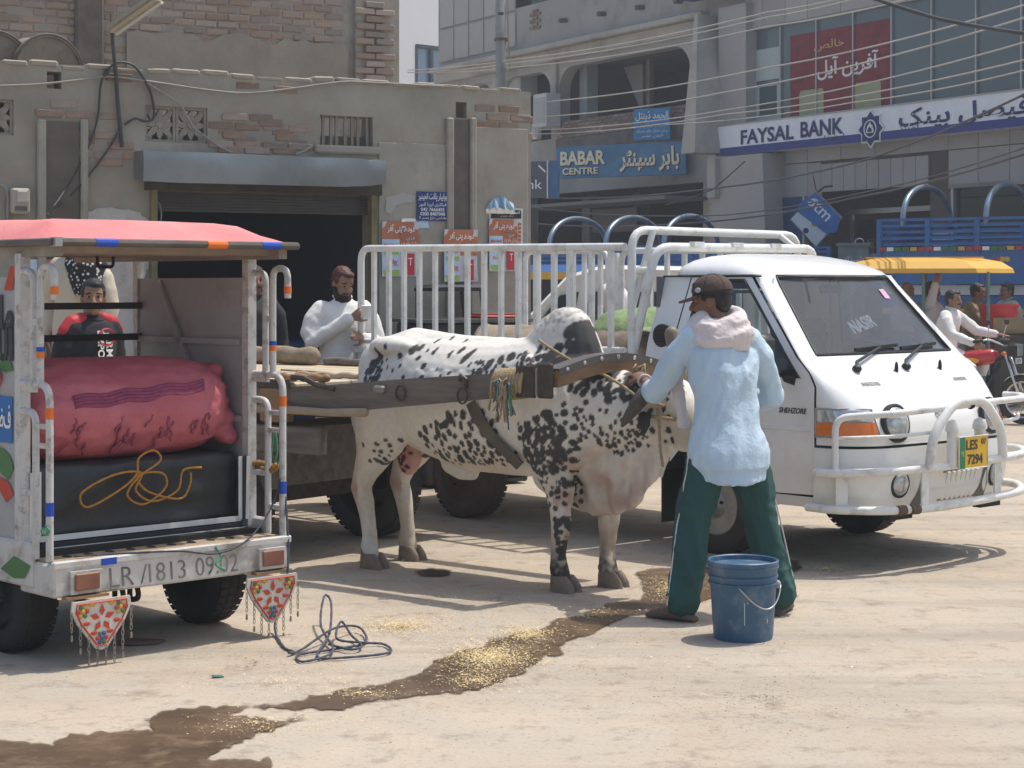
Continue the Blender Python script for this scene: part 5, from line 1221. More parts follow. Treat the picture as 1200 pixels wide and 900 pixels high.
# pipe rack
rk = MB().tube(rounded([(-3.5, -.86, 1.2), (-3.5, -.86, 1.965), (-.72, -.86, 1.935)], .10), .027, 10).build('rack', pipe, trk, smooth=50)
def RT(pts, r=.025, nm='rack_tube'): return MB().tube(pts, r, 10).build(nm, pipe, rk, smooth=50)
RT(rounded([(-3.5, .86, 1.2), (-3.5, .86, 1.965), (-2.55, .86, 1.955), (-2.50, .86, 1.2)], .10)); RT(rounded([(-2.40, .86, 1.2), (-2.40, .86, 1.955), (-.72, .86, 1.935)], .10))
for sg in (-1, 1):
    RT([(-3.5, sg * .86, 1.26), (-.72, sg * .86, 1.26)], .02)
    for k in range(15):
        u = -3.34 + k * .178; MB().box((u, sg * .86, 1.59), (.036, .028, .70)).build('rack_bar', pipe, rk)
RT(rounded([(-.66, -.86, 1.2), (-.66, -.86, 2.045), (-.66, .86, 2.04), (-.66, .86, 1.2)], .14), .028)
RT(rounded([(-.68, -.84, 1.2), (-.50, -.80, 1.93), (-.46, .80, 1.94), (-.66, .82, 1.2)], .12), .031)
RT([(-.62, -.70, 2.04), (-.66, -.86, 1.52)], .022); RT([(-.63, .62, 2.035), (-.52, .66, 1.94)], .02)
RT([(-.66, -.80, 1.78), (-.55, -.80, 1.78)], .025)
for v in (-.45, -.05, .35): MB().box((-.46, v, 1.955), (.05, .1, .03)).build('rack_lug', pipe, rk)
# loads in the bed
def TW(u, v, z): return TO + Matrix.Rotation(TA, 3, 'Z') @ Vector((u, v, z))
def sack_mesh(name, L_, r, mat, seed, sq=.8, wr=.02):
    mb = MB(); rg = []
    for k in range(15):
        t = k / 14; e = max(.12, (1 - abs(2 * t - 1) ** 3.2)) ** .5; rg.append(((L_ * (t - .5), 0, r * sq), (0, r * e, 0), (0, 0, r * e * sq)))
    mb.loft(rg, 20)
    def dsp(c, n_): return wr * (noise.noise(c * 5 + Vector((seed, 0, 0))) + .5 * noise.noise(Vector((c.x * 14, c.y * 5, c.z * 5 + seed))))
    return link(name, fuse(mb, .022, 2, dsp), mat, None, True)
o = sack_mesh('green_sack', .95, .30, M('green_woven', (.15, .21, .09), rough=.9, col2=(.24, .32, .15), scale=26, bump=.4, bscale=80), 2); o.location = TW(-1.25, .12, .79 + .12); o.rotation_euler = (0, 0, TA + R(20)); tag(o, 'pale green woven sack loaded in the truck bed behind the cab', 'sack')
o = sack_mesh('green_sack', .9, .28, M('green_woven', (.17, .28, .10)), 5); o.location = TW(-1.62, .3, .79 + .28); o.rotation_euler = (0, 0, TA + R(75)); tag(o, 'smaller green sack heaped on the load behind the bull hump', 'sack')
barrel('rusty_drum', 'dark ended rusty drum lying in truck bed beside the green sacks', 'drum', TW(-.98, -.42, 1.10), (0, R(90), TA + R(190)), .27, .5, M('dark_rust_drum', (.10, .075, .055), rough=.75, col2=(.17, .125, .09), scale=9, bump=.4, dirt=(.25, .2, .15), damt=.6, dscale=8), drimm)
barrel('rusty_drum', 'large tan drum lying crosswise in the rear of the truck bed', 'drum', TW(-2.75, -.25, 1.10), (0, R(90), TA + R(25)), .29, .88, M('tan_drum', (.24, .185, .13), rough=.8, col2=(.32, .26, .19), scale=5, bump=.4, dirt=(.08, .06, .045), damt=.8, dscale=4), drimm)
MB_ = MB().box((0, 0, 0), (.5, .3, .09), bev=.02); o = MB_.build('clay_block', M('clay_red', (.30, .14, .09), rough=.9, var=.3), None); o.location = TW(-2.2, .5, 1.36); o.rotation_euler = (0, 0, TA); tag(o, 'reddish clay slab lying on top of the load in truck bed', 'slab')
o = MB().box((0, 0, 0), (.7, .55, .5), bev=.04).build('load_crate', M('dark_crate', (.06, .045, .035), rough=.9, var=.4), None); o.location = TW(-2.15, .5, 1.05); o.rotation_euler = (0, 0, TA); tag(o, 'dark wooden crate in truck bed under the reddish slab', 'crate')

# ================================================================== BULL
BUO = Vector((-.75, 11.1, 0)); BUA = math.atan2(-.61, .79)
def BL(u, v, z): return BUO + Matrix.Rotation(BUA, 3, 'Z') @ Vector((u, v, z))
bull = thing('bull', 'white zebu bull with black spots and big hump, harnessed to the wooden cart', 'bull', BUO, BUA)
mb = MB()
RG = [(-.10, 1.10, .06, .06), (-.085, 1.09, .17, .11), (-.03, 1.06, .27, .185), (.09, 1.06, .335, .245), (.24, 1.07, .355, .285), (.42, 1.025, .365, .32), (.70, .985, .385, .35), (.95, .985, .39, .345),
      (1.15, 1.0, .40, .315), (1.35, 1.0, .40, .275), (1.52, .985, .345, .235), (1.66, .985, .255, .18), (1.80, .985, .21, .145), (1.94, .985, .18, .125), (2.02, .98, .12, .09)]
mb.loft([((u, 0, cz), (0, hw, 0), (0, 0, hh)) for u, cz, hh, hw in RG], 28)
# hip bones, rump, ribs
for s in (-1, 1):
    mb.ell((.20, s * .19, 1.325), (.17, .09, .06)); mb.ell((.04, s * .12, 1.17), (.14, .12, .19)); mb.ell((1.22, s * .215, 1.05), (.13, .09, .26)); mb.ell((1.45, s * .15, .80), (.12, .11, .15)); mb.ell((.13, s * .20, .93), (.23, .115, .30)); mb.ell((1.34, s * .19, .93), (.22, .13, .30))
mb.loft([((u, 0, z), (0, w_, 0), (0, 0, .05)) for u, z, w_ in ((.02, 1.33, .08), (.22, 1.38, .1), (.6, 1.34, .09), (1.0, 1.33, .08))], 12)
# hump, leaning forward
mb.loft([((1.28, 0, 1.28), (.30, 0, 0), (0, .17, 0)), ((1.295, 0, 1.36), (.255, 0, 0), (0, .15, 0)), ((1.315, 0, 1.44), (.195, 0, 0), (0, .125, 0)), ((1.335, 0, 1.50), (.145, 0, 0), (0, .10, 0)), ((1.35, 0, 1.545), (.085, 0, 0), (0, .065, 0)), ((1.355, 0, 1.56), (.03, 0, 0), (0, .025, 0))], 18)
# dewlap: a deep thin fold from throat to brisket
DW = [(1.18, .66, .13, .13), (1.30, .60, .14, .115), (1.42, .575, .15, .09), (1.53, .565, .155, .06), (1.64, .575, .165, .042), (1.74, .60, .16, .036), (1.83, .65, .15, .036), (1.90, .72, .14, .036), (1.97, .80, .12, .04), (2.02, .86, .08, .045)]
mb.loft([((u, .02 * math.sin(u * 19), cz), (0, hw, 0), (0, 0, hh)) for u, cz, hh, hw in DW], 18)
mb.loft([((u, 0, cz), (0, hw, 0), (0, 0, hh)) for u, cz, hh, hw in ((1.40, .78, .24, .16), (1.55, .78, .24, .11), (1.70, .80, .22, .085), (1.85, .85, .18, .08), (1.98, .90, .12, .07))], 16)
# head hanging low: poll to muzzle
hd_ = [((1.93, 0, 1.12), .13, .11), ((2.02, 0, 1.09), .125, .125), ((2.10, 0, 1.01), .115, .12), ((2.18, 0, .91), .10, .10), ((2.255, 0, .80), .082, .08), ((2.31, 0, .71), .078, .076), ((2.335, 0, .665), .06, .062)]
dv = Vector((.66, 0, -.75)).normalized(); nv_ = Vector((.75, 0, .66))
mb.loft([((2.02, 0, 1.16), (0, .05, 0), nv_ * .05)] + [(c, (0, hw, 0), nv_ * hh) for c, hh, hw in hd_], 20)
mb.ell((2.03, 0, .96), (.13, .085, .10)); mb.ell((2.12, 0, .86), (.10, .065, .07))
for s in (-1, 1):
    mb.ell((2.14, s * .095, 1.015), (.035, .03, .03)); mb.limb([(1.99, s * .10, 1.13), (1.98, s * .15, 1.15)], [.05, .042])
    # ear, drooping
    e0 = Vector((1.98, s * .115, 1.06)); mb.loft([(e0, (.03, 0, 0), (0, .012, .02)), (e0 + Vector((-.01, s * .05, -.05)), (.05, 0, 0), (0, .014, .01)), (e0 + Vector((.0, s * .075, -.12)), (.045, 0, 0), (0, .014, .008)), (e0 + Vector((.01, s * .085, -.17)), (.012, 0, 0), (0, .008, .004))], 10)
def leg_f(u, s, v0, du=0.0):
    P_ = [(1.33, s * .17, .84), (1.36 + du * .3, s * .175, .70), (u + .015, v0, .55), (u + .02, v0, .44), (u + .03, v0, .36), (u + .01, v0, .29), (u, v0, .20), (u + .005, v0, .125), (u + .03, v0, .075)]
    mb.limb(P_, [.155, .12, .082, .064, .066, .05, .043, .053, .05], 14)
def leg_h(u, s, v0):
    P_ = [(.12, s * .19, .95), (.11, s * .20, .80), (u + .045, v0, .66), (u - .02, v0, .56), (u - .055, v0, .47), (u - .02, v0, .38), (u + .0, v0, .28), (u + .015, v0, .19), (u + .01, v0, .125), (u + .03, v0, .075)]
    mb.limb(P_, [.18, .15, .11, .075, .064, .054, .047, .045, .054, .05], 14)
    mb.ell((u - .075, v0, .485), (.04, .035, .05))
leg_f(1.40, -1, -.17); leg_f(1.51, 1, .13, .1); leg_h(.0, -1, -.18); leg_h(-.03, 1, .20)
mb.limb([(.50, 0, .64), (.58, 0, .60), (.66, 0, .585)], [.07, .06, .04]); mb.ell((.17, .0, .66), (.07, .08, .12))
mb.limb([(-.07, 0, 1.22), (-.11, 0, 1.14), (-.12, 0, .95)], [.045, .035, .025])
def bdisp(c, n_):
    d = .004 * noise.noise(c * 6) + .0015 * noise.noise(c * 22)
    if c.x > 1.45 and c.z < .80: d += .014 * math.sin(c.x * 46 + 2.2 * noise.noise(c * 7)) * min(1, (.80 - c.z) * 5) * min(1, abs(n_.y) + .2)
    if .45 < c.x < 1.05 and .75 < c.z < 1.2: d += .003 * math.sin((c.x + .25 * c.z) * 58)
    return d
bm_ = fuse(mb, .0095, 9, bdisp, 'hide')
# coat markings as painted pigment: black spots, pink skin, grey hump, dusty brown lower legs
nvx = len(bm_.vertices); co = np.empty(nvx * 3); no = np.empty(nvx * 3); bm_.vertices.foreach_get('co', co); bm_.vertex_normals.foreach_get('vector', no)
co = co.reshape(-1, 3); no = no.reshape(-1, 3)
rs = np.random.RandomState(11); spots = []
def px_uz(x, y):          # side-plane coordinates of a photographed mark on the near flank (v about -0.25)
    k = (x - 600) / FPX; o = BL(0, -.24, 0); c_, s_ = .79, -.61
    u = (k * o.y - o.x) / (c_ - k * s_); return u, EYE - (y - HY) * (o.y + s_ * u) / FPX
def scatter(poly, n_, rmin, rmax, elong=1.5, mind=.8):
    xs_ = [p[0] for p in poly]; ys_ = [p[1] for p in poly]; k = 0; tries = 0
    while k < n_ and tries < n_ * 40:
        tries += 1; x = rs.uniform(min(xs_), max(xs_)); y = rs.uniform(min(ys_), max(ys_)); ins = False; j = len(poly) - 1
        for i in range(len(poly)):
            if (poly[i][1] > y) != (poly[j][1] > y) and x < (poly[j][0] - poly[i][0]) * (y - poly[i][1]) / (poly[j][1] - poly[i][1]) + poly[i][0]: ins = not ins
            j = i
        if not ins: continue
        u, z = px_uz(x, y); r_ = rs.uniform(rmin, rmax) * .0052
        if any((u - q[0]) ** 2 + (z - q[1]) ** 2 < ((r_ + q[2]) * mind) ** 2 for q in spots): continue
        spots.append((u, z, r_, rs.uniform(-.5, .9), rs.uniform(1, elong))); k += 1
def blot(x, y, r_, a=0, e=1.3): u, z = px_uz(x, y); spots.append((u, z, r_ * .0052, a, e))
for b_ in ((672, 378, 8, .5, 1.6), (655, 388, 9, .9, 1.5), (664, 400, 11, .6, 1.5), (676, 388, 8, 1.2, 1.8), (668, 412, 13, .1, 1.5), (690, 410, 7, 1.3, 2), (652, 404, 5, 0, 1.3), (655, 418, 8, .5, 1.5), (684, 420, 10, .2, 1.6), (640, 412, 7, .6, 1.5), (645, 425, 6, 1, 1.3), (690, 392, 4, 1.4, 2.4),
           (480, 410, 5, .3, 1.2), (486, 408, 4, 1, 1.2), (545, 418, 4, .6, 2.4), (524, 415, 2.6, 0, 1.6), (490, 420, 3, 1, 1.2)): blot(*b_)
scatter([(430, 430), (445, 410), (450, 450), (432, 455)], 26, 2, 4, 1.8)
scatter([(445, 400), (530, 395), (560, 420), (620, 425), (625, 440), (500, 450), (445, 452)], 34, 1.6, 3.6, 1.9, 1.8)
scatter([(560, 425), (640, 405), (650, 435), (560, 450)], 34, 2.2, 5.5, 1.5, .9)
scatter([(490, 505), (540, 483), (585, 480), (600, 500), (585, 540), (540, 545), (505, 535)], 52, 2.4, 5.4, 1.7, 1.02)
scatter([(500, 530), (560, 520), (610, 530), (590, 545), (520, 545)], 22, 1.5, 3, 1.4, 1.2)
scatter([(625, 495), (650, 480), (665, 505), (660, 540), (640, 560), (622, 545), (618, 515)], 60, 2.3, 5.2, 1.9, .78)
scatter([(600, 500), (665, 470), (690, 490), (670, 540), (640, 545)], 26, 1.8, 3.8, 1.4, 1.0)
scatter([(630, 560), (665, 545), (655, 600), (640, 600)], 22, 1.6, 3.6, 1.6, .9)
scatter([(648, 610), (665, 605), (662, 650), (650, 660)], 20, 2, 4.5, 1.9, .6)
scatter([(660, 440), (770, 428), (765, 450), (720, 470), (665, 460)], 56, 2.2, 5.2, 1.8, .85)
scatter([(665, 460), (775, 455), (770, 520), (700, 530), (670, 500)], 30, 1.8, 3.6, 1.9, 1.5)
scatter([(690, 505), (740, 500), (740, 530), (700, 535)], 26, 1.5, 3.6, 1.4, .9)
scatter([(432, 520), (470, 510), (465, 545), (440, 560)], 16, 1.4, 2.6, 1.4, 1.2)
u = co[:, 0]; v = co[:, 1]; z = co[:, 2]
far = v > 0.02
rs2 = np.random.RandomState(5)
wob = np.array([noise.noise(Vector(c) * 24) + .6 * noise.noise(Vector(c) * 55) for c in co])
blk_ = np.zeros(nvx)
for (su, sz, r_, a, e) in spots:
    d = np.abs(u - su) < .16; d &= np.abs(z - sz) < .16; d &= ~far
    idx = np.nonzero(d)[0]
    if len(idx) == 0: continue
    du, dz = u[idx] - su, z[idx] - sz; p = du * math.sin(a) + dz * math.cos(a); q = du * math.cos(a) - dz * math.sin(a)
    rr = np.sqrt((p / e) ** 2 + q ** 2) / r_ + wob[idx] * .24
    blk_[idx] = np.maximum(blk_[idx], np.clip((1.06 - rr) / .16, 0, 1))
for _ in range(260):        # the far flank carries its own scatter
    su, sz, r_ = rs2.uniform(-.1, 2.0), rs2.uniform(.6, 1.5), rs2.uniform(.012, .035)
    idx = np.nonzero(far & (np.abs(u - su) < .1) & (np.abs(z - sz) < .1))[0]
    if len(idx): blk_[idx] = np.maximum(blk_[idx], np.clip((1.1 - np.sqrt((u[idx] - su) ** 2 + (z[idx] - sz) ** 2) / r_ - wob[idx] * .3) / .25, 0, 1))
nz1 = np.array([noise.noise(Vector(c) * 3.5) for c in co]); nz2 = np.array([noise.noise(Vector(c) * 40) for c in co]); nz3 = np.array([noise.noise(Vector((c[0] * 16, c[1] * 16, c[2] * 9))) for c in co])
def mixc(base, col_, f): return base * (1 - f[:, None]) + np.array(col_)[None, :] * f[:, None]
colr = np.tile(np.array([.68, .645, .585]), (nvx, 1)); colr = mixc(colr, (.68, .635, .56), np.clip(nz1 * .8 + .2, 0, .6))
colr = mixc(colr, (.48, .385, .275), np.clip((.95 - z) * 1.5, 0, .55) * np.clip(.6 + nz1, 0, 1))
colr = mixc(colr, (.44, .30, .245), np.clip((.86 - z) * 5, 0, 1) * (u > 1.42) * (u < 2.1) * np.clip(.45 + nz3 * 1.1, 0, .85))
hump = np.clip((z - 1.36) * 8, 0, 1) * (u > 1.0) * (u < 1.6); colr = mixc(colr, (.22, .205, .18), hump * np.clip(.30 + nz2 * 1.6 + nz1 * .5, 0, .75))
face = np.clip((u - 1.95) * 8, 0, 1); colr = mixc(colr, (.40, .33, .26), face * np.clip(.4 + nz1, 0, .7)); colr = mixc(colr, (.10, .085, .075), np.clip((u - 2.25) * 12, 0, 1))
ear = (np.abs(v) > .135) & (u > 1.92) & (z < 1.07); colr = mixc(colr, (.04, .035, .032), ear * 1.0)
leg = np.clip((.5 - z) * 3, 0, 1); colr = mixc(colr, (.36, .285, .20), leg * np.clip(.45 + nz3 * .5 + nz1 * .4, 0, .85))
sock = np.clip((.26 - z) * 9, 0, 1) * (u > 1.2) * np.clip(.8 + nz2 * .9 + nz3, 0, 1); colr = mixc(colr, (.045, .04, .035), sock)
hock = np.exp(-((z - .47) / .07) ** 2) * (u < -.03) * (u > -.2); colr = mixc(colr, (.33, .17, .12), hock * .7)
inner = np.exp(-(((u - .16) / .09) ** 2 + ((z - .66) / .13) ** 2)) * (v < .16); colr = mixc(colr, (.50, .22, .185), np.clip(inner * 1.5, 0, 1) * (np.abs(v) < .13))
for su, sz in ((.17, .62), (.19, .66), (.15, .645), (.2, .60), (.165, .58)): blk_ = np.maximum(blk_, ((u - su) ** 2 + (z - sz) ** 2 < .014 ** 2) * 1.0)
colr = mixc(colr, (.028, .026, .025), blk_ * .96)
colr *= (1 + nz2 * .10)[:, None]
at = bm_.color_attributes.new('coat', 'FLOAT_COLOR', 'POINT'); at.data.foreach_set('color', np.hstack([np.clip(colr, 0, 1), np.ones((nvx, 1))]).astype(np.float32).ravel())
hm = bpy.data.materials.new('spotted_hide'); hm.use_nodes = True; n = hm.node_tree.nodes; L = hm.node_tree.links; b = n['Principled BSDF']
va = n.new('ShaderNodeVertexColor'); va.layer_name = 'coat'; L.new(va.outputs[0], b.inputs['Base Color']); b.inputs['Roughness'].default_value = .62; b.inputs['Specular IOR Level'].default_value = .3
tcn = n.new('ShaderNodeTexCoord'); mpn = n.new('ShaderNodeMapping'); mpn.inputs['Scale'].default_value = (60, 60, 220); nn = n.new('ShaderNodeTexNoise'); nn.inputs['Scale'].default_value = 1; bpn = n.new('ShaderNodeBump'); bpn.inputs['Strength'].default_value = .25; bpn.inputs['Distance'].default_value = .004
L.new(tcn.outputs['Object'], mpn.inputs[0]); L.new(mpn.outputs[0], nn.inputs['Vector']); L.new(nn.outputs['Fac'], bpn.inputs['Height']); L.new(bpn.outputs[0], b.inputs['Normal'])
link('body', bm_, hm, bull, True)
hoof = M('hoof', (.15, .115, .085), rough=.6, col2=(.23, .18, .135), scale=14, bump=.3, bscale=30)
for u_, v_ in ((1.43, -.17), (1.54, .13), (.03, -.18), (.0, .20)):
    for s in (-1, 1):
        mb = MB(); y0 = v_ + s * .034
        mb.loft([((u_ + .025, y0, .0), (.085, 0, 0), (0, .033, 0)), ((u_ + .022, y0, .03), (.08, 0, 0), (0, .033, 0)), ((u_ + .01, y0, .065), (.066, 0, 0), (0, .031, 0)), ((u_ + .0, y0, .088), (.052, 0, 0), (0, .026, 0))], 14)
        mb.build('hoof', hoof, bull, smooth=40)
    for s in (-1, 1): MB().ell((u_ - .045, v_ + s * .025, .105), (.018, .016, .026)).build('dewclaw', hoof, bull, smooth=True)
hornm = M('horn', (.05, .045, .04), rough=.5, col2=(.10, .085, .07), scale=12, bump=.2); hornb = M('pale_horn', (.17, .135, .09), rough=.55, col2=(.23, .19, .13), scale=10, bump=.2)
MB().limb([(1.985, -.13, 1.13), (1.985, -.20, 1.10), (1.95, -.235, 1.035), (1.90, -.235, .975), (1.865, -.225, .935)], [.047, .044, .036, .024, .010], 14).build('horn', hornm, bull, smooth=True)
MB().limb([(1.985, .13, 1.16), (1.98, .155, 1.23), (1.955, .16, 1.33), (1.935, .15, 1.42)], [.048, .050, .047, .040], 14).build('horn', hornb, bull, smooth=True)
for s in (-1, 1): MB().ell((2.155, s * .108, 1.015), (.022, .018, .018)).build('eye', flat('eye_dark', (.012, .01, .01), .15), bull, smooth=True)
MB().ell((2.335, 0, .68), (.045, .07, .05)).build('muzzle', flat('muzzle_grey', (.07, .06, .055), .4), bull, smooth=True)
MB().limb([(-.12, 0, .97), (-.125, .01, .80), (-.115, .015, .62)], [.022, .03, .012], 10).build('tail_tuft', flat('tail_tuft', (.05, .045, .04), .9), bull, smooth=True)
ropem = M('jute_rope', (.33, .245, .135), rough=.9, col2=(.45, .35, .20), scale=40, bump=.8, bscale=160)
def brope(name, label, pts, r, mat=ropem, cat='rope', grp=None, twist=True, closed=False):
    sm_ = []
    V = [Vector(p) for p in pts]
    for i in range(len(V) - 1):
        p0, p1, p2, p3 = V[max(0, i - 1)], V[i], V[i + 1], V[min(len(V) - 1, i + 2)]
        for k in range(10): t = k / 10; sm_.append(.5 * ((2 * p1) + (p2 - p0) * t + (2 * p0 - 5 * p1 + 4 * p2 - p3) * t * t + (3 * p1 - p0 - 3 * p2 + p3) * t ** 3))
    sm_.append(V[-1])
    o = MB().tube(sm_, [r * (1 + .14 * math.sin(k * 2.1)) for k in range(len(sm_))], 7).build(name, mat, None, smooth=True); tag(o, label, cat, grp); return o
def skin_line(pts, off=.012):
    """points (u, z) on the near flank of the body mesh, pushed out a little"""
    o = []
    for u_, z_ in pts:
        d = np.nonzero((np.abs(u - u_) < .03) & (np.abs(z - z_) < .03))[0]
        o.append(BL(u_, (v[d].min() if len(d) else -.2) - off, z_))
    return o
q = [px_uz(x, y) for x, y in ((622, 399), (640, 409), (665, 424), (690, 437), (715, 452), (740, 466), (765, 477))]
brope('halter_rope', 'jute rope slanting across the bull shoulder from behind hump to horn', skin_line(q, .018), .0085)
# ================================================================== CART
wood = M('grey_cart_wood', (.11, .09, .075), rough=.85, col2=(.20, .17, .14), scale=5, bump=.5, bscale=26, stretch=(.35, 3, 3), dirt=(.065, .05, .04), damt=.7, dscale=4)
plankm = M('bleached_plank', (.46, .375, .26), rough=.9, col2=(.58, .49, .36), scale=5, bump=.5, bscale=22, stretch=(.3, 4, 4), rnd=.14, dirt=(.30, .24, .17), damt=.6, dscale=3)
orangew = M('varnished_wood', (.22, .12, .055), rough=.6, col2=(.30, .175, .085), scale=4, bump=.3, stretch=(.4, 3, 3))
bamboo = M('bamboo_pole', (.30, .235, .15), rough=.7, col2=(.38, .31, .21), scale=6, stretch=(.5, 3, 3), bump=.2)
ironp = M('dark_iron', (.05, .045, .04), rough=.55, metal=.5, col2=(.10, .075, .055), scale=20, bump=.2)
cart = thing('bull_cart', 'low two wheeled wooden cart with plank bed and shafts round the bull', 'cart', BUO, BUA)
v0, v1, u0, u1, zb = -.52, 1.48, -3.3, -.30, 1.10
W_ = 8
for k in range(W_):
    wd = (v1 - v0 - .1) / W_; MB().box((0, 0, 0), (u1 - u0 - random.uniform(0, .04), wd - .010, .035), bev=.004).build('plank', plankm, cart, loc=((u0 + u1) / 2, v0 + .05 + wd * (k + .5), zb - .018 + random.uniform(-.003, .003)), rot=(0, random.uniform(-.002, .002), 0))
for yv in (v0, v1): MB().box(((u0 + u1) / 2, yv, zb - .085), (u1 - u0, .06, .19), bev=.006).build('side_board', wood, cart)
MB().box(((u0 + u1) / 2, v0 - .034, zb + .0), (u1 - u0 + .02, .012, .05)).build('iron_strip', ironp, cart)
for k in range(13): MB().ell((u0 + .1 + k * .235, v0 - .041, zb), (.012, .006, .012), nu=8, nv=5).build('rivet', ironp, cart)
for uu in (u0 + .04, u1 - .04): MB().box((uu, (v0 + v1) / 2, zb - .085), (.08, v1 - v0 - .07, .12)).build('cross_board', wood, cart)
for uu in (-2.6, -1.9, -1.2): MB().box((uu, (v0 + v1) / 2, zb - .10), (.09, v1 - v0 - .08, .10)).build('cross_bearer', wood, cart)
MB().box((-.50, v0 + .01, zb - .33), (.9, .07, .16), bev=.008).build('lower_rail', wood, cart); MB().box((-1.9, v0 + .05, zb - .30), (2.4, .09, .16), bev=.008).build('lower_rail', wood, cart); MB().box((-1.8, v1 - .2, zb - .28), (2.8, .09, .16)).build('lower_rail', wood, cart)
for uu in (-.62, -1.55): MB().box((uu, v0 + .06, zb - .50), (.22, .10, .30), bev=.01).build('spring_block', wood, cart)
MB().box((-.9, .18, .38), (.12, 1.5, .12)).build('axle', ironp, cart); MB().box((-.9, .18, .62), (.5, 1.0, .35)).build('axle_block', wood, cart)
for yv, sg in ((-.50, -1), (.86, 1)): wheel(-.90, yv, .36, .36, .20, cart, sg, dusty_rub, rub)
MB().box((-.42, v0 - .005, zb - .13), (.20, .10, .20), bev=.01).build('shaft_block', orangew, cart)
SH = [(-.34, v0 + .02, zb - .10), (.0, v0 + .04, 1.02), (.6, -.46, 1.08), (1.2, -.45, 1.135), (1.53, -.445, 1.17)]
def beam(pts, wd, ht, name, mat, par):
    vs = []
    for i, p in enumerate(pts):
        a_, b__ = (wd, ht) if not isinstance(wd, list) else (wd[i], ht[i])
        vs += [(p[0], p[1] - a_ / 2, p[2] - b__ / 2), (p[0], p[1] + a_ / 2, p[2] - b__ / 2), (p[0], p[1] + a_ / 2, p[2] + b__ / 2), (p[0], p[1] - a_ / 2, p[2] + b__ / 2)]
    fs = [(0, 1, 2, 3), tuple(4 * (len(pts) - 1) + k for k in (3, 2, 1, 0))]
    for i in range(len(pts) - 1):
        for k in range(4): fs.append((4 * i + k, 4 * i + 4 + k, 4 * i + 4 + (k + 1) % 4, 4 * i + (k + 1) % 4))
    return MB().add(vs, fs).build(name, mat, par)
beam(SH, [.08, .08, .08, .075, .07], [.16, .165, .155, .135, .115], 'shaft', wood, cart)
beam([(p[0], .62 - (p[1] + .47) * .3, p[2]) for p in SH], .08, .14, 'shaft', wood, cart)
MB().tube([(.05, v0 + .0, zb - .02), (-.1, v0, zb + .0), (-.20, v0, zb + .035), (-.30, v0, zb + .04)], .016, 6).build('iron_hook', ironp, cart)
for uu in (.55, 1.0): MB().tube([Vector((uu + .035 * math.cos(a), -.515, 1.075 + .042 * math.sin(a))) for a in [2 * PI * k / 16 for k in range(16)]], .006, 6, closed=True).build('iron_ring', ironp, cart)
MB().box((.40, -.52, 1.09), (.075, .05, .045), bev=.01).build('iron_staple', M('worn_steel', (.25, .24, .22), rough=.5, metal=.5), cart)
MB().tube([(.98, -.51, 1.16), (1.0, -.53, 1.19), (1.03, -.52, 1.17), (1.02, -.51, 1.12)], .012, 6).build('iron_shackle', ironp, cart)
MB().box((1.50, -.445, 1.165), (.035, .10, .145)).build('iron_clamp', M('worn_steel', (.25, .24, .22)), cart); MB().box((1.42, -.49, 1.165), (.12, .02, .17)).build('iron_plate', ironp, cart); MB().box((1.55, -.49, 1.175), (.10, .03, .19), bev=.01).build('iron_plate', ironp, cart)
# yoke bow over the neck
YK = []
for k in range(17):
    t = k / 16; YK.append((1.58 + .20 * t, -.47 + .98 * t, 1.185 + .075 * math.sin(PI * min(1, t * 1.15)) * (1 if t < .87 else 1)))
vs, fs = [], []
for i, p in enumerate(YK):
    p = Vector(p); h_ = .05 if 0 < i < 16 else .045; d_ = .042
    vs += [p + Vector((-d_, 0, -h_)), p + Vector((d_, 0, -h_)), p + Vector((d_, 0, h_)), p + Vector((-d_, 0, h_))]
    if i:
        for k in range(4): fs.append((4 * (i - 1) + k, 4 * i + k, 4 * i + (k + 1) % 4, 4 * (i - 1) + (k + 1) % 4))
fs += [(0, 1, 2, 3), (64, 67, 66, 65)]
yk = MB().add(vs, fs).build('yoke', M('polished_yoke_wood', (.16, .085, .04), rough=.5, col2=(.27, .165, .085), scale=4, bump=.2, stretch=(3, .5, 3)), cart)
vs, fs = [], []
for i, p in enumerate(YK[:-1]):
    p = Vector(p); vs += [p + Vector((-.046, 0, .012)), p + Vector((.046, 0, .012)), p + Vector((.046, 0, .054)), p + Vector((-.046, 0, .054))]
    if i:
        for k in range(4): fs.append((4 * (i - 1) + k, 4 * i + k, 4 * i + (k + 1) % 4, 4 * (i - 1) + (k + 1) % 4))
MB().add(vs, fs).build('iron_strap', M('strap_steel', (.14, .125, .115), rough=.45, metal=.5, var=.3), yk)
for i in range(1, 15, 2):
    p = Vector(YK[i]); MB().ell(p + Vector((-.046, 0, .033)), (.006, .014, .014), nu=8, nv=5).build('rivet', chrome, yk); MB().ell(p + Vector((.046, 0, .033)), (.006, .014, .014), nu=8, nv=5).build('rivet', chrome, yk)
# things lying on / tied to the cart
def log(name, label, a, b_, r, mat, cat='pole'):
    a = BL(*a); b_ = BL(*b_); d_ = b_ - a; n_ = 10
    pts = [a.lerp(b_, k / n_) + Vector((0, 0, .006 * math.sin(k * 1.9))) for k in range(n_ + 1)]
    return tag(MB().limb(pts, [r * (1 + .08 * math.sin(k * 2.7)) for k in range(n_ + 1)], 12).build(name, mat, None, smooth=True), label, cat)
lgm = M('log_bark', (.22, .17, .115), rough=.95, col2=(.33, .27, .19), scale=6, bump=.8, bscale=24, stretch=(1, 1, 1), dirt=(.10, .075, .05), damt=.6, dscale=7)
log('timber_log', 'rough round log lying along the far edge of the cart bed', (-3.15, 1.30, zb + .07), (-1.95, 1.36, zb + .068), .066, lgm, 'log')
log('timber_log', 'thinner squared pole beyond the round log on cart bed', (-1.85, 1.42, zb + .03), (-.60, 1.40, zb + .03), .03, wood, 'log')
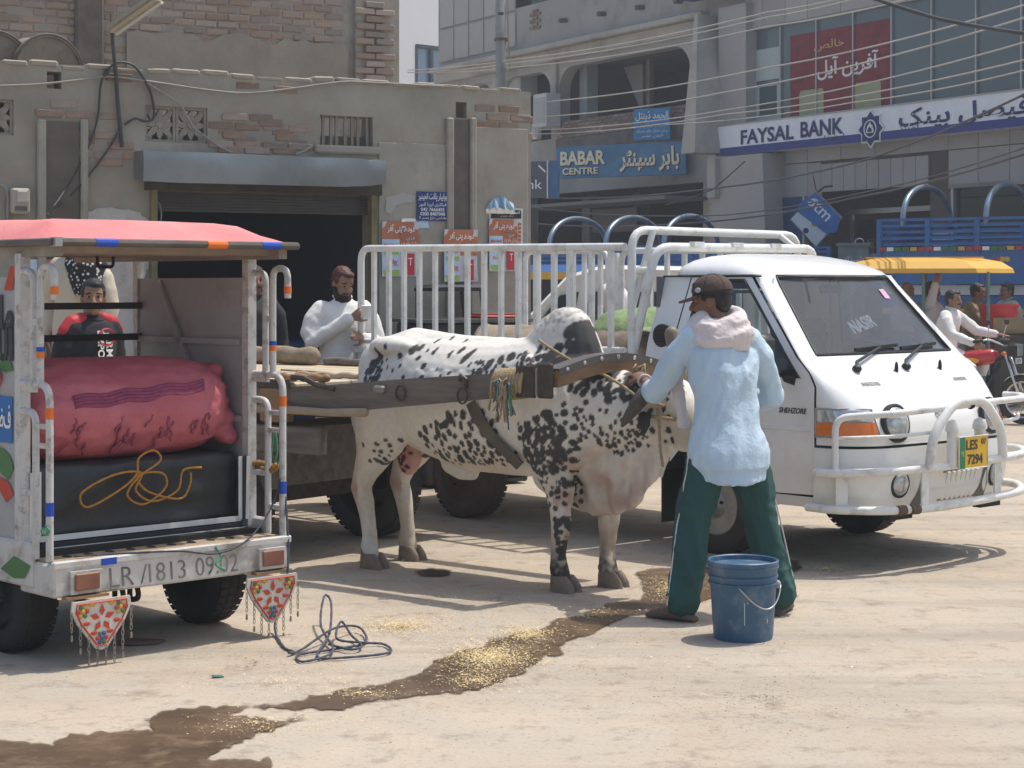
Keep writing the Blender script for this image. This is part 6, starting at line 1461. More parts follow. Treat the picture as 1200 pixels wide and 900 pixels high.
o = sack_mesh('burlap_sack', .5, .15, M('burlap', (.27, .20, .13), rough=.95, var=.25, bump=.5, scale=18), 8); o.location = BL(-2.95, .9, zb + .12); o.rotation_euler = (0, 0, BUA + R(70)); tag(o, 'small brown burlap sack on the cart bed behind the loader', 'sack')
log('bamboo_pole', 'bamboo pole hanging below the cart side board and shaft', (-2.6, v0 - .07, .90), (.30, v0 - .02, .955), .024, bamboo)
log('bamboo_pole', 'short pale bamboo stick lying on the planks by the bull rump', (-.78, .02, zb + .02), (-.30, .10, zb + .02), .02, bamboo)
log('bamboo_pole', 'thicker bamboo stick at the bed front beside the shaft end', (-.62, -.30, zb + .022), (-.28, -.24, zb + .022), .023, orangew)
for k in range(4): pass
brope('cart_rope', 'short loose cord lying on sunlit planks of the cart', [BL(-1.5, .6, zb + .008), BL(-1.2, .55, zb + .008), BL(-.95, .45, zb + .008), BL(-.9, .25, zb + .008), BL(-1.0, .1, zb + .008)], .008)
# bindings at the shaft end: wraps of rope with a frayed blue and green tail
mb = MB()
for k in range(9):
    uu = 1.20 + k * .024; c = Vector((uu, -.45, 1.14 + (uu - 1.2) * .1)); mb.tube([c + Vector((.012 * math.sin(a), .056 * math.cos(a), .080 * math.sin(a))) for a in [2 * PI * j / 14 for j in range(14)]], .0125, 6, closed=True)
bd = mb.build('rope_binding', ropem, None, smooth=True); bd.location = BUO; bd.rotation_euler = (0, 0, BUA); tag(bd, 'tight jute rope wraps binding the shaft end to the yoke', 'rope')
def frayed(label, c, n_, L_, cols, nm='frayed_rope', spread=.05):
    root = thing(nm, label, 'rope', BL(*c), BUA)
    for k in range(n_):
        a = random.uniform(-1, 1); d = Vector((a * spread, random.uniform(-.04, 0), -L_ * random.uniform(.5, 1)))
        p0 = Vector((random.uniform(-.04, .04), -.06, random.uniform(-.02, .06))); pts = [p0, p0 + Vector((a * spread * .7, -.025, -.02)), p0 + d * .55 + Vector((.012 * math.sin(k), -.01, 0)), p0 + d]
        MB().tube(pts, .0045, 5).build('strand', cols[k % len(cols)], root, smooth=True)
frayed('frayed hanging rope tail with blue and green strands at shaft end', (1.29, -.45, 1.13), 26, .21, [ropem, ropem, flat('blue_twine', (.04, .12, .22)), ropem, flat('green_twine', (.08, .19, .10)), ropem], spread=.07)
frayed('pale straw rope tuft tied on the yoke behind man\'s hand', (1.84, .06, 1.20), 26, .16, [ropem], 'rope_tuft', .08)
q = [px_uz(x, y) for x, y in ((567, 470), (575, 490), (585, 508), (596, 525), (609, 545))]
pl = skin_line(q, .010); mb = MB()
for i in range(len(pl) - 1): mb.bar(pl[i], pl[i + 1] + (pl[i + 1] - pl[i]) * .06, .012, .075, up=BL(1, 0, 0) - BL(0, 0, 0))
tag(mb.build('belly_strap', M('dusty_leather', (.085, .07, .055), rough=.85, col2=(.14, .12, .095), scale=9, bump=.3), None), 'wide dusty leather belly strap crossing the bull flank under the shaft', 'strap')
brope('nose_rope', 'thin cord hanging from halter beside the bull ear', [BL(2.03, -.14, 1.03), BL(2.05, -.15, .93), BL(2.05, -.14, .82), BL(2.06, -.13, .72)], .008)
brope('head_rope', 'jute halter cord wound round the bull head below horn', [BL(1.93, -.13, 1.0), BL(2.0, -.145, .985), BL(2.08, -.14, .98), BL(2.16, -.11, .97)], .010)

# ================================================================== BUCKET
bk = thing('bucket', 'scuffed blue plastic bucket with wire handle standing by the man\'s feet', 'bucket', G(874, 752) + Vector((0, .10, 0)), R(20))
bl_ = M('blue_plastic', (.035, .095, .17), rough=.45, col2=(.05, .125, .215), scale=5, dirt=(.20, .24, .28), damt=.75, dscale=9)
MB().lathe([(0, .012), (.132, .012), (.132, 0), (.138, 0), (.142, .02), (.157, .26), (.160, .27), (.163, .345), (.168, .352), (.170, .372), (.164, .376), (.158, .372), (.153, .27), (.134, .02), (0, .018)], 48).build('body', bl_, bk, smooth=35)
for z_, r_ in ((.268, .1635), (.345, .1665), (.30, .163)): MB().lathe([(r_ - .004, -.006), (r_ + .004, -.004), (r_ + .004, .004), (r_ - .004, .006)], 48, Matrix.Translation((0, 0, z_))).build('rim_band', bl_, bk, smooth=30)
wr_ = flat('steel_wire', (.5, .5, .5), .35, .7)
MB().tube([Vector((.168 * math.cos(a), .168 * math.sin(a) - .02 * math.sin((a + 1.9) * 1.0), .262 - .10 * math.sin((a + 2.15) / 1.6 * PI / 1.0) ** 1)) for a in [-2.15 + 1.6 * k / 20 for k in range(21)]], .0035, 6).build('handle', wr_, bk, smooth=True)
MB().ell((.16 * math.cos(-.55), .16 * math.sin(-.55) - .006, .262), (.016, .016, .02)).build('handle_lug', flat('lug_grey', (.35, .37, .38)), bk, smooth=True)
for k, (a, z_, h_) in enumerate(((-2.0, .15, .13), (-1.9, .19, .01), (-1.2, .10, .02), (-.9, .16, .018))): MB().box((.149 * math.cos(a) * (1 + z_ * .06), .149 * math.sin(a) * (1 + z_ * .06), z_), (.004, .004, h_), rz=a).build('scratch', flat('scratch_pale', (.45, .5, .52)), bk)
MB().lathe([(0, .10), (.139, .10)], 32).build('slops', M('slops', (.10, .085, .06), rough=.25), bk)

# ================================================================== LOADER RICKSHAW (left)
RA = math.atan2(.72, -.69); RO = Vector((-1.55, 8.46, 0))
rk_ = thing('loader_rickshaw', 'painted three wheeled loader rickshaw seen from behind, faded red canopy on top', 'rickshaw', RO, RA)
def RL(a, b_, z): return RO + Matrix.Rotation(RA, 3, 'Z') @ Vector((a, b_, z))
oldw = M('chipped_white_paint', (.50, .48, .45), rough=.6, col2=(.58, .56, .53), scale=6, dirt=(.20, .135, .085), damt=.95, dscale=4.5, bump=.3)
greyp = M('grey_inner_panel', (.33, .335, .345), rough=.65, col2=(.39, .395, .40), scale=3, dirt=(.2, .15, .12), damt=.5, dscale=4)
tubew = M('chipped_tube_paint', (.53, .52, .50), rough=.5, var=.08, dirt=(.15, .09, .06), damt=.8, dscale=18)
MB().box((.13, 0, .385), (.30, 1.28, .145), bev=.01).build('bumper', oldw, rk_)
MB().box((.15, 0, .462), (.26, 1.24, .012)).build('bumper_top', M('worn_step', (.27, .20, .13), rough=.9, col2=(.40, .31, .21), scale=7, bump=.5, bscale=20, stretch=(3, .5, 1), dirt=(.12, .09, .06), damt=.7, dscale=8), rk_)
for b_ in [-.5 + .11 * k for k in range(10)]: MB().ell((.13, b_, .468), (.03, .022, .006), nu=10, nv=5).build('step_hole', undr, rk_)
MB().box((-.012, 0, .455), (.03, 1.29, .035), bev=.006).build('bumper_lip', oldw, rk_)
ux_ = (0, -1, 0)
drk = M('brush_black', (.07, .062, .055), rough=.7, col2=(.30, .28, .25), scale=11)
for s_, b_, wd in (('LR', .30, .13), ('/', .185, .03), ('1813', .06, .20), ('09.02', -.215, .24)): text(s_, drk, rk_, (-.022 + .0, b_, .375), wd, .085, ux=ux_, shear=-.08 if s_ != '/' else 0, bold=-.01)
lampm = M('faded_tail_lamp', (.17, .055, .035), rough=.5, col2=(.27, .12, .07), scale=9)
for b_ in (.49, -.52):
    MB().box((-.028, b_, .375), (.03, .155, .10)).build('lamp_housing', oldw, rk_); MB().box((-.047, b_, .378), (.012, .125, .075), bev=.005).build('tail_lamp', lampm, rk_)
    MB().box((-.03, b_, .31), (.05, .21, .012)).build('lamp_sill', M('rusty_lip', (.24, .14, .07), rough=.8, var=.4), rk_)
MB().box((-.03, .37, .452), (.006, .075, .03)).build('reflector_tape', flat('tape_blue', (.01, .07, .42)), rk_)
def tape(a, b_, z, c, h_=.035, r=.0185, ax=(0, 0, 1)):
    p = Vector((a, b_, z)); q = Vector(ax).normalized() * h_ / 2; MB().tube([p - q, p + q], r, 10).build('reflector_tape', c, rk_)
tb_, to_ = flat('tape_blue', (.01, .07, .42)), flat('tape_orange', (.72, .16, .015))
# decorated mud flaps with chains
fl = M('flap_white', (.56, .53, .47), rough=.6, var=.15, dirt=(.3, .22, .14), damt=.5, dscale=9); redf = flat('flap_red', (.46, .05, .02)); yelf = flat('flap_yellow', (.55, .30, .05)); grnf = flat('flap_green', (.06, .17, .05))
for b_, dx in ((.43, 0), (-.50, 0)):
    def FP(x, z, o=0): return Vector((-.055 - o, b_ - x, .295 + z))
    O = [(-.145, .0), (.145, .0), (.15, -.04), (.12, -.10), (.03, -.215), (0, -.225), (-.03, -.215), (-.12, -.10), (-.15, -.04)]
    n_ = len(O); vs = [FP(x, z, .012) for x, z in O] + [FP(x, z, 0) for x, z in O]
    fo = MB().add(vs, [tuple(range(n_)), tuple(reversed(range(n_, 2 * n_)))] + [(i, (i + 1) % n_, n_ + (i + 1) % n_, n_ + i) for i in range(n_)]).build('ornament_flap', fl, rk_)
    MB().tube([FP(x * .86, -.012 + z * .86, .014) for x, z in O], .004, 4, closed=True).build('flap_edging', redf, fo)
    for k in range(5):
        a0 = PI / 2 + 2 * PI * k / 5; c = (0, -.085)
        MB().add([FP(c[0] + r_ * math.cos(a), c[1] + r_ * math.sin(a), .016) for r_, a in ((.014, a0), (.038, a0 + .38), (.066, a0), (.038, a0 - .38))], [(0, 1, 2, 3)]).build('flap_petal', redf, fo)
    for cx, cz, cm in ((-.095, -.045, yelf), (.095, -.045, yelf), (0, -.17, flat('flap_blue', (.05, .10, .28)))):
        for k in range(6): a = k * PI / 3; MB().ell(FP(cx + .022 * math.cos(a), cz + .022 * math.sin(a), .014), (.004, .011, .011), nu=8, nv=4).build('flap_dot', (redf, cm, grnf)[k % 3], fo)
        MB().ell(FP(cx, cz, .015), (.005, .011, .011), nu=8, nv=4).build('flap_dot', cm, fo)
    for cx, cz in ((-.05, -.02), (.05, -.02), (-.075, -.10), (.075, -.10), (-.04, -.145), (.04, -.145)): MB().ell(FP(cx, cz, .014), (.004, .018, .010), nu=8, nv=4).build('flap_petal', yelf if cz > -.05 else redf, fo)
    for k in range(8):
        t = k / 7; x = -.15 + .30 * t; z = -.04 - .19 * (1 - abs(2 * t - 1)) ** .9; L_ = random.uniform(.09, .14); lk = MB(); nk = int(L_ / .022)
        for j in range(nk):
            zc = z - .014 - j * .022; hr = (j % 2 == 0)
            lk.tube([FP(x + (.006 * math.cos(a) if hr else 0), zc + .013 * math.sin(a), .012 + (0 if hr else .006 * math.cos(a))) for a in [2 * PI * q / 8 for q in range(8)]], .0022, 4, closed=True)
        lk.lathe([(.004, 0), (.006, -.02), (.003, -.028)], 6, Matrix.Translation(FP(x, z - .014 - nk * .022, .012)))
        stuff(lk.build('chain', M('dull_steel', (.30, .27, .22), rough=.5, metal=.5, var=.3), fo))
# bed, tarpaulin, side panels
MB().box((.85, 0, .47), (1.35, 1.22, .05)).build('bed_floor', undr, rk_)
tarp = M('black_tarpaulin', (.018, .019, .020), rough=.42, col2=(.032, .034, .036), scale=5, bump=.35, bscale=14)
mb = MB(); mb.box((.80, 0, .68), (.95, 1.18, .36), bev=.03)
tp = link('tarpaulin', fuse(mb, .02, 2, lambda c, n_: .016 * noise.noise(Vector((c.x * 3, c.y * 3.5, c.z * 9))) + .010 * (.3 - abs(noise.noise(Vector((c.x * 5, c.y * 7 + c.z * 6, c.z * 8)))))), tarp, None, True); tp.location = RO; tp.rotation_euler = (0, 0, RA); tag(tp, 'black tarpaulin covering the goods under the red sack in loader', 'tarpaulin')
strip_w, strip_b = flat('strip_white', (.62, .62, .60)), flat('strip_black', (.02, .02, .03))
for k, (c, hh) in enumerate(((strip_w, .026), (strip_b, .018), (strip_w, .03))):
    z = .535 - k * .026
    MB().bar((.272 - .022 * k, .56 - .01 * k, z), (.272 - .022 * k, -.555 + .004 * k, z), .006, hh).build('striped_edge', c, rk_)
    for sg in (-1, 1): MB().bar((.268, sg * (.55 + .02 * k), .53), (.268 - .006 * k, sg * (.55 + .02 * k), .84), .006, .02, up=(0, 1, 0)).build('striped_edge', c, rk_)
for sg in (-1, 1):
    MB().box((.80, sg * .625, 1.08), (1.0, .025, 1.28)).build('side_panel', greyp, rk_)
    MB().box((.75, sg * .64, .44), (1.2, .03, .20), bev=.01).build('lower_skirt', oldw, rk_)
MB().box((.80, -.598, 1.02), (1.0, .012, .03)).build('panel_rail', greyp, rk_); MB().bar((.75, -.60, 1.22), (1.08, -.60, 1.70), .02, .035).build('diagonal_brace', greyp, rk_); MB().bar((.35, -.60, 1.40), (1.28, -.60, 1.40), .02, .03).build('panel_rail', greyp, rk_)
# artwork on the near side panel
nb_, arm = .6385, flat('art_black', (.03, .03, .035))
def art(poly, c, nm='painted_art', o=.004): MB().add([(a, nb_ + o, z) for a, z in poly], [tuple(range(len(poly)))]).build(nm, c, rk_)
art([(.34, .97), (.72, .97), (.72, 1.18), (.34, 1.18)], flat('art_blue', (.02, .14, .40)), 'blue_plaque')
text('فضل ربی', white, rk_, (.50, nb_ + .008, 1.075), .30, .14, ux=(-1, 0, 0), ar=True, bold=.01)
art([(.33, .86), (.36, .91), (.42, .94), (.50, .95), (.62, .91), (.52, .89), (.45, .83), (.38, .80)], grnf); art([(.33, .74), (.37, .79), (.45, .81), (.55, .78), (.46, .75), (.40, .70)], redf)
art([(.33, 1.30), (.36, 1.34), (.43, 1.35), (.50, 1.31), (.41, 1.29)], grnf)
text('ماشاء'.replace('ء', ''), arm, rk_, (.48, nb_ + .008, 1.56), .3, .16, ux=(-1, 0, 0), ar=True, bold=.04); text('الله'.replace('ه', 'ہ'), arm, rk_, (.46, nb_ + .008, 1.42), .26, .16, ux=(-1, 0, 0), ar=True, bold=.04)
art([(.34, 1.66), (.42, 1.66), (.36, 1.77), (.31, 1.77)], redf)
art([(.15, .44), (.3, .47), (.42, .40), (.30, .37), (.2, .38)], grnf, 'painted_leaf', .02)
# posts, ladders
for sg in (-1, 1):
    MB().box((.29, sg * .62, 1.145), (.05, .05, 1.36)).build('corner_post', tubew, rk_); MB().box((1.30, sg * .62, 1.145), (.04, .04, 1.36)).build('corner_post', tubew, rk_)
    b_ = sg * .632
    q = MB().tube(rounded([(.28, b_, 1.745), (.17, b_, 1.745), (.17, b_, 1.25)], .05), .0165, 8).build('ladder_tube', tubew, rk_, smooth=50)
    MB().tube(rounded([(.11, b_, 1.25), (.11, b_, 1.765), (-.01, b_, 1.765), (-.01, b_, 1.62)], .06), .0165, 8).build('ladder_tube', tubew, rk_, smooth=50)
    MB().tube(rounded([(.28, b_, 1.245), (.03, b_, 1.245), (.03, b_, .47)], .08), .0175, 8).build('ladder_tube', tubew, rk_, smooth=50)
    MB().tube(rounded([(.28, b_, 1.12), (.15, b_, 1.12), (.15, b_, .47)], .06), .0165, 8).build('ladder_tube', tubew, rk_, smooth=50)
    for z in (1.06, .975, .60): MB().bar((.15, b_, z), (.03, b_, z), .016, .022).build('ladder_rung', tubew, rk_)
    for z in (1.22, .76): MB().bar((.28, b_, z), (.15, b_, z), .02, .025).build('ladder_rung', tubew, rk_)
    MB().bar((.17, b_, 1.52), (.11, b_, 1.52), .02, .03).build('ladder_rung', tubew, rk_)
    tape(-.01, b_, 1.66, to_); tape(.11, b_, 1.375, to_, .025); tape(.11, b_, 1.40, tb_, .02); tape(.03, b_, 1.12, to_, .05); tape(.03, b_, .70, tb_, .06)
for z in (1.575, 1.41): MB().bar((1.27, .62, z), (1.27, -.62, z), .035, .035).build('front_rail', M('dark_rail', (.05, .04, .035), rough=.6, var=.3), rk_)
MB().bar((1.27, .62, 1.50), (1.29, .2, 1.12), .03, .03).build('front_brace', M('dark_rail', (.05, .04, .035)), rk_)
MB().box((1.30, 0, .86), (.03, 1.2, .72)).build('front_board', blk, rk_)
# canopy
cvm = M('faded_red_canvas', (.60, .165, .165), rough=.85, col2=(.68, .245, .235), scale=1.6, bump=.3, bscale=60, dirt=(.62, .34, .31), damt=.7, dscale=1.4)
cv = MB(); A0, A1, B0, B1, C0 = -.05, 2.1, .66, .50, .30
nA, nB = 22, 18; vs = []; fs = []
for i in range(nA + 1):
    for j in range(nB + 1):
        a = A0 + (A1 - A0) * i / nA; b_ = -B0 + 2 * B0 * j / nB
        e = min((a - A0) / .34, (A1 - a) / .34, (B0 - abs(b_)) / .17, 1.0); z = 1.873 + .115 * max(0, e) + (.012 * math.sin(PI * (b_ + B0) / (2 * B0)) if e >= 1 else 0) - .008 * abs(math.sin(a * 4)) * (e >= 1) + .004 * noise.noise(Vector((a * 5, b_ * 5, 0)))
        vs.append((a, b_, z))
for i in range(nA):
    for j in range(nB): k = i * (nB + 1) + j; fs.append((k, k + nB + 1, k + nB + 2, k + 1))
k0 = len(vs); vs += [(v_[0], v_[1], v_[2] - .012) for v_ in vs]; fs += [tuple(k0 + q for q in reversed(f)) for f in fs]
cv.add(vs, fs).build('canopy', cvm, rk_, smooth=25)
darkb = M('dark_edge_bar', (.10, .085, .07), rough=.6, var=.3)
for p, q in (((A0, B0, 1.872), (A0, -B0, 1.872)), ((A0, B0, 1.872), (A1, B0, 1.872)), ((A0, -B0, 1.872), (A1, -B0, 1.872)), ((A1, B0, 1.872), (A1, -B0, 1.872))): MB().tube([p, q], .018, 8).build('canopy_bar', darkb, rk_)
for b_, c in ((.40, tb_), (-.19, to_), (-.50, tb_)): tape(A0, b_, 1.872, c, .11, .0195, (0, 1, 0))
MB().box((A0, B0 - .015, 1.872), (.045, .035, .04)).build('bar_joint', alu, rk_)
for a in (.10, .45, .85, 1.25): MB().bar((a, .62, 1.842), (a, -.62, 1.842), .045, .03).build('roof_batten', M('roof_batten', (.27, .235, .19), rough=.9, var=.25), rk_)
for sg in (-1, 1): MB().bar((.0, sg * .61, 1.835), (1.9, sg * .61, 1.835), .05, .05).build('roof_rail', M('roof_batten', (.27, .235, .19)), rk_)
MB().tube(rounded([(.85, -.10, 1.83), (.85, -.10, 1.775), (.85, -.19, 1.775), (.85, -.19, 1.83)], .02), .009, 6).build('roof_hook', blk, rk_)
# running gear
for b_, sg in ((.535, 1), (-.50, -1)): wheel(.52, b_, .275, .275, .17, rk_, sg, undr, M('clean_rubber', (.022, .021, .021), rough=.85, var=.4, bump=.3))
MB().tube([(.52, .5, .27), (.52, -.5, .27)], .04, 10).build('axle', undr, rk_)
for b_ in (.16, -.12): MB().bar((.2, b_, .33), (1.6, b_, .36), .05, .06).build('chassis_rail', undr, rk_)
for b_ in (.20, .12): MB().tube(rounded([(.15, b_, .33), (.12, b_, .24), (.2, b_, .22), (.2, b_, .3)], .03), .014, 6).build('tow_hook', undr, rk_)
MB().tube([(.3, .3, .22), (1.5, .1, .27)], .014, 6).build('brake_rod', undr, rk_)
MB().bar((1.3, 0, .40), (2.35, 0, .62), .10, .10).build('front_frame', undr, rk_); wheel(2.45, 0, .26, .26, .09, rk_, -1, chrome, rub); MB().box((1.62, 0, .80), (.55, .9, .10), bev=.03).build('driver_seat', blk, rk_)
# sack and ropes
pinkm = M('pink_sack', (.42, .085, .11), rough=.6, col2=(.54, .16, .19), scale=2.4, bump=.4, bscale=34, dirt=(.24, .05, .09), damt=.5, dscale=4)
mb = MB(); rg = []
for k in range(25):
    t = k / 24; e = (1 - abs(2 * t - 1) ** 6) ** .5 if 0 < t < 1 else .25; e = max(.25, e); rg.append(((0, .61 * (1 - 2 * t), .255 * (.0) ), (.30 * e, 0, 0), (0, 0, .245 * e)))
mb.loft(rg, 26)
for k in range(5): mb.ell((-.16 + .02 * k, -.57 + .01 * k, -.16 + .08 * k), (.07, .06, .05))
mb.limb([(-.05, .60, .14), (-.10, .66, .19)], [.05, .025])
def sdisp(c, n_):
    e = abs(c.y) / .61
    return .012 * noise.noise(Vector((c.x * 3, c.y * 2, c.z * 3))) + .010 * (.3 - abs(noise.noise(Vector((c.x * 10, c.y * 3.5 + c.z * 4, c.z * 10))))) + .003 * noise.noise(c * 26) + .006 * math.sin(math.atan2(c.z, c.x) * 15 + 2 * noise.noise(c * 5)) * max(0, e - .55) * 2.2 - .010 * max(0, 1 - abs(c.z - .05 - .08 * c.y) / .05) * (1 if n_.x < 0 else .4)
sk = link('bale_sack', fuse(mb, .014, 3, sdisp), pinkm, None, True); sk.location = RL(.56, .01, 1.095); sk.rotation_euler = (0, 0, RA); tag(sk, 'big shiny pink red sack bulging across the loader bed on black tarpaulin', 'sack')
sk['category'] = 'sack'
pur = M('purple_print', (.24, .05, .085), rough=.6, col2=(.36, .085, .12), scale=22)
def onsack(pts, r, name, mat):
    mw_ = Matrix.Translation(RL(.56, .01, 1.095)) @ Matrix.Rotation(RA, 4, 'Z')
    co_ = np.array([v_.co for v_ in sk.data.vertices]); o = []
    for y, z in pts:
        d = np.nonzero((np.abs(co_[:, 1] - y) < .03) & (np.abs(co_[:, 2] - z) < .03))[0]
        if len(d): o.append(Vector((co_[d, 0].min() + r - .0016, y, z)))
    return MB().tube(o, r, 5).build(name, mat, sk, smooth=True) if len(o) > 2 else None
for dz in (.025, .04, .055, .07): onsack([(.36 - .72 * k / 20, dz + .05 * k / 20 + .006 * math.sin(k)) for k in range(21)], .011, 'printed_stripe', M('purple_stripe', (.20, .035, .10), rough=.6, col2=(.34, .06, .11), scale=30))
for k in range(26):
    y0_ = (.33, .08, -.12, -.33)[k % 4] + random.uniform(-.07, .07); z0_ = random.uniform(-.15, -.02); a_ = random.uniform(-.4, .9); q_ = random.uniform(.4, 1.3)
    onsack([(y0_ + .012 * q_ * j * math.sin(a_) + .006 * math.sin(j * 1.7 + k), z0_ - .013 * q_ * j * math.cos(a_)) for j in range(6)], random.choice((.004, .005, .007, .011)), 'ink_mark', pur)
twm = flat('orange_twine', (.42, .19, .03), .8)
def twist(name, label, pts, r, mat, cat='rope'):
    return brope(name, label, pts, r, mat, cat)
def TF(b_, z, o=.0): return RL(.30 - o, b_, z)
twist('orange_twine', 'loose loops of orange twine hanging on the black tarpaulin', [TF(b_, z, o) for b_, z, o in ((-.33, .80, .02), (-.22, .795, .03), (-.19, .70, .025), (-.05, .66, .03), (.05, .72, .04), (.02, .80, .04), (.16, .80, .03), (.33, .73, .03), (.30, .66, .025), (.15, .72, .035), (.05, .79, .04), (.03, .87, .035), (-.06, .90, .02), (-.09, .85, .03), (.04, .78, .045), (.09, .70, .03), (.0, .65, .03), (-.12, .72, .03), (-.10, .79, .03), (.04, .79, .04), (-.02, .71, .03), (-.20, .66, .03), (-.26, .72, .025), (-.27, .78, .02))], .0055, twm)
gtw = flat('green_cord', (.05, .28, .16), .6)
twist('green_twine', 'green twine knotted round right ladder above the orange rag', [RL(*p) for p in ((.2, -.66, .92), (.13, -.655, .98), (.06, -.66, .93), (.09, -.665, .84), (.15, -.66, .78), (.12, -.665, .86), (.14, -.665, .97), (.17, -.66, .80))], .004, gtw)
twist('green_twine', 'small green tie on the left ladder foot', [RL(*p) for p in ((.03, .655, .63), (.0, .65, .61), (.03, .655, .59), (.07, .65, .60), (.03, .66, .62), (-.0, .655, .59))], .004, gtw)
twist('green_twine', 'scrap of green cord dangling from the painted bumper face', [RL(*p) for p in ((-.03, -.20, .46), (-.04, -.22, .41), (-.045, -.19, .38), (-.045, -.24, .35))], .005, gtw)
twist('orange_rag', 'orange and dark rag tied round right corner post of loader', [RL(*p) for p in ((.31, -.60, .795), (.25, -.65, .80), (.17, -.67, .785), (.12, -.66, .795), (.16, -.64, .77), (.26, -.655, .78), (.30, -.62, .77))], .018, M('rag_orange', (.40, .20, .03), rough=.9, col2=(.10, .07, .04), scale=18), 'rag')
cordm = flat('dark_cord', (.035, .04, .06), .6)
twist('dark_cord', 'thin dark cord draped along the top of loader bumper', [RL(*p) for p in ((.05, .50, .478), (-.02, .25, .476), (-.03, .0, .46), (-.04, -.2, .43), (-.03, -.38, .475), (.02, -.55, .60), (.03, -.62, .75))], .0045, cordm)
rp = [RL(.02, -.64, .66), RL(-.03, -.62, .42), RL(-.06, -.585, .25)] + [G(x, y) + Vector((0, 0, z)) for x, y, z in ((322, 742, .04), (332, 760, .01), (344, 766, .01), (338, 770, .02), (352, 765, .012), (390, 752, .06), (420, 742, .03), (428, 756, .012), (390, 764, .012), (350, 770, .01), (356, 778, .01), (390, 768, .02), (376, 745, .05), (380, 732, .14), (388, 735, .12), (386, 752, .04), (372, 772, .012), (400, 774, .012), (455, 768, .012), (450, 758, .012), (425, 758, .02), (395, 756, .03), (400, 748, .08), (412, 752, .03), (424, 762, .02), (410, 766, .02), (385, 760, .02))]
twist('tangled_rope', 'tangled dark blue rope trailing from loader bumper onto the concrete', rp, .0058, M('blue_black_rope', (.035, .04, .055), rough=.8, col2=(.09, .10, .14), scale=40))
tag(MB().box((0, 0, .006), (.05, .03, .006), bev=.005).build('plastic_scrap', flat('scrap_green', (.03, .14, .09)), None, loc=G(255, 794), rot=(0, .1, .5)), 'tiny green plastic scrap on the concrete behind loader', 'litter')
tag(MB().prism([(-.11, -.02), (-.03, -.05), (.08, -.035), (.12, .02), (.05, .03), (-.05, .045)], .012).build('cloth_scrap', M('scrap_mauve', (.14, .085, .075), rough=.95, var=.3), None, loc=G(163, 755) + Vector((0, 0, .008)), rot=(.05, .03, .2)), 'flat brownish rag lying in the loader shadow', 'litter')

# ================================================================== PEOPLE
skinm = M('brown_skin', (.235, .125, .075), rough=.55, col2=(.29, .16, .10), scale=12, bump=.1, bscale=90); skin2 = M('dark_skin', (.17, .085, .05), rough=.55, col2=(.215, .115, .07), scale=12)
hairm = M('black_hair', (.012, .010, .009), rough=.55, var=.4, scale=30, bump=.6, bscale=70); eyew = flat('eye_white', (.34, .29, .25), .35); eyed = flat('eye_iris', (.015, .01, .008), .2)
lipm = flat('lips', (.16, .065, .05)); whitec = M('white_cotton', (.70, .69, .67), rough=.9, var=.06, bump=.2, bscale=50)
def hand(mb, w_, d, n_, sd, curl=.5, sc=1.0, spread=.12, thumb_in=.35):
    """palm and five fingers grown from wrist w_: d along the hand, n_ out of its back, sd +1 when the thumb lies along d x n_"""
    d = Vector(d).normalized(); n_ = Vector(n_); n_ = (n_ - d * n_.dot(d)).normalized(); t = d.cross(n_) * sd; w_ = Vector(w_)
    mb.loft([(w_ - d * .01, t * .025 * sc, n_ * .018 * sc), (w_ + d * .025 * sc, t * .034 * sc, n_ * .018 * sc), (w_ + d * .06 * sc, t * .041 * sc, n_ * .016 * sc), (w_ + d * .088 * sc, t * .040 * sc, n_ * .013 * sc), (w_ + d * .096 * sc, t * .032 * sc, n_ * .009 * sc)], 14)
    for k, (o, L_, r_) in enumerate(((.031, .074, .0092), (.0105, .083, .0095), (-.0105, .077, .0090), (-.031, .060, .0080))):
        p = w_ + d * (.086 - .004 * abs(k - 1)) * sc + t * o * sc; a = curl * (.8 + .12 * k); dd = (d + t * spread * (1.5 - k) * .5).normalized(); pts = [p]; rr = [r_ * 1.08 * sc]
        for j, f in enumerate((.46, .31, .23)):
            dd = (dd * math.cos(a * (.7 if j == 0 else 1.0)) - n_ * math.sin(a * (.7 if j == 0 else 1.0))).normalized(); p = p + dd * L_ * f * sc; pts.append(p); rr.append(r_ * (1 - .10 * j) * sc)
        mb.limb(pts, rr, 8)
    p = w_ + d * .022 * sc + t * .028 * sc; d1 = (d * .75 + t * .75 - n_ * thumb_in).normalized(); d2 = (d * .95 + t * .3 - n_ * (thumb_in + .2)).normalized(); q = p + d1 * .042 * sc; r2 = q + d2 * .03 * sc; mb.limb([p, q, r2, r2 + (d2 + d * .3).normalized() * .022 * sc], [.0155 * sc, .0120 * sc, .0108 * sc, .009 * sc], 8)
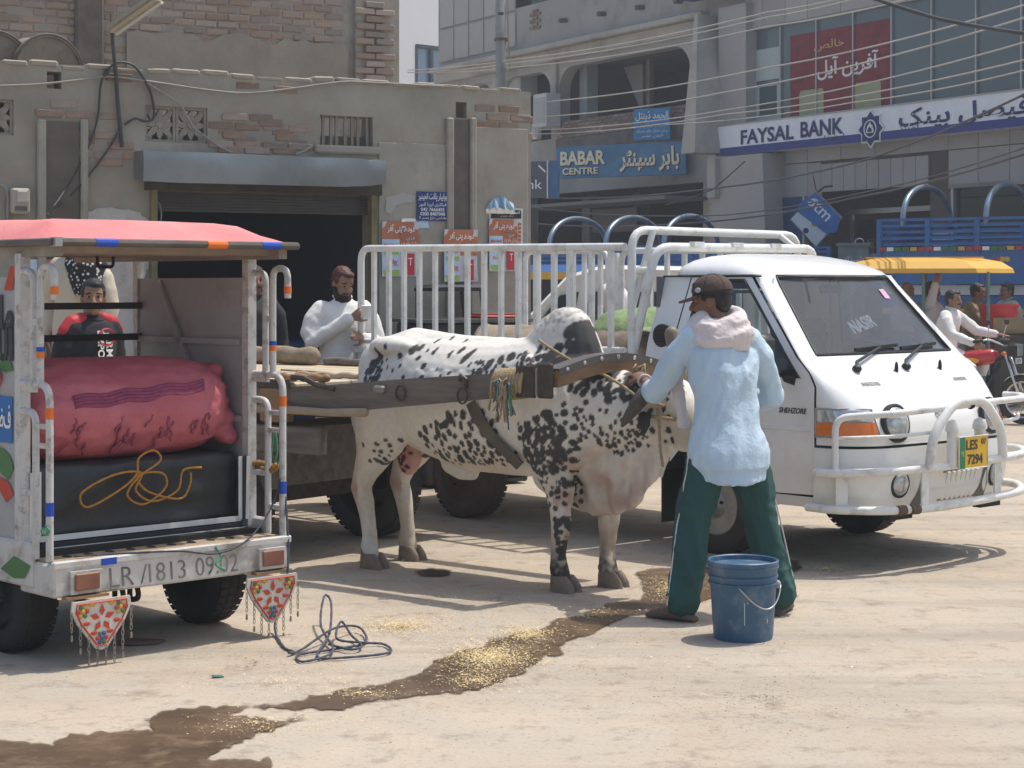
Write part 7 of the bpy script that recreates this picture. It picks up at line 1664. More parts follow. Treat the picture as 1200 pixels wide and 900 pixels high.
def person(label, loc, rotz, J=None, skin=None, top=('kameez', None), bottom=None, hair=hairm, beard=None, moustache=True, hy=0.0, hp=0.0, vox=.011, hands=None, shoes=None, s=1.0, group=None, sit=False, foot=(1, 1), collar=True, loose=1.0, seed=0):
    skin = skin or skinm
    D = dict(pel=(0, 0, .93), chest=(0, 0, 1.22), neck=(.0, 0, 1.47), head=(.025, 0, 1.60), shL=(0, .185, 1.405), elL=(-.03, .25, 1.13), wrL=(.04, .255, .89), shR=(0, -.185, 1.405), elR=(-.03, -.25, 1.13), wrR=(.04, -.255, .89),
             hipL=(0, .09, .90), knL=(.025, .105, .48), anL=(-.02, .11, .085), hipR=(0, -.09, .90), knR=(.025, -.105, .48), anR=(-.02, -.11, .085), ftL=(.17, .03), ftR=(.17, -.03))
    D.update(J or {}); D = {k: Vector(v) if len(v) == 3 else v for k, v in D.items()}
    t = thing('person', label, 'person', loc, rotz, group); t.scale = (s, s, s)
    up = Vector((0, 0, 1))
    lat = (D['shL'] - D['shR']).normalized(); fw = lat.cross(up).normalized(); hl = (D['hipL'] - D['hipR']).normalized(); hf = hl.cross(up).normalized()
    def spine(k):  # 0 pelvis .. .5 chest .. 1 neck base
        return D['pel'].lerp(D['chest'], k * 2) if k < .5 else D['chest'].lerp(D['neck'], k * 2 - 1)
    def ring(k, a, b_, dz=0, tilt=0):
        l_ = hl.lerp(lat, min(1, k * 1.3)).normalized(); f_ = hf.lerp(fw, min(1, k * 1.3)).normalized(); return (spine(k) + Vector((0, 0, dz)), l_ * a, f_ * b_ + Vector((0, 0, tilt)))
    mb = MB()
    mb.loft([ring(-.05, .13, .10), ring(.05, .155, .11), ring(.3, .135, .095), ring(.55, .16, .11), ring(.8, .17, .105), ring(.93, .12, .075), ring(1.0, .06, .055)], 18)
    H = D['head']; RH = Matrix.Rotation(hy, 3, 'Z') @ Matrix.Rotation(hp, 3, 'Y'); hd = lambda x, y, z: H + RH @ Vector((x, y, z))
    mb.limb([D['neck'] - Vector((0, 0, .04)), D['neck'] + Vector((.0, 0, .03)), hd(-.015, 0, -.05)], [.062, .054, .054], 14)
    mb.ell(hd(-.012, 0, .025), (.094, .074, .095), RH); mb.ell(hd(.028, 0, -.05), (.062, .055, .068), RH); mb.ell(hd(.06, 0, -.085), (.03, .032, .028), RH)
    mb.ell(hd(.068, 0, .022), (.02, .05, .014), RH); mb.limb([hd(.082, 0, .012), hd(.098, 0, -.018), hd(.104, 0, -.03)], [.010, .013, .015], 8)
    for sg in (-1, 1):
        mb.ell(hd(.098, sg * .013, -.033), (.010, .009, .008), RH); mb.ell(hd(.055, sg * .038, -.025), (.025, .022, .02), RH); mb.ell(hd(-.008, sg * .077, -.008), (.018, .011, .03), RH)
    mb.limb([hd(.078, -.02, -.062), hd(.087, 0, -.060), hd(.078, .02, -.062)], [.008, .0105, .008], 8)
    for S, sg in (('L', 1), ('R', -1)):
        sh, el, wr = D['sh' + S], D['el' + S], D['wr' + S]
        mb.limb([sh - lat * sg * .03, sh.lerp(el, .25), sh.lerp(el, .6), el, el.lerp(wr, .3), el.lerp(wr, .75), wr], [.056, .050, .042, .036, .038, .030, .024], 12)
        hh_ = (hands or {}).get(S)
        dflt = dict(d=(wr - el).normalized(), n=lat * sg, sd=(-1 if sg > 0 else 1), curl=.35)
        if hh_: dflt.update(hh_)
        hand(mb, wr, dflt['d'], dflt['n'], dflt['sd'], dflt['curl'], thumb_in=dflt.get('ti', .35))
        hp_, kn, an = D['hip' + S], D['kn' + S], D['an' + S]
        mb.limb([hp_, hp_.lerp(kn, .5), kn, kn.lerp(an, .35), an], [.088, .072, .054, .052, .036], 12)
        fd = Vector((D['ft' + S][0], D['ft' + S][1], 0)); fn = fd.normalized()
        mb.limb([an + Vector((0, 0, -.03)) - fn * .03, an + Vector((0, 0, -.04)) + fn * .05, Vector((an.x, an.y, an.z - .062)) + fd], [.036, .034, .022], 10)
    link('body', fuse(mb, min(vox, .009), 3, None, 'body'), skin, t, True)
    def cloth(name, m_, build, wr=.006, v_=None, sm=4):
        mb = MB(); build(mb); sdv = Vector((seed * 3.1, 0, 0))
        def dsp(c, n_):
          if name == 'shirt':
            f_ = noise.noise(Vector((c.x * 6, c.y * 9 + c.z * 3, c.z * 3.2)) + sdv); g_ = noise.noise(Vector((c.x * 9, c.y * 13 - c.z * 9, c.z * 10)) + sdv)
            h_ = noise.noise(Vector((c.x * 14, c.y * 22 + c.z * 7, c.z * 3.2)) + sdv); return .013 * (.5 - 2.2 * abs(f_)) + .004 * (.3 - abs(g_)) + .009 * (.3 - abs(h_))
          if name == 'trousers' and wr > .0065:
            f_ = noise.noise(Vector((c.x * 10, c.y * 10, c.z * 2.6)) + sdv); g_ = noise.noise(Vector((c.x * 4, c.y * 4, c.z * 13)) + sdv); return .024 * (.4 - abs(f_) * 1.6) + .012 * (.3 - abs(g_)) * (1.6 if c.z < .25 or .4 < c.z < .6 else .7)
          return wr * (noise.noise(Vector((c.x * 11, c.y * 11, c.z * 5)) + sdv) + .9 * (1 - 2 * abs(noise.noise(Vector((c.x * 7, c.y * 7, c.z * 9)) + sdv * 2))) - .3) + wr * .4 * noise.noise(c * 30)
        return link(name, fuse(mb, v_ or vox, sm, dsp, name), m_, t, True)
    def trousers(mb):
        r_ = loose
        for S in 'LR':
            hp_, kn, an = D['hip' + S], D['kn' + S], D['an' + S]
            mb.limb([hp_ + Vector((0, 0, .02)), hp_.lerp(kn, .4), kn, kn.lerp(an, .5), an + (kn - an).normalized() * .02], [.094 * r_, .099 * r_, .088 * r_, .083 * r_, .085 * r_], 16)
        mb.loft([ring(-.12, .15, .11), ring(.0, .165, .12), ring(.2, .15, .11)], 16)
    if bottom: cloth('trousers', bottom, trousers, .007)
    kind, mt = top[0], top[1] or whitec
    def shirt(mb):
        if sit or kind in ('tshirt', 'shirt'):
            lo_ = [ring(-.06 if kind != 'shirt' else -.25, .195 if kind != 'shirt' else .212, .14 if kind != 'shirt' else .17)] + ([ring(-.1, .214, .168)] if kind == 'shirt' else []) + [ring(.12, .178 if kind == 'shirt' else .18, .138)] if not sit else [ring(-.1, .19, .15), ring(.1, .18, .14)]
        else:
            z = .44; P0 = D['pel']; lo_ = [((P0.x * .6, P0.y, z), hl * .225, hf * .175), ((P0.x * .8, P0.y, .60), hl * .21, hf * .165), ((P0.x, P0.y, .78), hl * .195, hf * .15), ring(.1, .18, .14)]
        mb.loft(lo_ + [ring(.35, .168 * loose ** .5, .128), ring(.6, .182, .138), ring(.8, .192, .128), ring(.92, .155, .098), ring(.985, .085, .072), ring(1.03, .068, .064)], 22)
        for S, sg in (('L', 1), ('R', -1)):
            sh, el, wr = D['sh' + S], D['el' + S], D['wr' + S]
            if kind == 'tshirt': mb.limb([sh - lat * sg * .03, sh.lerp(el, .35), sh.lerp(el, .68)], [.073, .068, .066], 14)
            elif kind == 'shirt': mb.limb([sh - lat * sg * .04, sh.lerp(el, .3), sh.lerp(el, .75), el, el.lerp(wr, .26)], [.078, .070, .060, .062, .058], 14)
            else: mb.limb([sh - lat * sg * .04, sh.lerp(el, .3), sh.lerp(el, .75), el, el.lerp(wr, .5), el.lerp(wr, .93)], [.076, .074, .070, .066, .058, .050], 14)
        if sit:
            for S in 'LR': mb.limb([D['hip' + S], D['hip' + S].lerp(D['kn' + S], .5), D['kn' + S].lerp(D['hip' + S], .1)], [.12, .112, .10], 14)
        elif kind == 'shirt': mb.loft([ring(-.33, .195, .16, 0, .03), ring(-.05, .208, .162)], 20)
    cloth({'kameez': 'tunic', 'tshirt': 'tshirt', 'shirt': 'shirt'}[kind], mt, shirt, .0075 if kind == 'shirt' else .006)
    if collar and kind == 'kameez':
        c = D['neck'] + Vector((.0, 0, .03)); MB().tube([c + lat * .066 * math.cos(a) + fw * (.066 * math.sin(a) + .008) + up * (-.012 * math.sin(a)) for a in [2 * PI * k / 18 for k in range(18)]], .013, 6, closed=True).build('collar', mt, t, smooth=True)
    if hair:
        mb = MB(); mb.ell(hd(-.030, 0, .052), (.092, .081, .082), RH); mb.ell(hd(-.062, 0, -.002), (.052, .072, .07), RH)
        for sg in (-1, 1): mb.ell(hd(.0, sg * .068, .03), (.035, .014, .035), RH)
        mb.ell(hd(.035, .01, .088), (.05, .05, .024), RH)
        link('hair', fuse(mb, .009, 2, lambda c, n_: .004 * noise.noise(c * 60), 'hair'), hair, t, True)
    for sg in (-1, 1):
        MB().ell(hd(.066, sg * .031, .008), (.011, .013, .0065), RH, 10, 7).build('eye', eyew, t, smooth=True); MB().ell(hd(.075, sg * .031, .008), (.006, .008, .008), RH, 8, 6).build('iris', eyed, t, smooth=True)
        MB().limb([hd(.076, sg * .012, .028), hd(.081, sg * .03, .033), hd(.068, sg * .052, .026)], [.005, .006, .004], 6).build('eyebrow', hairm, t, smooth=True)
    MB().limb([hd(.082, -.02, -.064), hd(.091, 0, -.063), hd(.082, .02, -.064)], [.005, .007, .005], 6).build('mouth', lipm, t, smooth=True)
    if moustache: MB().limb([hd(.072, -.034, -.056), hd(.090, -.012, -.046), hd(.094, 0, -.046), hd(.090, .012, -.046), hd(.072, .034, -.056)], [.006, .009, .009, .009, .006], 8).build('moustache', hairm, t, smooth=True)
    if beard:
        mb = MB(); mb.ell(hd(.052, 0, -.098), (.05, .062, .052), RH); mb.ell(hd(.062, 0, -.15), (.042, .055, .062), RH); mb.ell(hd(.055, 0, -.195), (.028, .038, .045), RH)
        for sg in (-1, 1): mb.limb([hd(.0, sg * .073, -.02), hd(.02, sg * .066, -.07), hd(.045, sg * .04, -.105)], [.014, .022, .03], 8)
        link('beard', fuse(mb, .008, 2, lambda c, n_: .006 * noise.noise(c * 55), 'beard'), beard, t, True)
    if shoes:
        for S in 'LR':
            an = D['an' + S]; fd = Vector((D['ft' + S][0], D['ft' + S][1], 0)); fn = fd.normalized(); sd_ = up.cross(fn)
            b0 = Vector((an.x, an.y, an.z - .085)); MB().loft([(b0 - fn * .07 + up * .012, sd_ * .03, up * .012), (b0 - fn * .04 + up * .025, sd_ * .04, up * .026), (b0 + fn * .05 + up * .035, sd_ * .044, up * .036), (b0 + fd * .72 + up * .026, sd_ * .050, up * .028), (b0 + fd * 1.08 + up * .018, sd_ * .042, up * .020), (b0 + fd * 1.26 + up * .012, sd_ * .018, up * .010)], 14).build('shoe', shoes, t, smooth=True)
    t['_f'] = 0; del t['_f']
    return t, hd, D, RH
# -- man holding the yoke, seen from behind
MA = math.atan2(.97, -.25)
bluec = M('pale_blue_shirt', (.44, .57, .68), rough=.85, var=.05, scale=4, bump=.35, bscale=60, col2=(.50, .62, .72)); greenc = M('dark_green_track', (.016, .062, .058), rough=.8, col2=(.022, .082, .075), scale=4, bump=.3, bscale=60)
mt_, hd, D, RH = person('man seen from behind in pale blue shirt, green track trousers and brown cap', (1.115, 9.29, 0), MA, dict(pel=(.07, .0, .90), chest=(.11, .0, 1.19), neck=(.19, .0, 1.455), head=(.225, .035, 1.60), shL=(.185, .175, 1.405), elL=(.335, .295, 1.115), wrL=(.62, .262, 1.175),
    shR=(.155, -.185, 1.40), elR=(.22, -.31, 1.10), wrR=(.46, -.22, 1.05), hipL=(.07, .085, .87), knL=(.05, .19, .48), anL=(-.025, .27, .085), hipR=(.07, -.085, .87), knR=(.075, -.19, .48), anR=(.03, -.265, .085), ftL=(.13, .11), ftR=(.14, -.10)),
    skin2, ('shirt', bluec), greenc, moustache=True, hy=R(58), hp=R(6), vox=.0085, hands={'L': dict(d=(.80, .12, .28), n=(-.2, .25, .95), sd=-1, curl=.62, ti=.5), 'R': dict(curl=.7)}, shoes=M('brown_sandal', (.13, .095, .07), rough=.8, var=.25), seed=1, loose=1.04)
capm = M('brown_cap', (.075, .048, .042), rough=.85, var=.15, bump=.3, bscale=60); capd = M('dark_brown_cap', (.035, .026, .026), rough=.85, var=.15)
mb = MB(); rg = []
for k in range(8):
    a = PI / 2 * k / 7; rg.append((hd(-.018, 0, .052 + .088 * math.sin(a)), RH @ Vector((.106 * math.cos(a) + .003, 0, 0)), RH @ Vector((0, .090 * math.cos(a) + .003, 0))))
cp = mb.loft(rg, 24).build('cap', capm, mt_, smooth=40)
MB().loft([(hd(-.018, 0, .035), RH @ Vector((.1065, 0, 0)), RH @ Vector((0, .091, 0))), (hd(-.018, 0, .075), RH @ Vector((.1045, 0, 0)), RH @ Vector((0, .089, 0)))], 24, caps=False).build('cap_band', capd, cp, smooth=40)
O = [(.05, -.078), (.10, -.072), (.145, -.05), (.165, 0), (.145, .05), (.10, .072), (.05, .078)]
vs = [hd(x, y, .045 - .25 * (x - .05) - 1.2 * y * y) for x, y in O] + [hd(x, y, .033 - .25 * (x - .05) - 1.2 * y * y) for x, y in O]
MB().add(vs, [tuple(range(7)), tuple(reversed(range(7, 14)))] + [(i, (i + 1) % 7, 7 + (i + 1) % 7, 7 + i) for i in range(7)]).build('cap_peak', M('cap_peak', (.13, .085, .075), rough=.85), cp)
for k in range(6):
    a = 2 * PI * k / 6 + .3; MB().tube([hd(-.018 + .108 * math.cos(a) * math.cos(e), .092 * math.sin(a) * math.cos(e), .052 + .089 * math.sin(e)) for e in [PI / 2 * j / 8 for j in range(9)]], .002, 4).build('cap_seam', capd, cp)
MB().add([hd(-.118, -.035, .052), hd(-.124, -.008, .052), hd(-.117, -.02, .085)], [(0, 1, 2)]).build('cap_emblem', flat('emblem_white', (.75, .72, .68)), cp)
MB().ell(hd(.04, .084, .062), (.016, .008, .014), RH, 8, 5).build('cap_badge', flat('badge_grey', (.35, .36, .42)), cp)
scf = M('pale_pink_scarf', (.66, .59, .58), rough=.95, var=.06, bump=.4, bscale=70)
mb = MB(); c = D['neck'] + Vector((-.01, 0, .02))
for k, (dz, r_, rt) in enumerate(((-.01, .105, .044), (.035, .09, .040), (-.035, .125, .036))):
    mb.tube([c + Vector((.95 * r_ * math.cos(a), r_ * 1.10 * math.sin(a), dz + .020 * math.cos(a + .6 * k) - (.030 if math.cos(a) < 0 else 0) * k * .5)) for a in [2 * PI * j / 22 for j in range(22)]], rt, 10, closed=True)
mb.loft([(c + Vector((-.06, -.01, .04)), (0, .10, 0), (.045, 0, .0)), (c + Vector((-.11, -.02, -.02)), (0, .125, 0), (.04, 0, .02)), (c + Vector((-.10, -.03, -.10)), (0, .10, 0), (.028, 0, .02)), (c + Vector((-.075, -.03, -.135)), (0, .05, 0), (.02, 0, .01))], 16)
mb.limb([c + Vector((-.02, .10, -.0)), c + Vector((.05, .13, -.03)), c + Vector((.10, .15, -.12))], [.05, .045, .035], 10)
link('scarf', fuse(mb, .009, 3, lambda q, n_: .014 * (1 - 2.6 * abs(noise.noise(Vector((q.x * 9, q.y * 8 + q.z * 8, q.z * 20))))) + .003 * noise.noise(q * 50), 'scarf'), scf, mt_, True)
mb = MB(); mb.loft([((.30, .17, 1.36), (.012, .035, 0), (.012, 0, 0)), ((.33, .18, 1.18), (.012, .035, 0), (.014, 0, 0)), ((.30, .165, 1.04), (.01, .032, 0), (.012, 0, 0)), ((.28, .155, .94), (.01, .038, 0), (.012, 0, 0))], 12); link('scarf_end', fuse(mb, .009, 2, lambda q, n_: .006 * noise.noise(Vector((q.x * 12, q.y * 40, q.z * 5)))), scf, mt_, True)
w0 = D['wrL'] - (D['wrL'] - D['elL']).normalized() * .02; ax = (D['wrL'] - D['elL']).normalized(); e1 = ax.orthogonal().normalized(); e2 = ax.cross(e1)
MB().tube([w0 + (e1 * math.cos(a) + e2 * math.sin(a)) * .034 for a in [2 * PI * k / 16 for k in range(16)]], .0075, 6, closed=True).build('bracelet', flat('bracelet_pale', (.6, .55, .52)), mt_, smooth=True)
for S in ('L', 'R'):    # white piping down the outer trouser seams
    sg = 1 if S == 'L' else -1; pts = []
    for k in range(13):
        q = D['hip' + S].lerp(D['kn' + S], min(1, k / 6)) if k <= 6 else D['kn' + S].lerp(D['an' + S], (k - 6) / 6); pts.append(q + Vector((-.02, sg * (.118 if k < 2 else .108 if k < 4 else .094), 0)))
    MB().tube(pts, .004, 5).build('piping', flat('piping_white', (.6, .6, .58)), mt_)
# -- bearded man behind the cart reading a slip of paper
tb, hd, D, RH = person('bearded man in white tunic looking down at a slip of paper', (-1.31, 14.15, .10), R(-72), dict(wrR=(.19, .03, 1.335), elR=(.06, -.29, 1.13), shR=(0, -.20, 1.40), shL=(0, .20, 1.40), elL=(.0, .29, 1.12), wrL=(.20, .12, 1.18), head=(.03, 0, 1.595)), skinm, ('kameez', whitec), whitec,
    hair=M('henna_hair', (.10, .028, .014), rough=.6, col2=(.03, .014, .012), scale=16, bump=.5), beard=M('dark_beard', (.016, .011, .009), rough=.8, var=.4, bump=.6, bscale=80), hy=R(18), hp=R(20), vox=.011, hands={'R': dict(d=(.3, .75, .55), n=(.75, -.4, .4), sd=1, curl=.75, ti=.5)}, seed=3, loose=1.1)
MB().box((.245, .135, 1.385), (.012, .085, .10), M4=Matrix.Rotation(R(25), 4, 'Y')).build('paper_slip', flat('paper', (.72, .72, .74)), tb)
# -- young man in red and black T-shirt behind the loader
blackc = M('black_jersey', (.016, .016, .02), rough=.85, var=.2, bump=.2); redc = flat('red_jersey', (.42, .02, .03)); khakic = M('cream_cotton', (.50, .44, .355), rough=.9, var=.07, bump=.2)
ty, hd, D, RH = person('young man in black and red T-shirt looking out behind the loader', (-2.80, 12.2, .0), R(-38), None, skinm, ('tshirt', blackc), flat('jeans', (.05, .06, .09)), moustache=False, hy=R(-38), vox=.011, seed=5)
mb = MB()
for sg in (-1, 1): mb.limb([(.01, sg * .09, 1.462), (.005, sg * .16, 1.435), (.0, sg * .215, 1.38)], [.045, .058, .05], 12)
link('red_yoke', fuse(mb, .01, 2, None), redc, ty, True)
MB().tube([Vector((.012 + .075 * math.sin(a), .072 * math.cos(a), 1.465 - .016 * math.sin(a))) for a in [2 * PI * k / 20 for k in range(20)]], .008, 6, closed=True).build('neckband', blackc, ty, smooth=True)
for s_, y, z, h_ in (('EMPORIO', .035, 1.235, .30), ('ARMANI', -.035, 1.22, .30)): text(s_, white, ty, (.150, -y, z), h_, .055, ux=(0.05, 0, -1), uz=(0, 1, 0), bold=.02, name='shirt_print')
MB().tube([Vector((.146, .01 + .065 * math.cos(a), 1.34 + .055 * math.sin(a))) for a in [2 * PI * k / 20 for k in range(20)]], .007, 5, closed=True).build('shirt_print', redc, ty); text('EA', white, ty, (.150, .01, 1.345), .06, .05, ux=(0, 1, 0), bold=.02, name='shirt_print')
# -- man in a cream tunic standing on the step, head hidden by the canopy
tc, hd, D, RH = person('tall man in cream tunic with black patterned scarf standing on shop step', (-3.14, 13.25, .415), R(-110), dict(elL=(-.02, .27, 1.12), wrL=(.03, .24, .88)), skinm, ('kameez', khakic), khakic, vox=.012, seed=7)
scm = M('black_patterned_scarf', (.015, .015, .018), rough=.9, var=.3)
nt_ = scm.node_tree; vn = nt_.nodes.new('ShaderNodeTexVoronoi'); vn.inputs['Scale'].default_value = 34; rn = nt_.nodes.new('ShaderNodeValToRGB'); rn.color_ramp.elements[0].position = .30; rn.color_ramp.elements[0].color = (.55, .52, .48, 1); rn.color_ramp.elements[1].position = .36; rn.color_ramp.elements[1].color = (.015, .015, .018, 1)
tcn = nt_.nodes.new('ShaderNodeTexCoord'); nt_.links.new(tcn.outputs['Object'], vn.inputs['Vector']); nt_.links.new(vn.outputs['Distance'], rn.inputs[0]); nt_.links.new(rn.outputs[0], nt_.nodes['Principled BSDF'].inputs['Base Color'])
mb = MB(); mb.loft([((.0, .06, 1.51), (0, .13, 0), (.10, 0, 0)), ((.02, .09, 1.42), (0, .16, 0), (.15, 0, 0)), ((.05, .12, 1.30), (0, .13, 0), (.13, 0, 0)), ((.07, .14, 1.20), (0, .09, 0), (.11, 0, 0))], 16); link('scarf', fuse(mb, .014, 3, lambda q, n_: .008 * noise.noise(Vector((q.x * 16, q.y * 16, q.z * 5)))), scm, tc, True)
# -- dim figure just inside the doorway
person('figure in dark shirt standing inside the doorway shade beside the loader ladder', (-2.03, 14.35, .12), R(-60), None, skin2, ('kameez', M('dark_shirt', (.03, .03, .036), rough=.9, var=.2)), M('dark_trouser', (.025, .025, .03), rough=.9), vox=.014, seed=9)
# ------------------------------------------------------------------ far right group
tr_, hd, D, RH = person('motorcycle rider in white tunic with moustache riding the red motorcycle', P(1117, 335, 22.8) - Vector((0, 0, EYE)) , R(-38), dict(pel=(-.12, 0, .86), chest=(-.08, 0, 1.13), neck=(-.03, 0, 1.375), head=(.01, 0, 1.505), shL=(-.03, .19, 1.31), shR=(-.03, -.19, 1.31), elL=(.18, .30, 1.12), wrL=(.45, .29, 1.08), elR=(.13, -.30, 1.08), wrR=(.40, -.29, .98),
    hipL=(-.10, .10, .82), hipR=(-.10, -.10, .82), knL=(.30, .20, .66), knR=(.30, -.20, .66), anL=(.15, .18, .33), anR=(.15, -.18, .33)), skinm, ('kameez', whitec), whitec, sit=True, vox=.013, hy=R(-5), hands={'L': dict(d=(1, .1, -.1), n=(0, 0, 1), curl=.1)}, shoes=blk, seed=11, loose=1.1)
RID = tr_.location.copy()
greyc = M('grey_cotton', (.30, .28, .25), rough=.9, var=.08); khk = M('khaki_cotton', (.28, .235, .155), rough=.9, var=.1)
person('man in khaki tunic leaning forward behind the motorcycle rider', P(1138, 335, 24.6) - Vector((0, 0, EYE)), R(-25), dict(neck=(.06, 0, 1.46), head=(.10, 0, 1.59), elR=(.18, -.25, 1.18), wrR=(.40, -.2, 1.08), elL=(.16, .25, 1.18), wrL=(.42, .2, 1.08)), skinm, ('kameez', khk), khk, vox=.016, seed=13)
person('man in grey tunic standing at far right by the blue truck', P(1181, 335, 25.6) - Vector((0, 0, EYE)), R(200), None, skin2, ('kameez', greyc), greyc, vox=.016, seed=15)
person('bald passenger seated at the front of yellow rickshaw', P(1062, 335, 23.9) - Vector((0, 0, EYE)) + Vector((0, 0, .28)), R(-60), dict(pel=(-.1, 0, .62), chest=(-.06, 0, .92), neck=(0, 0, 1.20), head=(.03, 0, 1.33), shL=(0, .18, 1.13), shR=(0, -.18, 1.13), elL=(.08, .25, .88), wrL=(.28, .15, .82), elR=(.08, -.25, .88), wrR=(.28, -.15, .82), hipL=(-.08, .1, .6), hipR=(-.08, -.1, .6), knL=(.34, .12, .56), knR=(.34, -.12, .56), anL=(.34, .12, .12), anR=(.34, -.12, .12)), skin2, ('kameez', greyc), greyc, sit=True, hair=None, vox=.016, seed=17)
person('passenger in pale shirt raising an arm to the yellow rickshaw roof', P(1091, 335, 24.1) - Vector((0, 0, EYE)) + Vector((0, 0, .28)), R(-40), dict(pel=(-.1, 0, .62), chest=(-.06, 0, .92), neck=(0, 0, 1.20), head=(.03, 0, 1.33), shL=(0, .18, 1.13), shR=(0, -.18, 1.13), elL=(.08, .25, .88), wrL=(.28, .15, .82), elR=(.14, -.30, 1.16), wrR=(.20, -.26, 1.44), hipL=(-.08, .1, .6), hipR=(-.08, -.1, .6), knL=(.34, .12, .56), knR=(.34, -.12, .56), anL=(.34, .12, .12), anR=(.34, -.12, .12)), skinm, ('kameez', M('pale_lilac', (.52, .50, .52), rough=.9, var=.06)), greyc, sit=True, vox=.016, seed=19)
person('small distant man in light blue shirt beside the grey cabinet', P(1021, 335, 31) - Vector((0, 0, EYE)) + Vector((0, 0, .75)), R(-120), None, skin2, ('tshirt', M('sky_shirt', (.24, .34, .48), rough=.9)), flat('trouser_dark', (.04, .04, .05)), vox=.02, seed=21)

# ================================================================== TRAFFIC BEYOND
truckblue = M('truck_blue', (.02, .10, .30), rough=.5, col2=(.035, .15, .38), scale=3, dirt=(.10, .14, .2), damt=.5, dscale=4); truckdk = M('truck_dark_blue', (.012, .05, .16), rough=.5, var=.25)
tred, tyel = flat('truck_red', (.42, .05, .04)), flat('truck_yellow', (.60, .36, .04))
def blue_truck(label, loc, rz, L_, zb, zm, zt, nh, pitch, cab, txt):
    """load bed with slatted upper rails, painted panels and tall hoops; local X along the truck, camera side at y = 0"""
    t = thing('blue_truck', label, 'truck', loc, rz, 'blue decorated trucks'); Wd = 2.1
    for y in (0, Wd):
        n_ = max(2, int(L_ / .72)); pw = L_ / n_
        for k in range(n_):
            MB().box((pw * (k + .5), y, (zb + zm) / 2), (pw - .03, .05, zm - zb), bev=.008).build('side_board', truckblue, t)
            if y == 0:
                c = pw * (k + .5)
                for dx, c_ in ((-.07, tred), (.0, tyel), (.07, tyel)): MB().ell((c + dx, -.03, zm - .14), (.045, .008, .04), nu=8, nv=5).build('painted_flower', c_, t)
        for k in range(n_ + 1): MB().box((pw * k, y - .004, (zb + zt) / 2), (.07, .075, zt - zb)).build('side_post', truckblue, t)
        for k in range(5): MB().box((L_ / 2, y, zm + .09 + (zt - zm - .1) * k / 4), (L_, .035, .04)).build('side_slat', truckblue, t)
        if y == 0:
            for k in range(int(L_ / .12)): MB().box((.06 + k * .12, -.045, zm + .02), (.10, .012, .055)).build('painted_border', (tred, tyel, grnf, white)[(k * 7 + k // 3) % 4], t)
    MB().box((L_ / 2, Wd / 2, zb + .03), (L_, Wd - .1, .06)).build('bed_floor', truckdk, t)
    for y in (0, Wd): pass
    MB().box((.02, Wd / 2, (zb + zt) / 2), (.05, Wd - .1, zt - zb)).build('tail_board', truckdk, t)
    for k in range(nh):
        x = .35 + pitch * k; h_ = zt + .62
        MB().tube([(x, Wd / 2 - Wd * .49 * math.cos(a), zt - .1 + .62 * math.sin(a) ** .75) for a in [PI * j / 22 for j in range(23)]], .045, 8).build('hoop', M('hoop_steel', (.16, .24, .34), rough=.35, metal=.6, col2=(.34, .40, .46), scale=3), t, smooth=True)
    MB().box((L_ / 2, .1, zb - .08), (L_, .05, .14)).build('white_band', flat('band_white', (.5, .55, .6)), t); MB().box((L_ / 2, .12, zb - .25), (L_, .05, .18)).build('lower_band', truckblue, t); MB().box((L_ / 2, .13, zb - .39), (L_, .05, .09)).build('lower_stripe', tyel, t)
    MB().box((L_ / 2, Wd / 2, zb - .35), (L_ + 1.0, .8, .35)).build('chassis', undr, t)
    for x in (.9, L_ - .3):
        for y, sg in ((.15, -1), (Wd - .15, 1)): wheel(x, y, .48, .48, .26, t, sg, undr, rub)
    if txt: text(txt, tred, t, (L_ * .80, -.03, (zb + zm) / 2 - .08), .62, .2, ar=True, bold=.03)
    if cab:
        x = -1.35 if cab < 0 else L_ + 1.35
        mb = MB(); mb.box((x, Wd / 2, 1.55), (2.2, Wd, 2.0), bev=.15); mb.build('cab', truckblue, t, smooth=30)
        for y in (-.012, Wd + .012): MB().box((x, y, 1.95), (1.1, .02, .6)).build('cab_window', glassd, t)
        MB().box((x - 1.11 if cab < 0 else x + 1.11, Wd / 2, 1.95), (.02, 1.7, .7)).build('windscreen', glassd, t)
        MB().box((x, Wd / 2, 2.66), (2.0, Wd + .1, .25), bev=.05).build('crown_board', tyel, t); wheel(x, .15, .48, .48, .26, t, -1, undr, rub)
        for k in range(8): MB().box((x - .9 + k * .25, -.03, 1.35), (.18, .012, .12)).build('painted_border', (tred, tyel, grnf)[k % 3], t)
    return t
q = P(1031, 335, 27.2); blue_truck('blue slatted truck with tall hoops standing behind the yellow rickshaw', (q.x, q.y, 0), R(-33), 5.2, 1.70, 2.20, 2.66, 4, 1.25, 1, 'سبحان اللہ'.replace('اللہ', 'الی'))
q = P(622, 335, 31.5); blue_truck('blue hooped truck half hidden behind the white pickup rack', (q.x, q.y, 0), R(-32), 4.6, 1.42, 1.95, 2.34, 3, 1.1, 0, None)
# decorated blue truck cab nearer the corner
t = thing('blue_truck', 'blue painted truck cab with yellow trim glimpsed between rack bars', 'truck', P(655, 335, 25.5) - Vector((0, 0, EYE)), R(-15), 'blue decorated trucks')
MB().box((0, .8, 1.35), (1.5, 1.7, 1.25), bev=.12).build('cab', truckblue, t, smooth=30); MB().box((0, -.062, 1.55), (1.0, .02, .42)).build('cab_window', glassd, t); MB().box((0, -.07, 1.82), (1.3, .02, .10)).build('painted_border', tyel, t); MB().box((0, -.07, 1.18), (1.3, .02, .18)).build('painted_border', tred, t); MB().box((0, .8, .5), (1.3, 1.4, .5)).build('chassis', undr, t)
for x in (-.4, .45): wheel(x, .1, .38, .38, .2, t, -1, undr, rub)
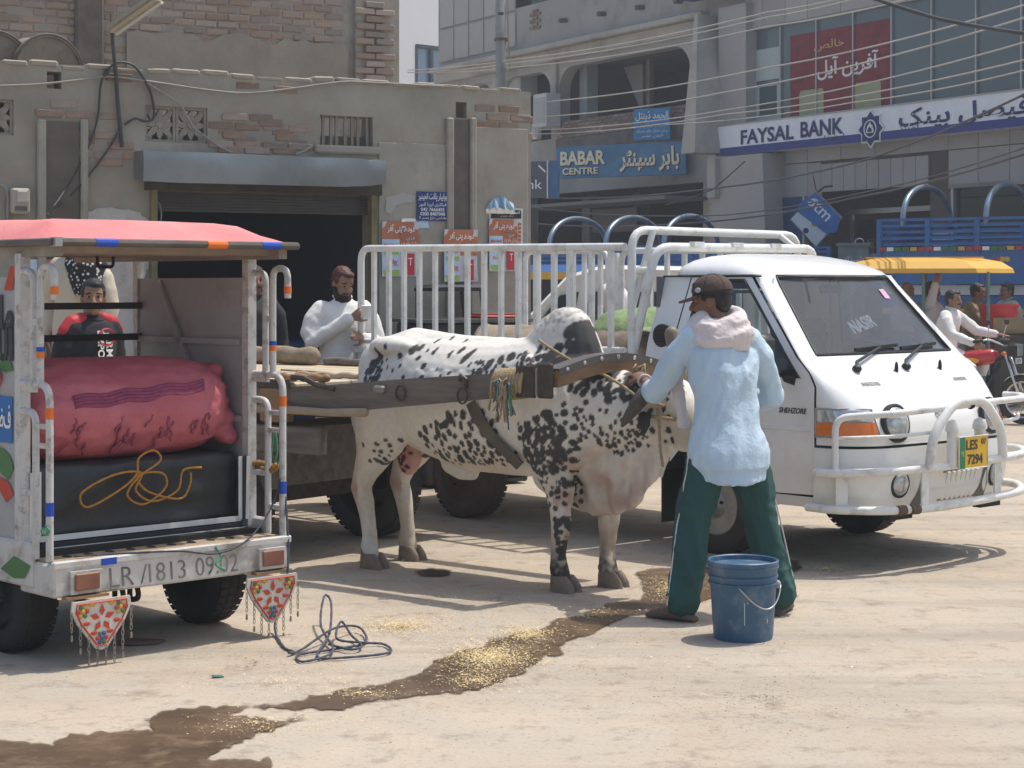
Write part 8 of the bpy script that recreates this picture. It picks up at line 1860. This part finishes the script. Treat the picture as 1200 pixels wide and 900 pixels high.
# white van behind the rack
t = thing('white_van', 'rounded white van parked behind the pickup, roof showing over the green sack', 'van', P(733, 335, 19.5) - Vector((0, 0, EYE)), R(172))
prof = [(-1.5, .35), (-1.55, .9), (-1.5, 1.45), (-1.3, 1.78), (-.9, 1.88), (.2, 1.90), (.55, 1.80), (1.05, 1.28), (1.5, 1.02), (1.62, .8), (1.6, .35)]
def vanring(y, k): return [(x * (1 - .02 * k), y, .35 + (z - .35) * (1 - .05 * k)) for x, z in prof]
vs = []; NP = len(prof)
for y, k in ((-.72, 1.6), (-.75, .6), (-.70, 0.2), (-.4, 0), (.4, 0), (.70, .2), (.75, .6), (.72, 1.6)): vs += vanring(y, k)
fs = [tuple(range(NP)), tuple(reversed(range(7 * NP, 8 * NP)))]
for i in range(7):
    for j in range(NP): fs.append((i * NP + j, i * NP + (j + 1) % NP, (i + 1) * NP + (j + 1) % NP, (i + 1) * NP + j))
MB().add(vs, fs).build('body', paint, t, smooth=40)
for sg in (-1, 1):
    for a, b_, c, d in ((-1.25, -.35, 1.15, 1.62), (-.28, .42, 1.15, 1.62)): MB().add([(a, sg * .757, c), (b_, sg * .757, c), (b_ - (.12 if b_ > 0 else 0), sg * .745, d), (a, sg * .745, d)], [(0, 1, 2, 3)]).build('side_window', glassd, t)
    MB().add([(.50, sg * .757, 1.15), (.95, sg * .757, 1.15), (.62, sg * .745, 1.58), (.42, sg * .745, 1.62)], [(0, 1, 2, 3)]).build('side_window', glassd, t)
    for x in (-.95, 1.0): wheel(x, sg * .66, .28, .28, .16, t, sg)
MB().add([(.62, -.6, 1.73), (1.03, -.64, 1.31), (1.03, .64, 1.31), (.62, .6, 1.73)], [(0, 1, 2, 3)]).build('windscreen', glassd, t)
o = sack_mesh('white_bundle', .42, .16, whitec, 21, .8, .03); o.location = P(708, 362, 17.2); o.rotation_euler = (0, R(70), .3); tag(o, 'white cloth bundle propped in front of the white van window', 'bundle')
t = MB().box((0, 0, .62), (.5, .4, 1.25), bev=.03).build('bundle_stand', M('stand_brown', (.10, .075, .055), rough=.9, var=.3), None); t.location = P(708, 335, 17.2) - Vector((0, 0, EYE)); tag(t, 'brown wooden box under the white bundle, before the van', 'box')

# ------------------------------------------------------------------ yellow passenger rickshaw
YA = R(-14); t = thing('passenger_rickshaw', 'yellow roofed passenger rickshaw with people seated inside', 'rickshaw', P(1088, 335, 24.0) - Vector((0, 0, EYE)), YA)
yelm = M('yellow_canopy', (.62, .33, .03), rough=.55, col2=(.70, .40, .05), scale=3, dirt=(.45, .22, .03), damt=.4)
vs = []; fs = []; O = [(-1.05, .74), (.62, .74), (1.08, .34), (1.08, -.34), (.62, -.74), (-1.05, -.74)]
for k, z, ins in ((0, 1.845, 0), (1, 1.90, -.02), (2, 1.99, .16), (3, 2.035, .40), (4, 2.05, .6)):
    vs += [(x - math.copysign(min(abs(x), ins * 1.0), x), y - math.copysign(min(abs(y), ins * .8), y), z) for x, y in O]
for i in range(4):
    for j in range(6): fs.append((i * 6 + j, i * 6 + (j + 1) % 6, (i + 1) * 6 + (j + 1) % 6, (i + 1) * 6 + j))
fs += [tuple(24 + j for j in range(6)), tuple(reversed(range(6)))]
MB().add(vs, fs).build('canopy', yelm, t)
for y in (-.30, .30): MB().box((-.05, y, 2.045), (1.5, .035, .02)).build('canopy_seam', yelm, t)
for x in (-.95, -.05, .75):
    for y in (-.62, .62): MB().tube([(x, y, .55), (x, y, 1.86)], .022, 8).build('roof_post', M('teal_post', (.10, .17, .17), rough=.6), t)
MB().box((-.35, 0, .48), (1.5, 1.25, .10)).build('floor', undr, t); MB().box((-.9, 0, .85), (.12, 1.2, .7), bev=.04).build('seat_back', flat('seat_orange', (.55, .14, .03)), t); MB().box((-.6, 0, .70), (.5, 1.2, .12), bev=.04).build('seat', flat('seat_dark', (.04, .04, .05)), t); MB().box((.15, 0, .70), (.4, 1.2, .12), bev=.04).build('seat', flat('seat_dark', (.04, .04, .05)), t)
for y in (-.64, .64): MB().box((-.6, y, .75), (.8, .03, .5)).build('side_panel', truckdk, t)
for y, sg in ((-.6, -1), (.6, 1)): wheel(-.45, y, .25, .25, .12, t, sg)
wheel(1.5, 0, .26, .26, .1, t, -1); MB().bar((.5, 0, .5), (1.45, 0, .75), .12, .12).build('front_frame', undr, t); MB().ell((1.0, 0, .86), (.26, .14, .13)).build('fuel_tank', tred, t, smooth=True)

# ------------------------------------------------------------------ motorcycle
mo_ = thing('motorcycle', 'red tanked motorcycle with chrome fender and square headlamp', 'motorcycle', RID, R(-38))
cm = lambda: None
def spoked(x, r):
    w_ = MB().tube([(x + r * math.cos(a), 0, .30 + r * math.sin(a)) for a in [2 * PI * k / 32 for k in range(32)]], .036, 8, closed=True).build('wheel', rub, mo_, smooth=True)
    MB().tube([(x + (r - .045) * math.cos(a), 0, .30 + (r - .045) * math.sin(a)) for a in [2 * PI * k / 32 for k in range(32)]], .018, 6, closed=True).build('rim', chrome, w_, smooth=True)
    MB().lathe([(0, -.06), (.07, -.05), (.075, 0), (.07, .05), (0, .06)], 16, Matrix.Translation((x, 0, .30)) @ Matrix.Rotation(PI / 2, 4, 'X')).build('hub', flat('hub_grey', (.18, .18, .18), .4, .5), w_)
    sp = MB()
    for k in range(18): a = 2 * PI * k / 18; sp.tube([(x + .06 * math.cos(a + .5), .03 * (-1) ** k, .30 + .06 * math.sin(a + .5)), (x + (r - .04) * math.cos(a), 0, .30 + (r - .04) * math.sin(a))], .0035, 4)
    stuff(sp.build('spoke', chrome, w_)); return w_
spoked(.90, .265); spoked(-.38, .265)
def MT(pts, r, nm, m_): return MB().tube(pts, r, 8).build(nm, m_, mo_, smooth=True)
for y in (-.07, .07): MT([(.90, y, .30), (.80, y, .58), (.70, y * .9, .86)], .019, 'fork', chrome)
MB().loft([((.90 + .31 * math.cos(a), 0, .30 + .31 * math.sin(a)), (0, .055, 0), Vector((math.cos(a), 0, math.sin(a))) * .012) for a in [R(15 + 12 * k) for k in range(11)]], 10).build('front_fender', chrome, mo_, smooth=True)
MB().loft([((-.38 + .32 * math.cos(a), 0, .30 + .32 * math.sin(a)), (0, .06, 0), Vector((math.cos(a), 0, math.sin(a))) * .012) for a in [R(40 + 13 * k) for k in range(10)]], 10).build('rear_fender', chrome, mo_, smooth=True)
tk = MB(); tk.loft([((.10, 0, .76), (0, .09, 0), (0, 0, .05)), ((.2, 0, .79), (0, .12, 0), (0, 0, .09)), ((.38, 0, .80), (0, .135, 0), (0, 0, .105)), ((.52, 0, .82), (0, .11, 0), (0, 0, .09)), ((.58, 0, .83), (0, .06, 0), (0, 0, .05))], 16)
tkk = tk.build('fuel_tank', M('bike_red', (.45, .015, .02), rough=.2, coat=.8, var=.1), mo_, smooth=True)
for y in (-1, 1): MB().ell((.30, y * .128, .76), (.10, .01, .035)).build('tank_emblem', tyel, tkk); MB().ell((.24, y * .128, .72), (.06, .012, .025)).build('tank_emblem', grnf, tkk)
MB().box((-.22, 0, .79), (.66, .26, .10), bev=.04).build('seat', blk, mo_, smooth=40); MB().ell((.20, 0, .42), (.16, .12, .13)).build('engine', flat('engine_grey', (.16, .16, .16), .4, .6), mo_, smooth=True); MB().box((.33, 0, .50), (.12, .18, .14)).build('cylinder_head', flat('engine_grey', (.16, .16, .16)), mo_)
MT([(.66, 0, .80), (.1, 0, .66), (-.38, 0, .62)], .028, 'frame', blk); MT([(.62, 0, .74), (.35, 0, .32), (-.1, 0, .28), (-.38, 0, .30)], .022, 'frame', blk); MT([(.25, -.12, .35), (.0, -.14, .26), (-.6, -.15, .30)], .032, 'exhaust', chrome)
MT(rounded([(.44, -.33, 1.0), (.56, -.20, 1.03), (.70, -.06, .95), (.70, .06, .95), (.56, .20, 1.03), (.44, .33, 1.0)], .06), .014, 'handlebar', chrome)
for y in (-1, 1): MT([(.50, y * .27, 1.02), (.42, y * .35, 1.0)], .02, 'grip', blk); MT([(.55, y * .22, 1.03), (.58, y * .27, 1.20)], .007, 'mirror_stem', chrome); MB().box((.58, y * .28, 1.24), (.03, .11, .07), bev=.015).build('mirror', blk, mo_); MB().ell((.72, y * .14, .86), (.035, .025, .025)).build('indicator', amber, mo_, smooth=True)
MB().box((.80, 0, .90), (.13, .18, .17), bev=.03).build('headlight', blk, mo_); MB().box((.868, 0, .90), (.012, .15, .14), bev=.004).build('headlight_lens', lens, mo_); MB().box((.85, 0, .77), (.012, .17, .07)).build('number_plate', flat('bike_plate', (.5, .52, .55)), mo_); text('LEV 4827'[:3], black_p, mo_, (.858, 0, .77), .12, .04, ux=(0, 1, 0)); MB().box((.66, 0, 1.0), (.12, .16, .08), bev=.02).build('speedometer', blk, mo_)

# ------------------------------------------------------------------ stall cart and red tub at far right, cabinet
t = thing('stall_cart', 'dark wooden stall cart with tan upper board at the right edge', 'cart', P(1192, 335, 23.6) - Vector((0, 0, EYE)), R(-8))
MB().box((.15, .3, .62), (.9, .6, .9), bev=.02).build('body', M('dark_stall', (.06, .055, .05), rough=.8, var=.3), t); MB().box((.15, -.015, 1.17), (.9, .03, .20)).build('upper_board', M('tan_board', (.26, .20, .11), rough=.8, var=.3), t); MB().box((.15, .3, 1.09), (.95, .66, .04)).build('top', alu, t)
for x in (-.2, .5): MB().box((x, .3, .09), (.08, .5, .18)).build('leg', undr, t)
t = thing('red_tub', 'bright red plastic tub sitting on the stall cart', 'tub', P(1170, 335, 23.9) - Vector((0, 0, EYE - 1.11)), 0)
MB().lathe([(0, 0), (.21, 0), (.25, .30), (.27, .31), (.27, .33), (.24, .33), (.20, .02), (0, .02)], 24).build('body', M('red_plastic', (.55, .03, .035), rough=.35, var=.08), t, smooth=30)
t = thing('steel_cabinet', 'grey green steel cabinet with a lifting ring beneath the diamond sign', 'cabinet', P(1000, 335, 30.5) - Vector((0, 0, EYE)), R(-10))
cbm = M('cabinet_grey', (.17, .21, .21), rough=.6, var=.15, dirt=(.3, .32, .32), damt=.5, dscale=4); MB().box((0, .3, 1.2), (.50, .6, 2.3)).build('body', cbm, t); MB().box((0, .3, 2.37), (.56, .66, .05)).build('lid', cbm, t); MB().tube([(.1 + .07 * math.cos(a), .1, 2.40 + .07 * math.sin(a)) for a in [PI * k / 10 for k in range(11)]], .012, 6).build('ring', chrome, t)
text('شہزاد', white, t, (0, -.004, 2.12), .34, .12, ar=True)
# ------------------------------------------------------------------ by the shop wall: counter, little table, tray; freezer inside
def WL(x, y, d): q = W(x, y, d); return WO + Matrix.Rotation(WA, 3, 'Z') @ Vector((q.x, d, q.z))
cx = (Wt(488, -.5) + Wt(588, -.5)) / 2
t = thing('stall_counter', 'dark metal stall counter standing along the wall under the posters', 'counter', WO, WA)
zc = Wz(540, 375, -.5); MB().box((cx, -.55, zc / 2), (.95, .62, zc - .04), bev=.015).build('body', M('soot_metal', (.05, .048, .045), rough=.7, var=.3), t); MB().box((cx, -.55, zc), (1.05, .7, .03)).build('top', M('worn_top', (.14, .13, .12), rough=.6, var=.3), t); MB().box((cx, -.875, zc - .16), (.9, .012, .05)).build('shelf_rail', alu, t)
t = thing('small_table', 'small black legged table with bright steel top on the dark counter', 'table', WO, WA); zt_ = Wz(525, 335, -.5)
tx0, tx1 = Wt(497, -.5), Wt(558, -.5); MB().box(((tx0 + tx1) / 2, -.5, zt_), (tx1 - tx0, .42, .02)).build('top', alu, t); MB().box(((tx0 + tx1) / 2, -.5, zt_ - .03), (tx1 - tx0, .42, .03)).build('apron', blk, t)
for x in (tx0 + .02, tx1 - .02):
    for y in (-.69, -.31): MB().bar((x, y, zc + .015), (x + (.03 if x > cx else -.0) * -1, y, zt_ - .03), .022, .022).build('leg', blk, t)
t = thing('red_tray', 'flat red tray on the counter beside the little table', 'tray', WO, WA); MB().box((tx1 + .12, -.6, zc + .03), (.40, .3, .025), bev=.01).build('tray', tred, t); MB().box((tx1 + .12, -.6, zc + .05), (.34, .24, .012)).build('tray_rim', tred, t)
t = thing('blue_freezer', 'blue chest freezer with two white stickers just inside the doorway', 'freezer', WO, WA)
fx = Wt(352, .9); MB().box((fx, 1.2, .62), (.85, .6, 1.0), bev=.03).build('body', M('freezer_blue', (.02, .06, .16), rough=.5, var=.2), t); MB().box((fx, 1.2, 1.15), (.88, .63, .07), bev=.02).build('lid', M('freezer_lid', (.03, .08, .2), rough=.4), t)
for dx in (-.15, .10): MB().box((fx + dx, .893, .98), (.20, .012, .16)).build('sticker', flat('sticker_pale', (.5, .52, .5)), t)
# wind-blown haze over the street
hz = MB().box((0, 45, 5.4), (150, 110, 12.8)).build('haze', None, None)
hz['kind'] = 'stuff'
hm_ = bpy.data.materials.new('haze_air'); hm_.use_nodes = True; n = hm_.node_tree.nodes; n.clear(); ho = n.new('ShaderNodeOutputMaterial'); hv = n.new('ShaderNodeVolumePrincipled'); hv.inputs['Color'].default_value = (.86, .90, .95, 1); hv.inputs['Density'].default_value = .0024; hv.inputs['Anisotropy'].default_value = .35
hm_.node_tree.links.new(hv.outputs[0], ho.inputs['Volume']); hz.data.materials.append(hm_)
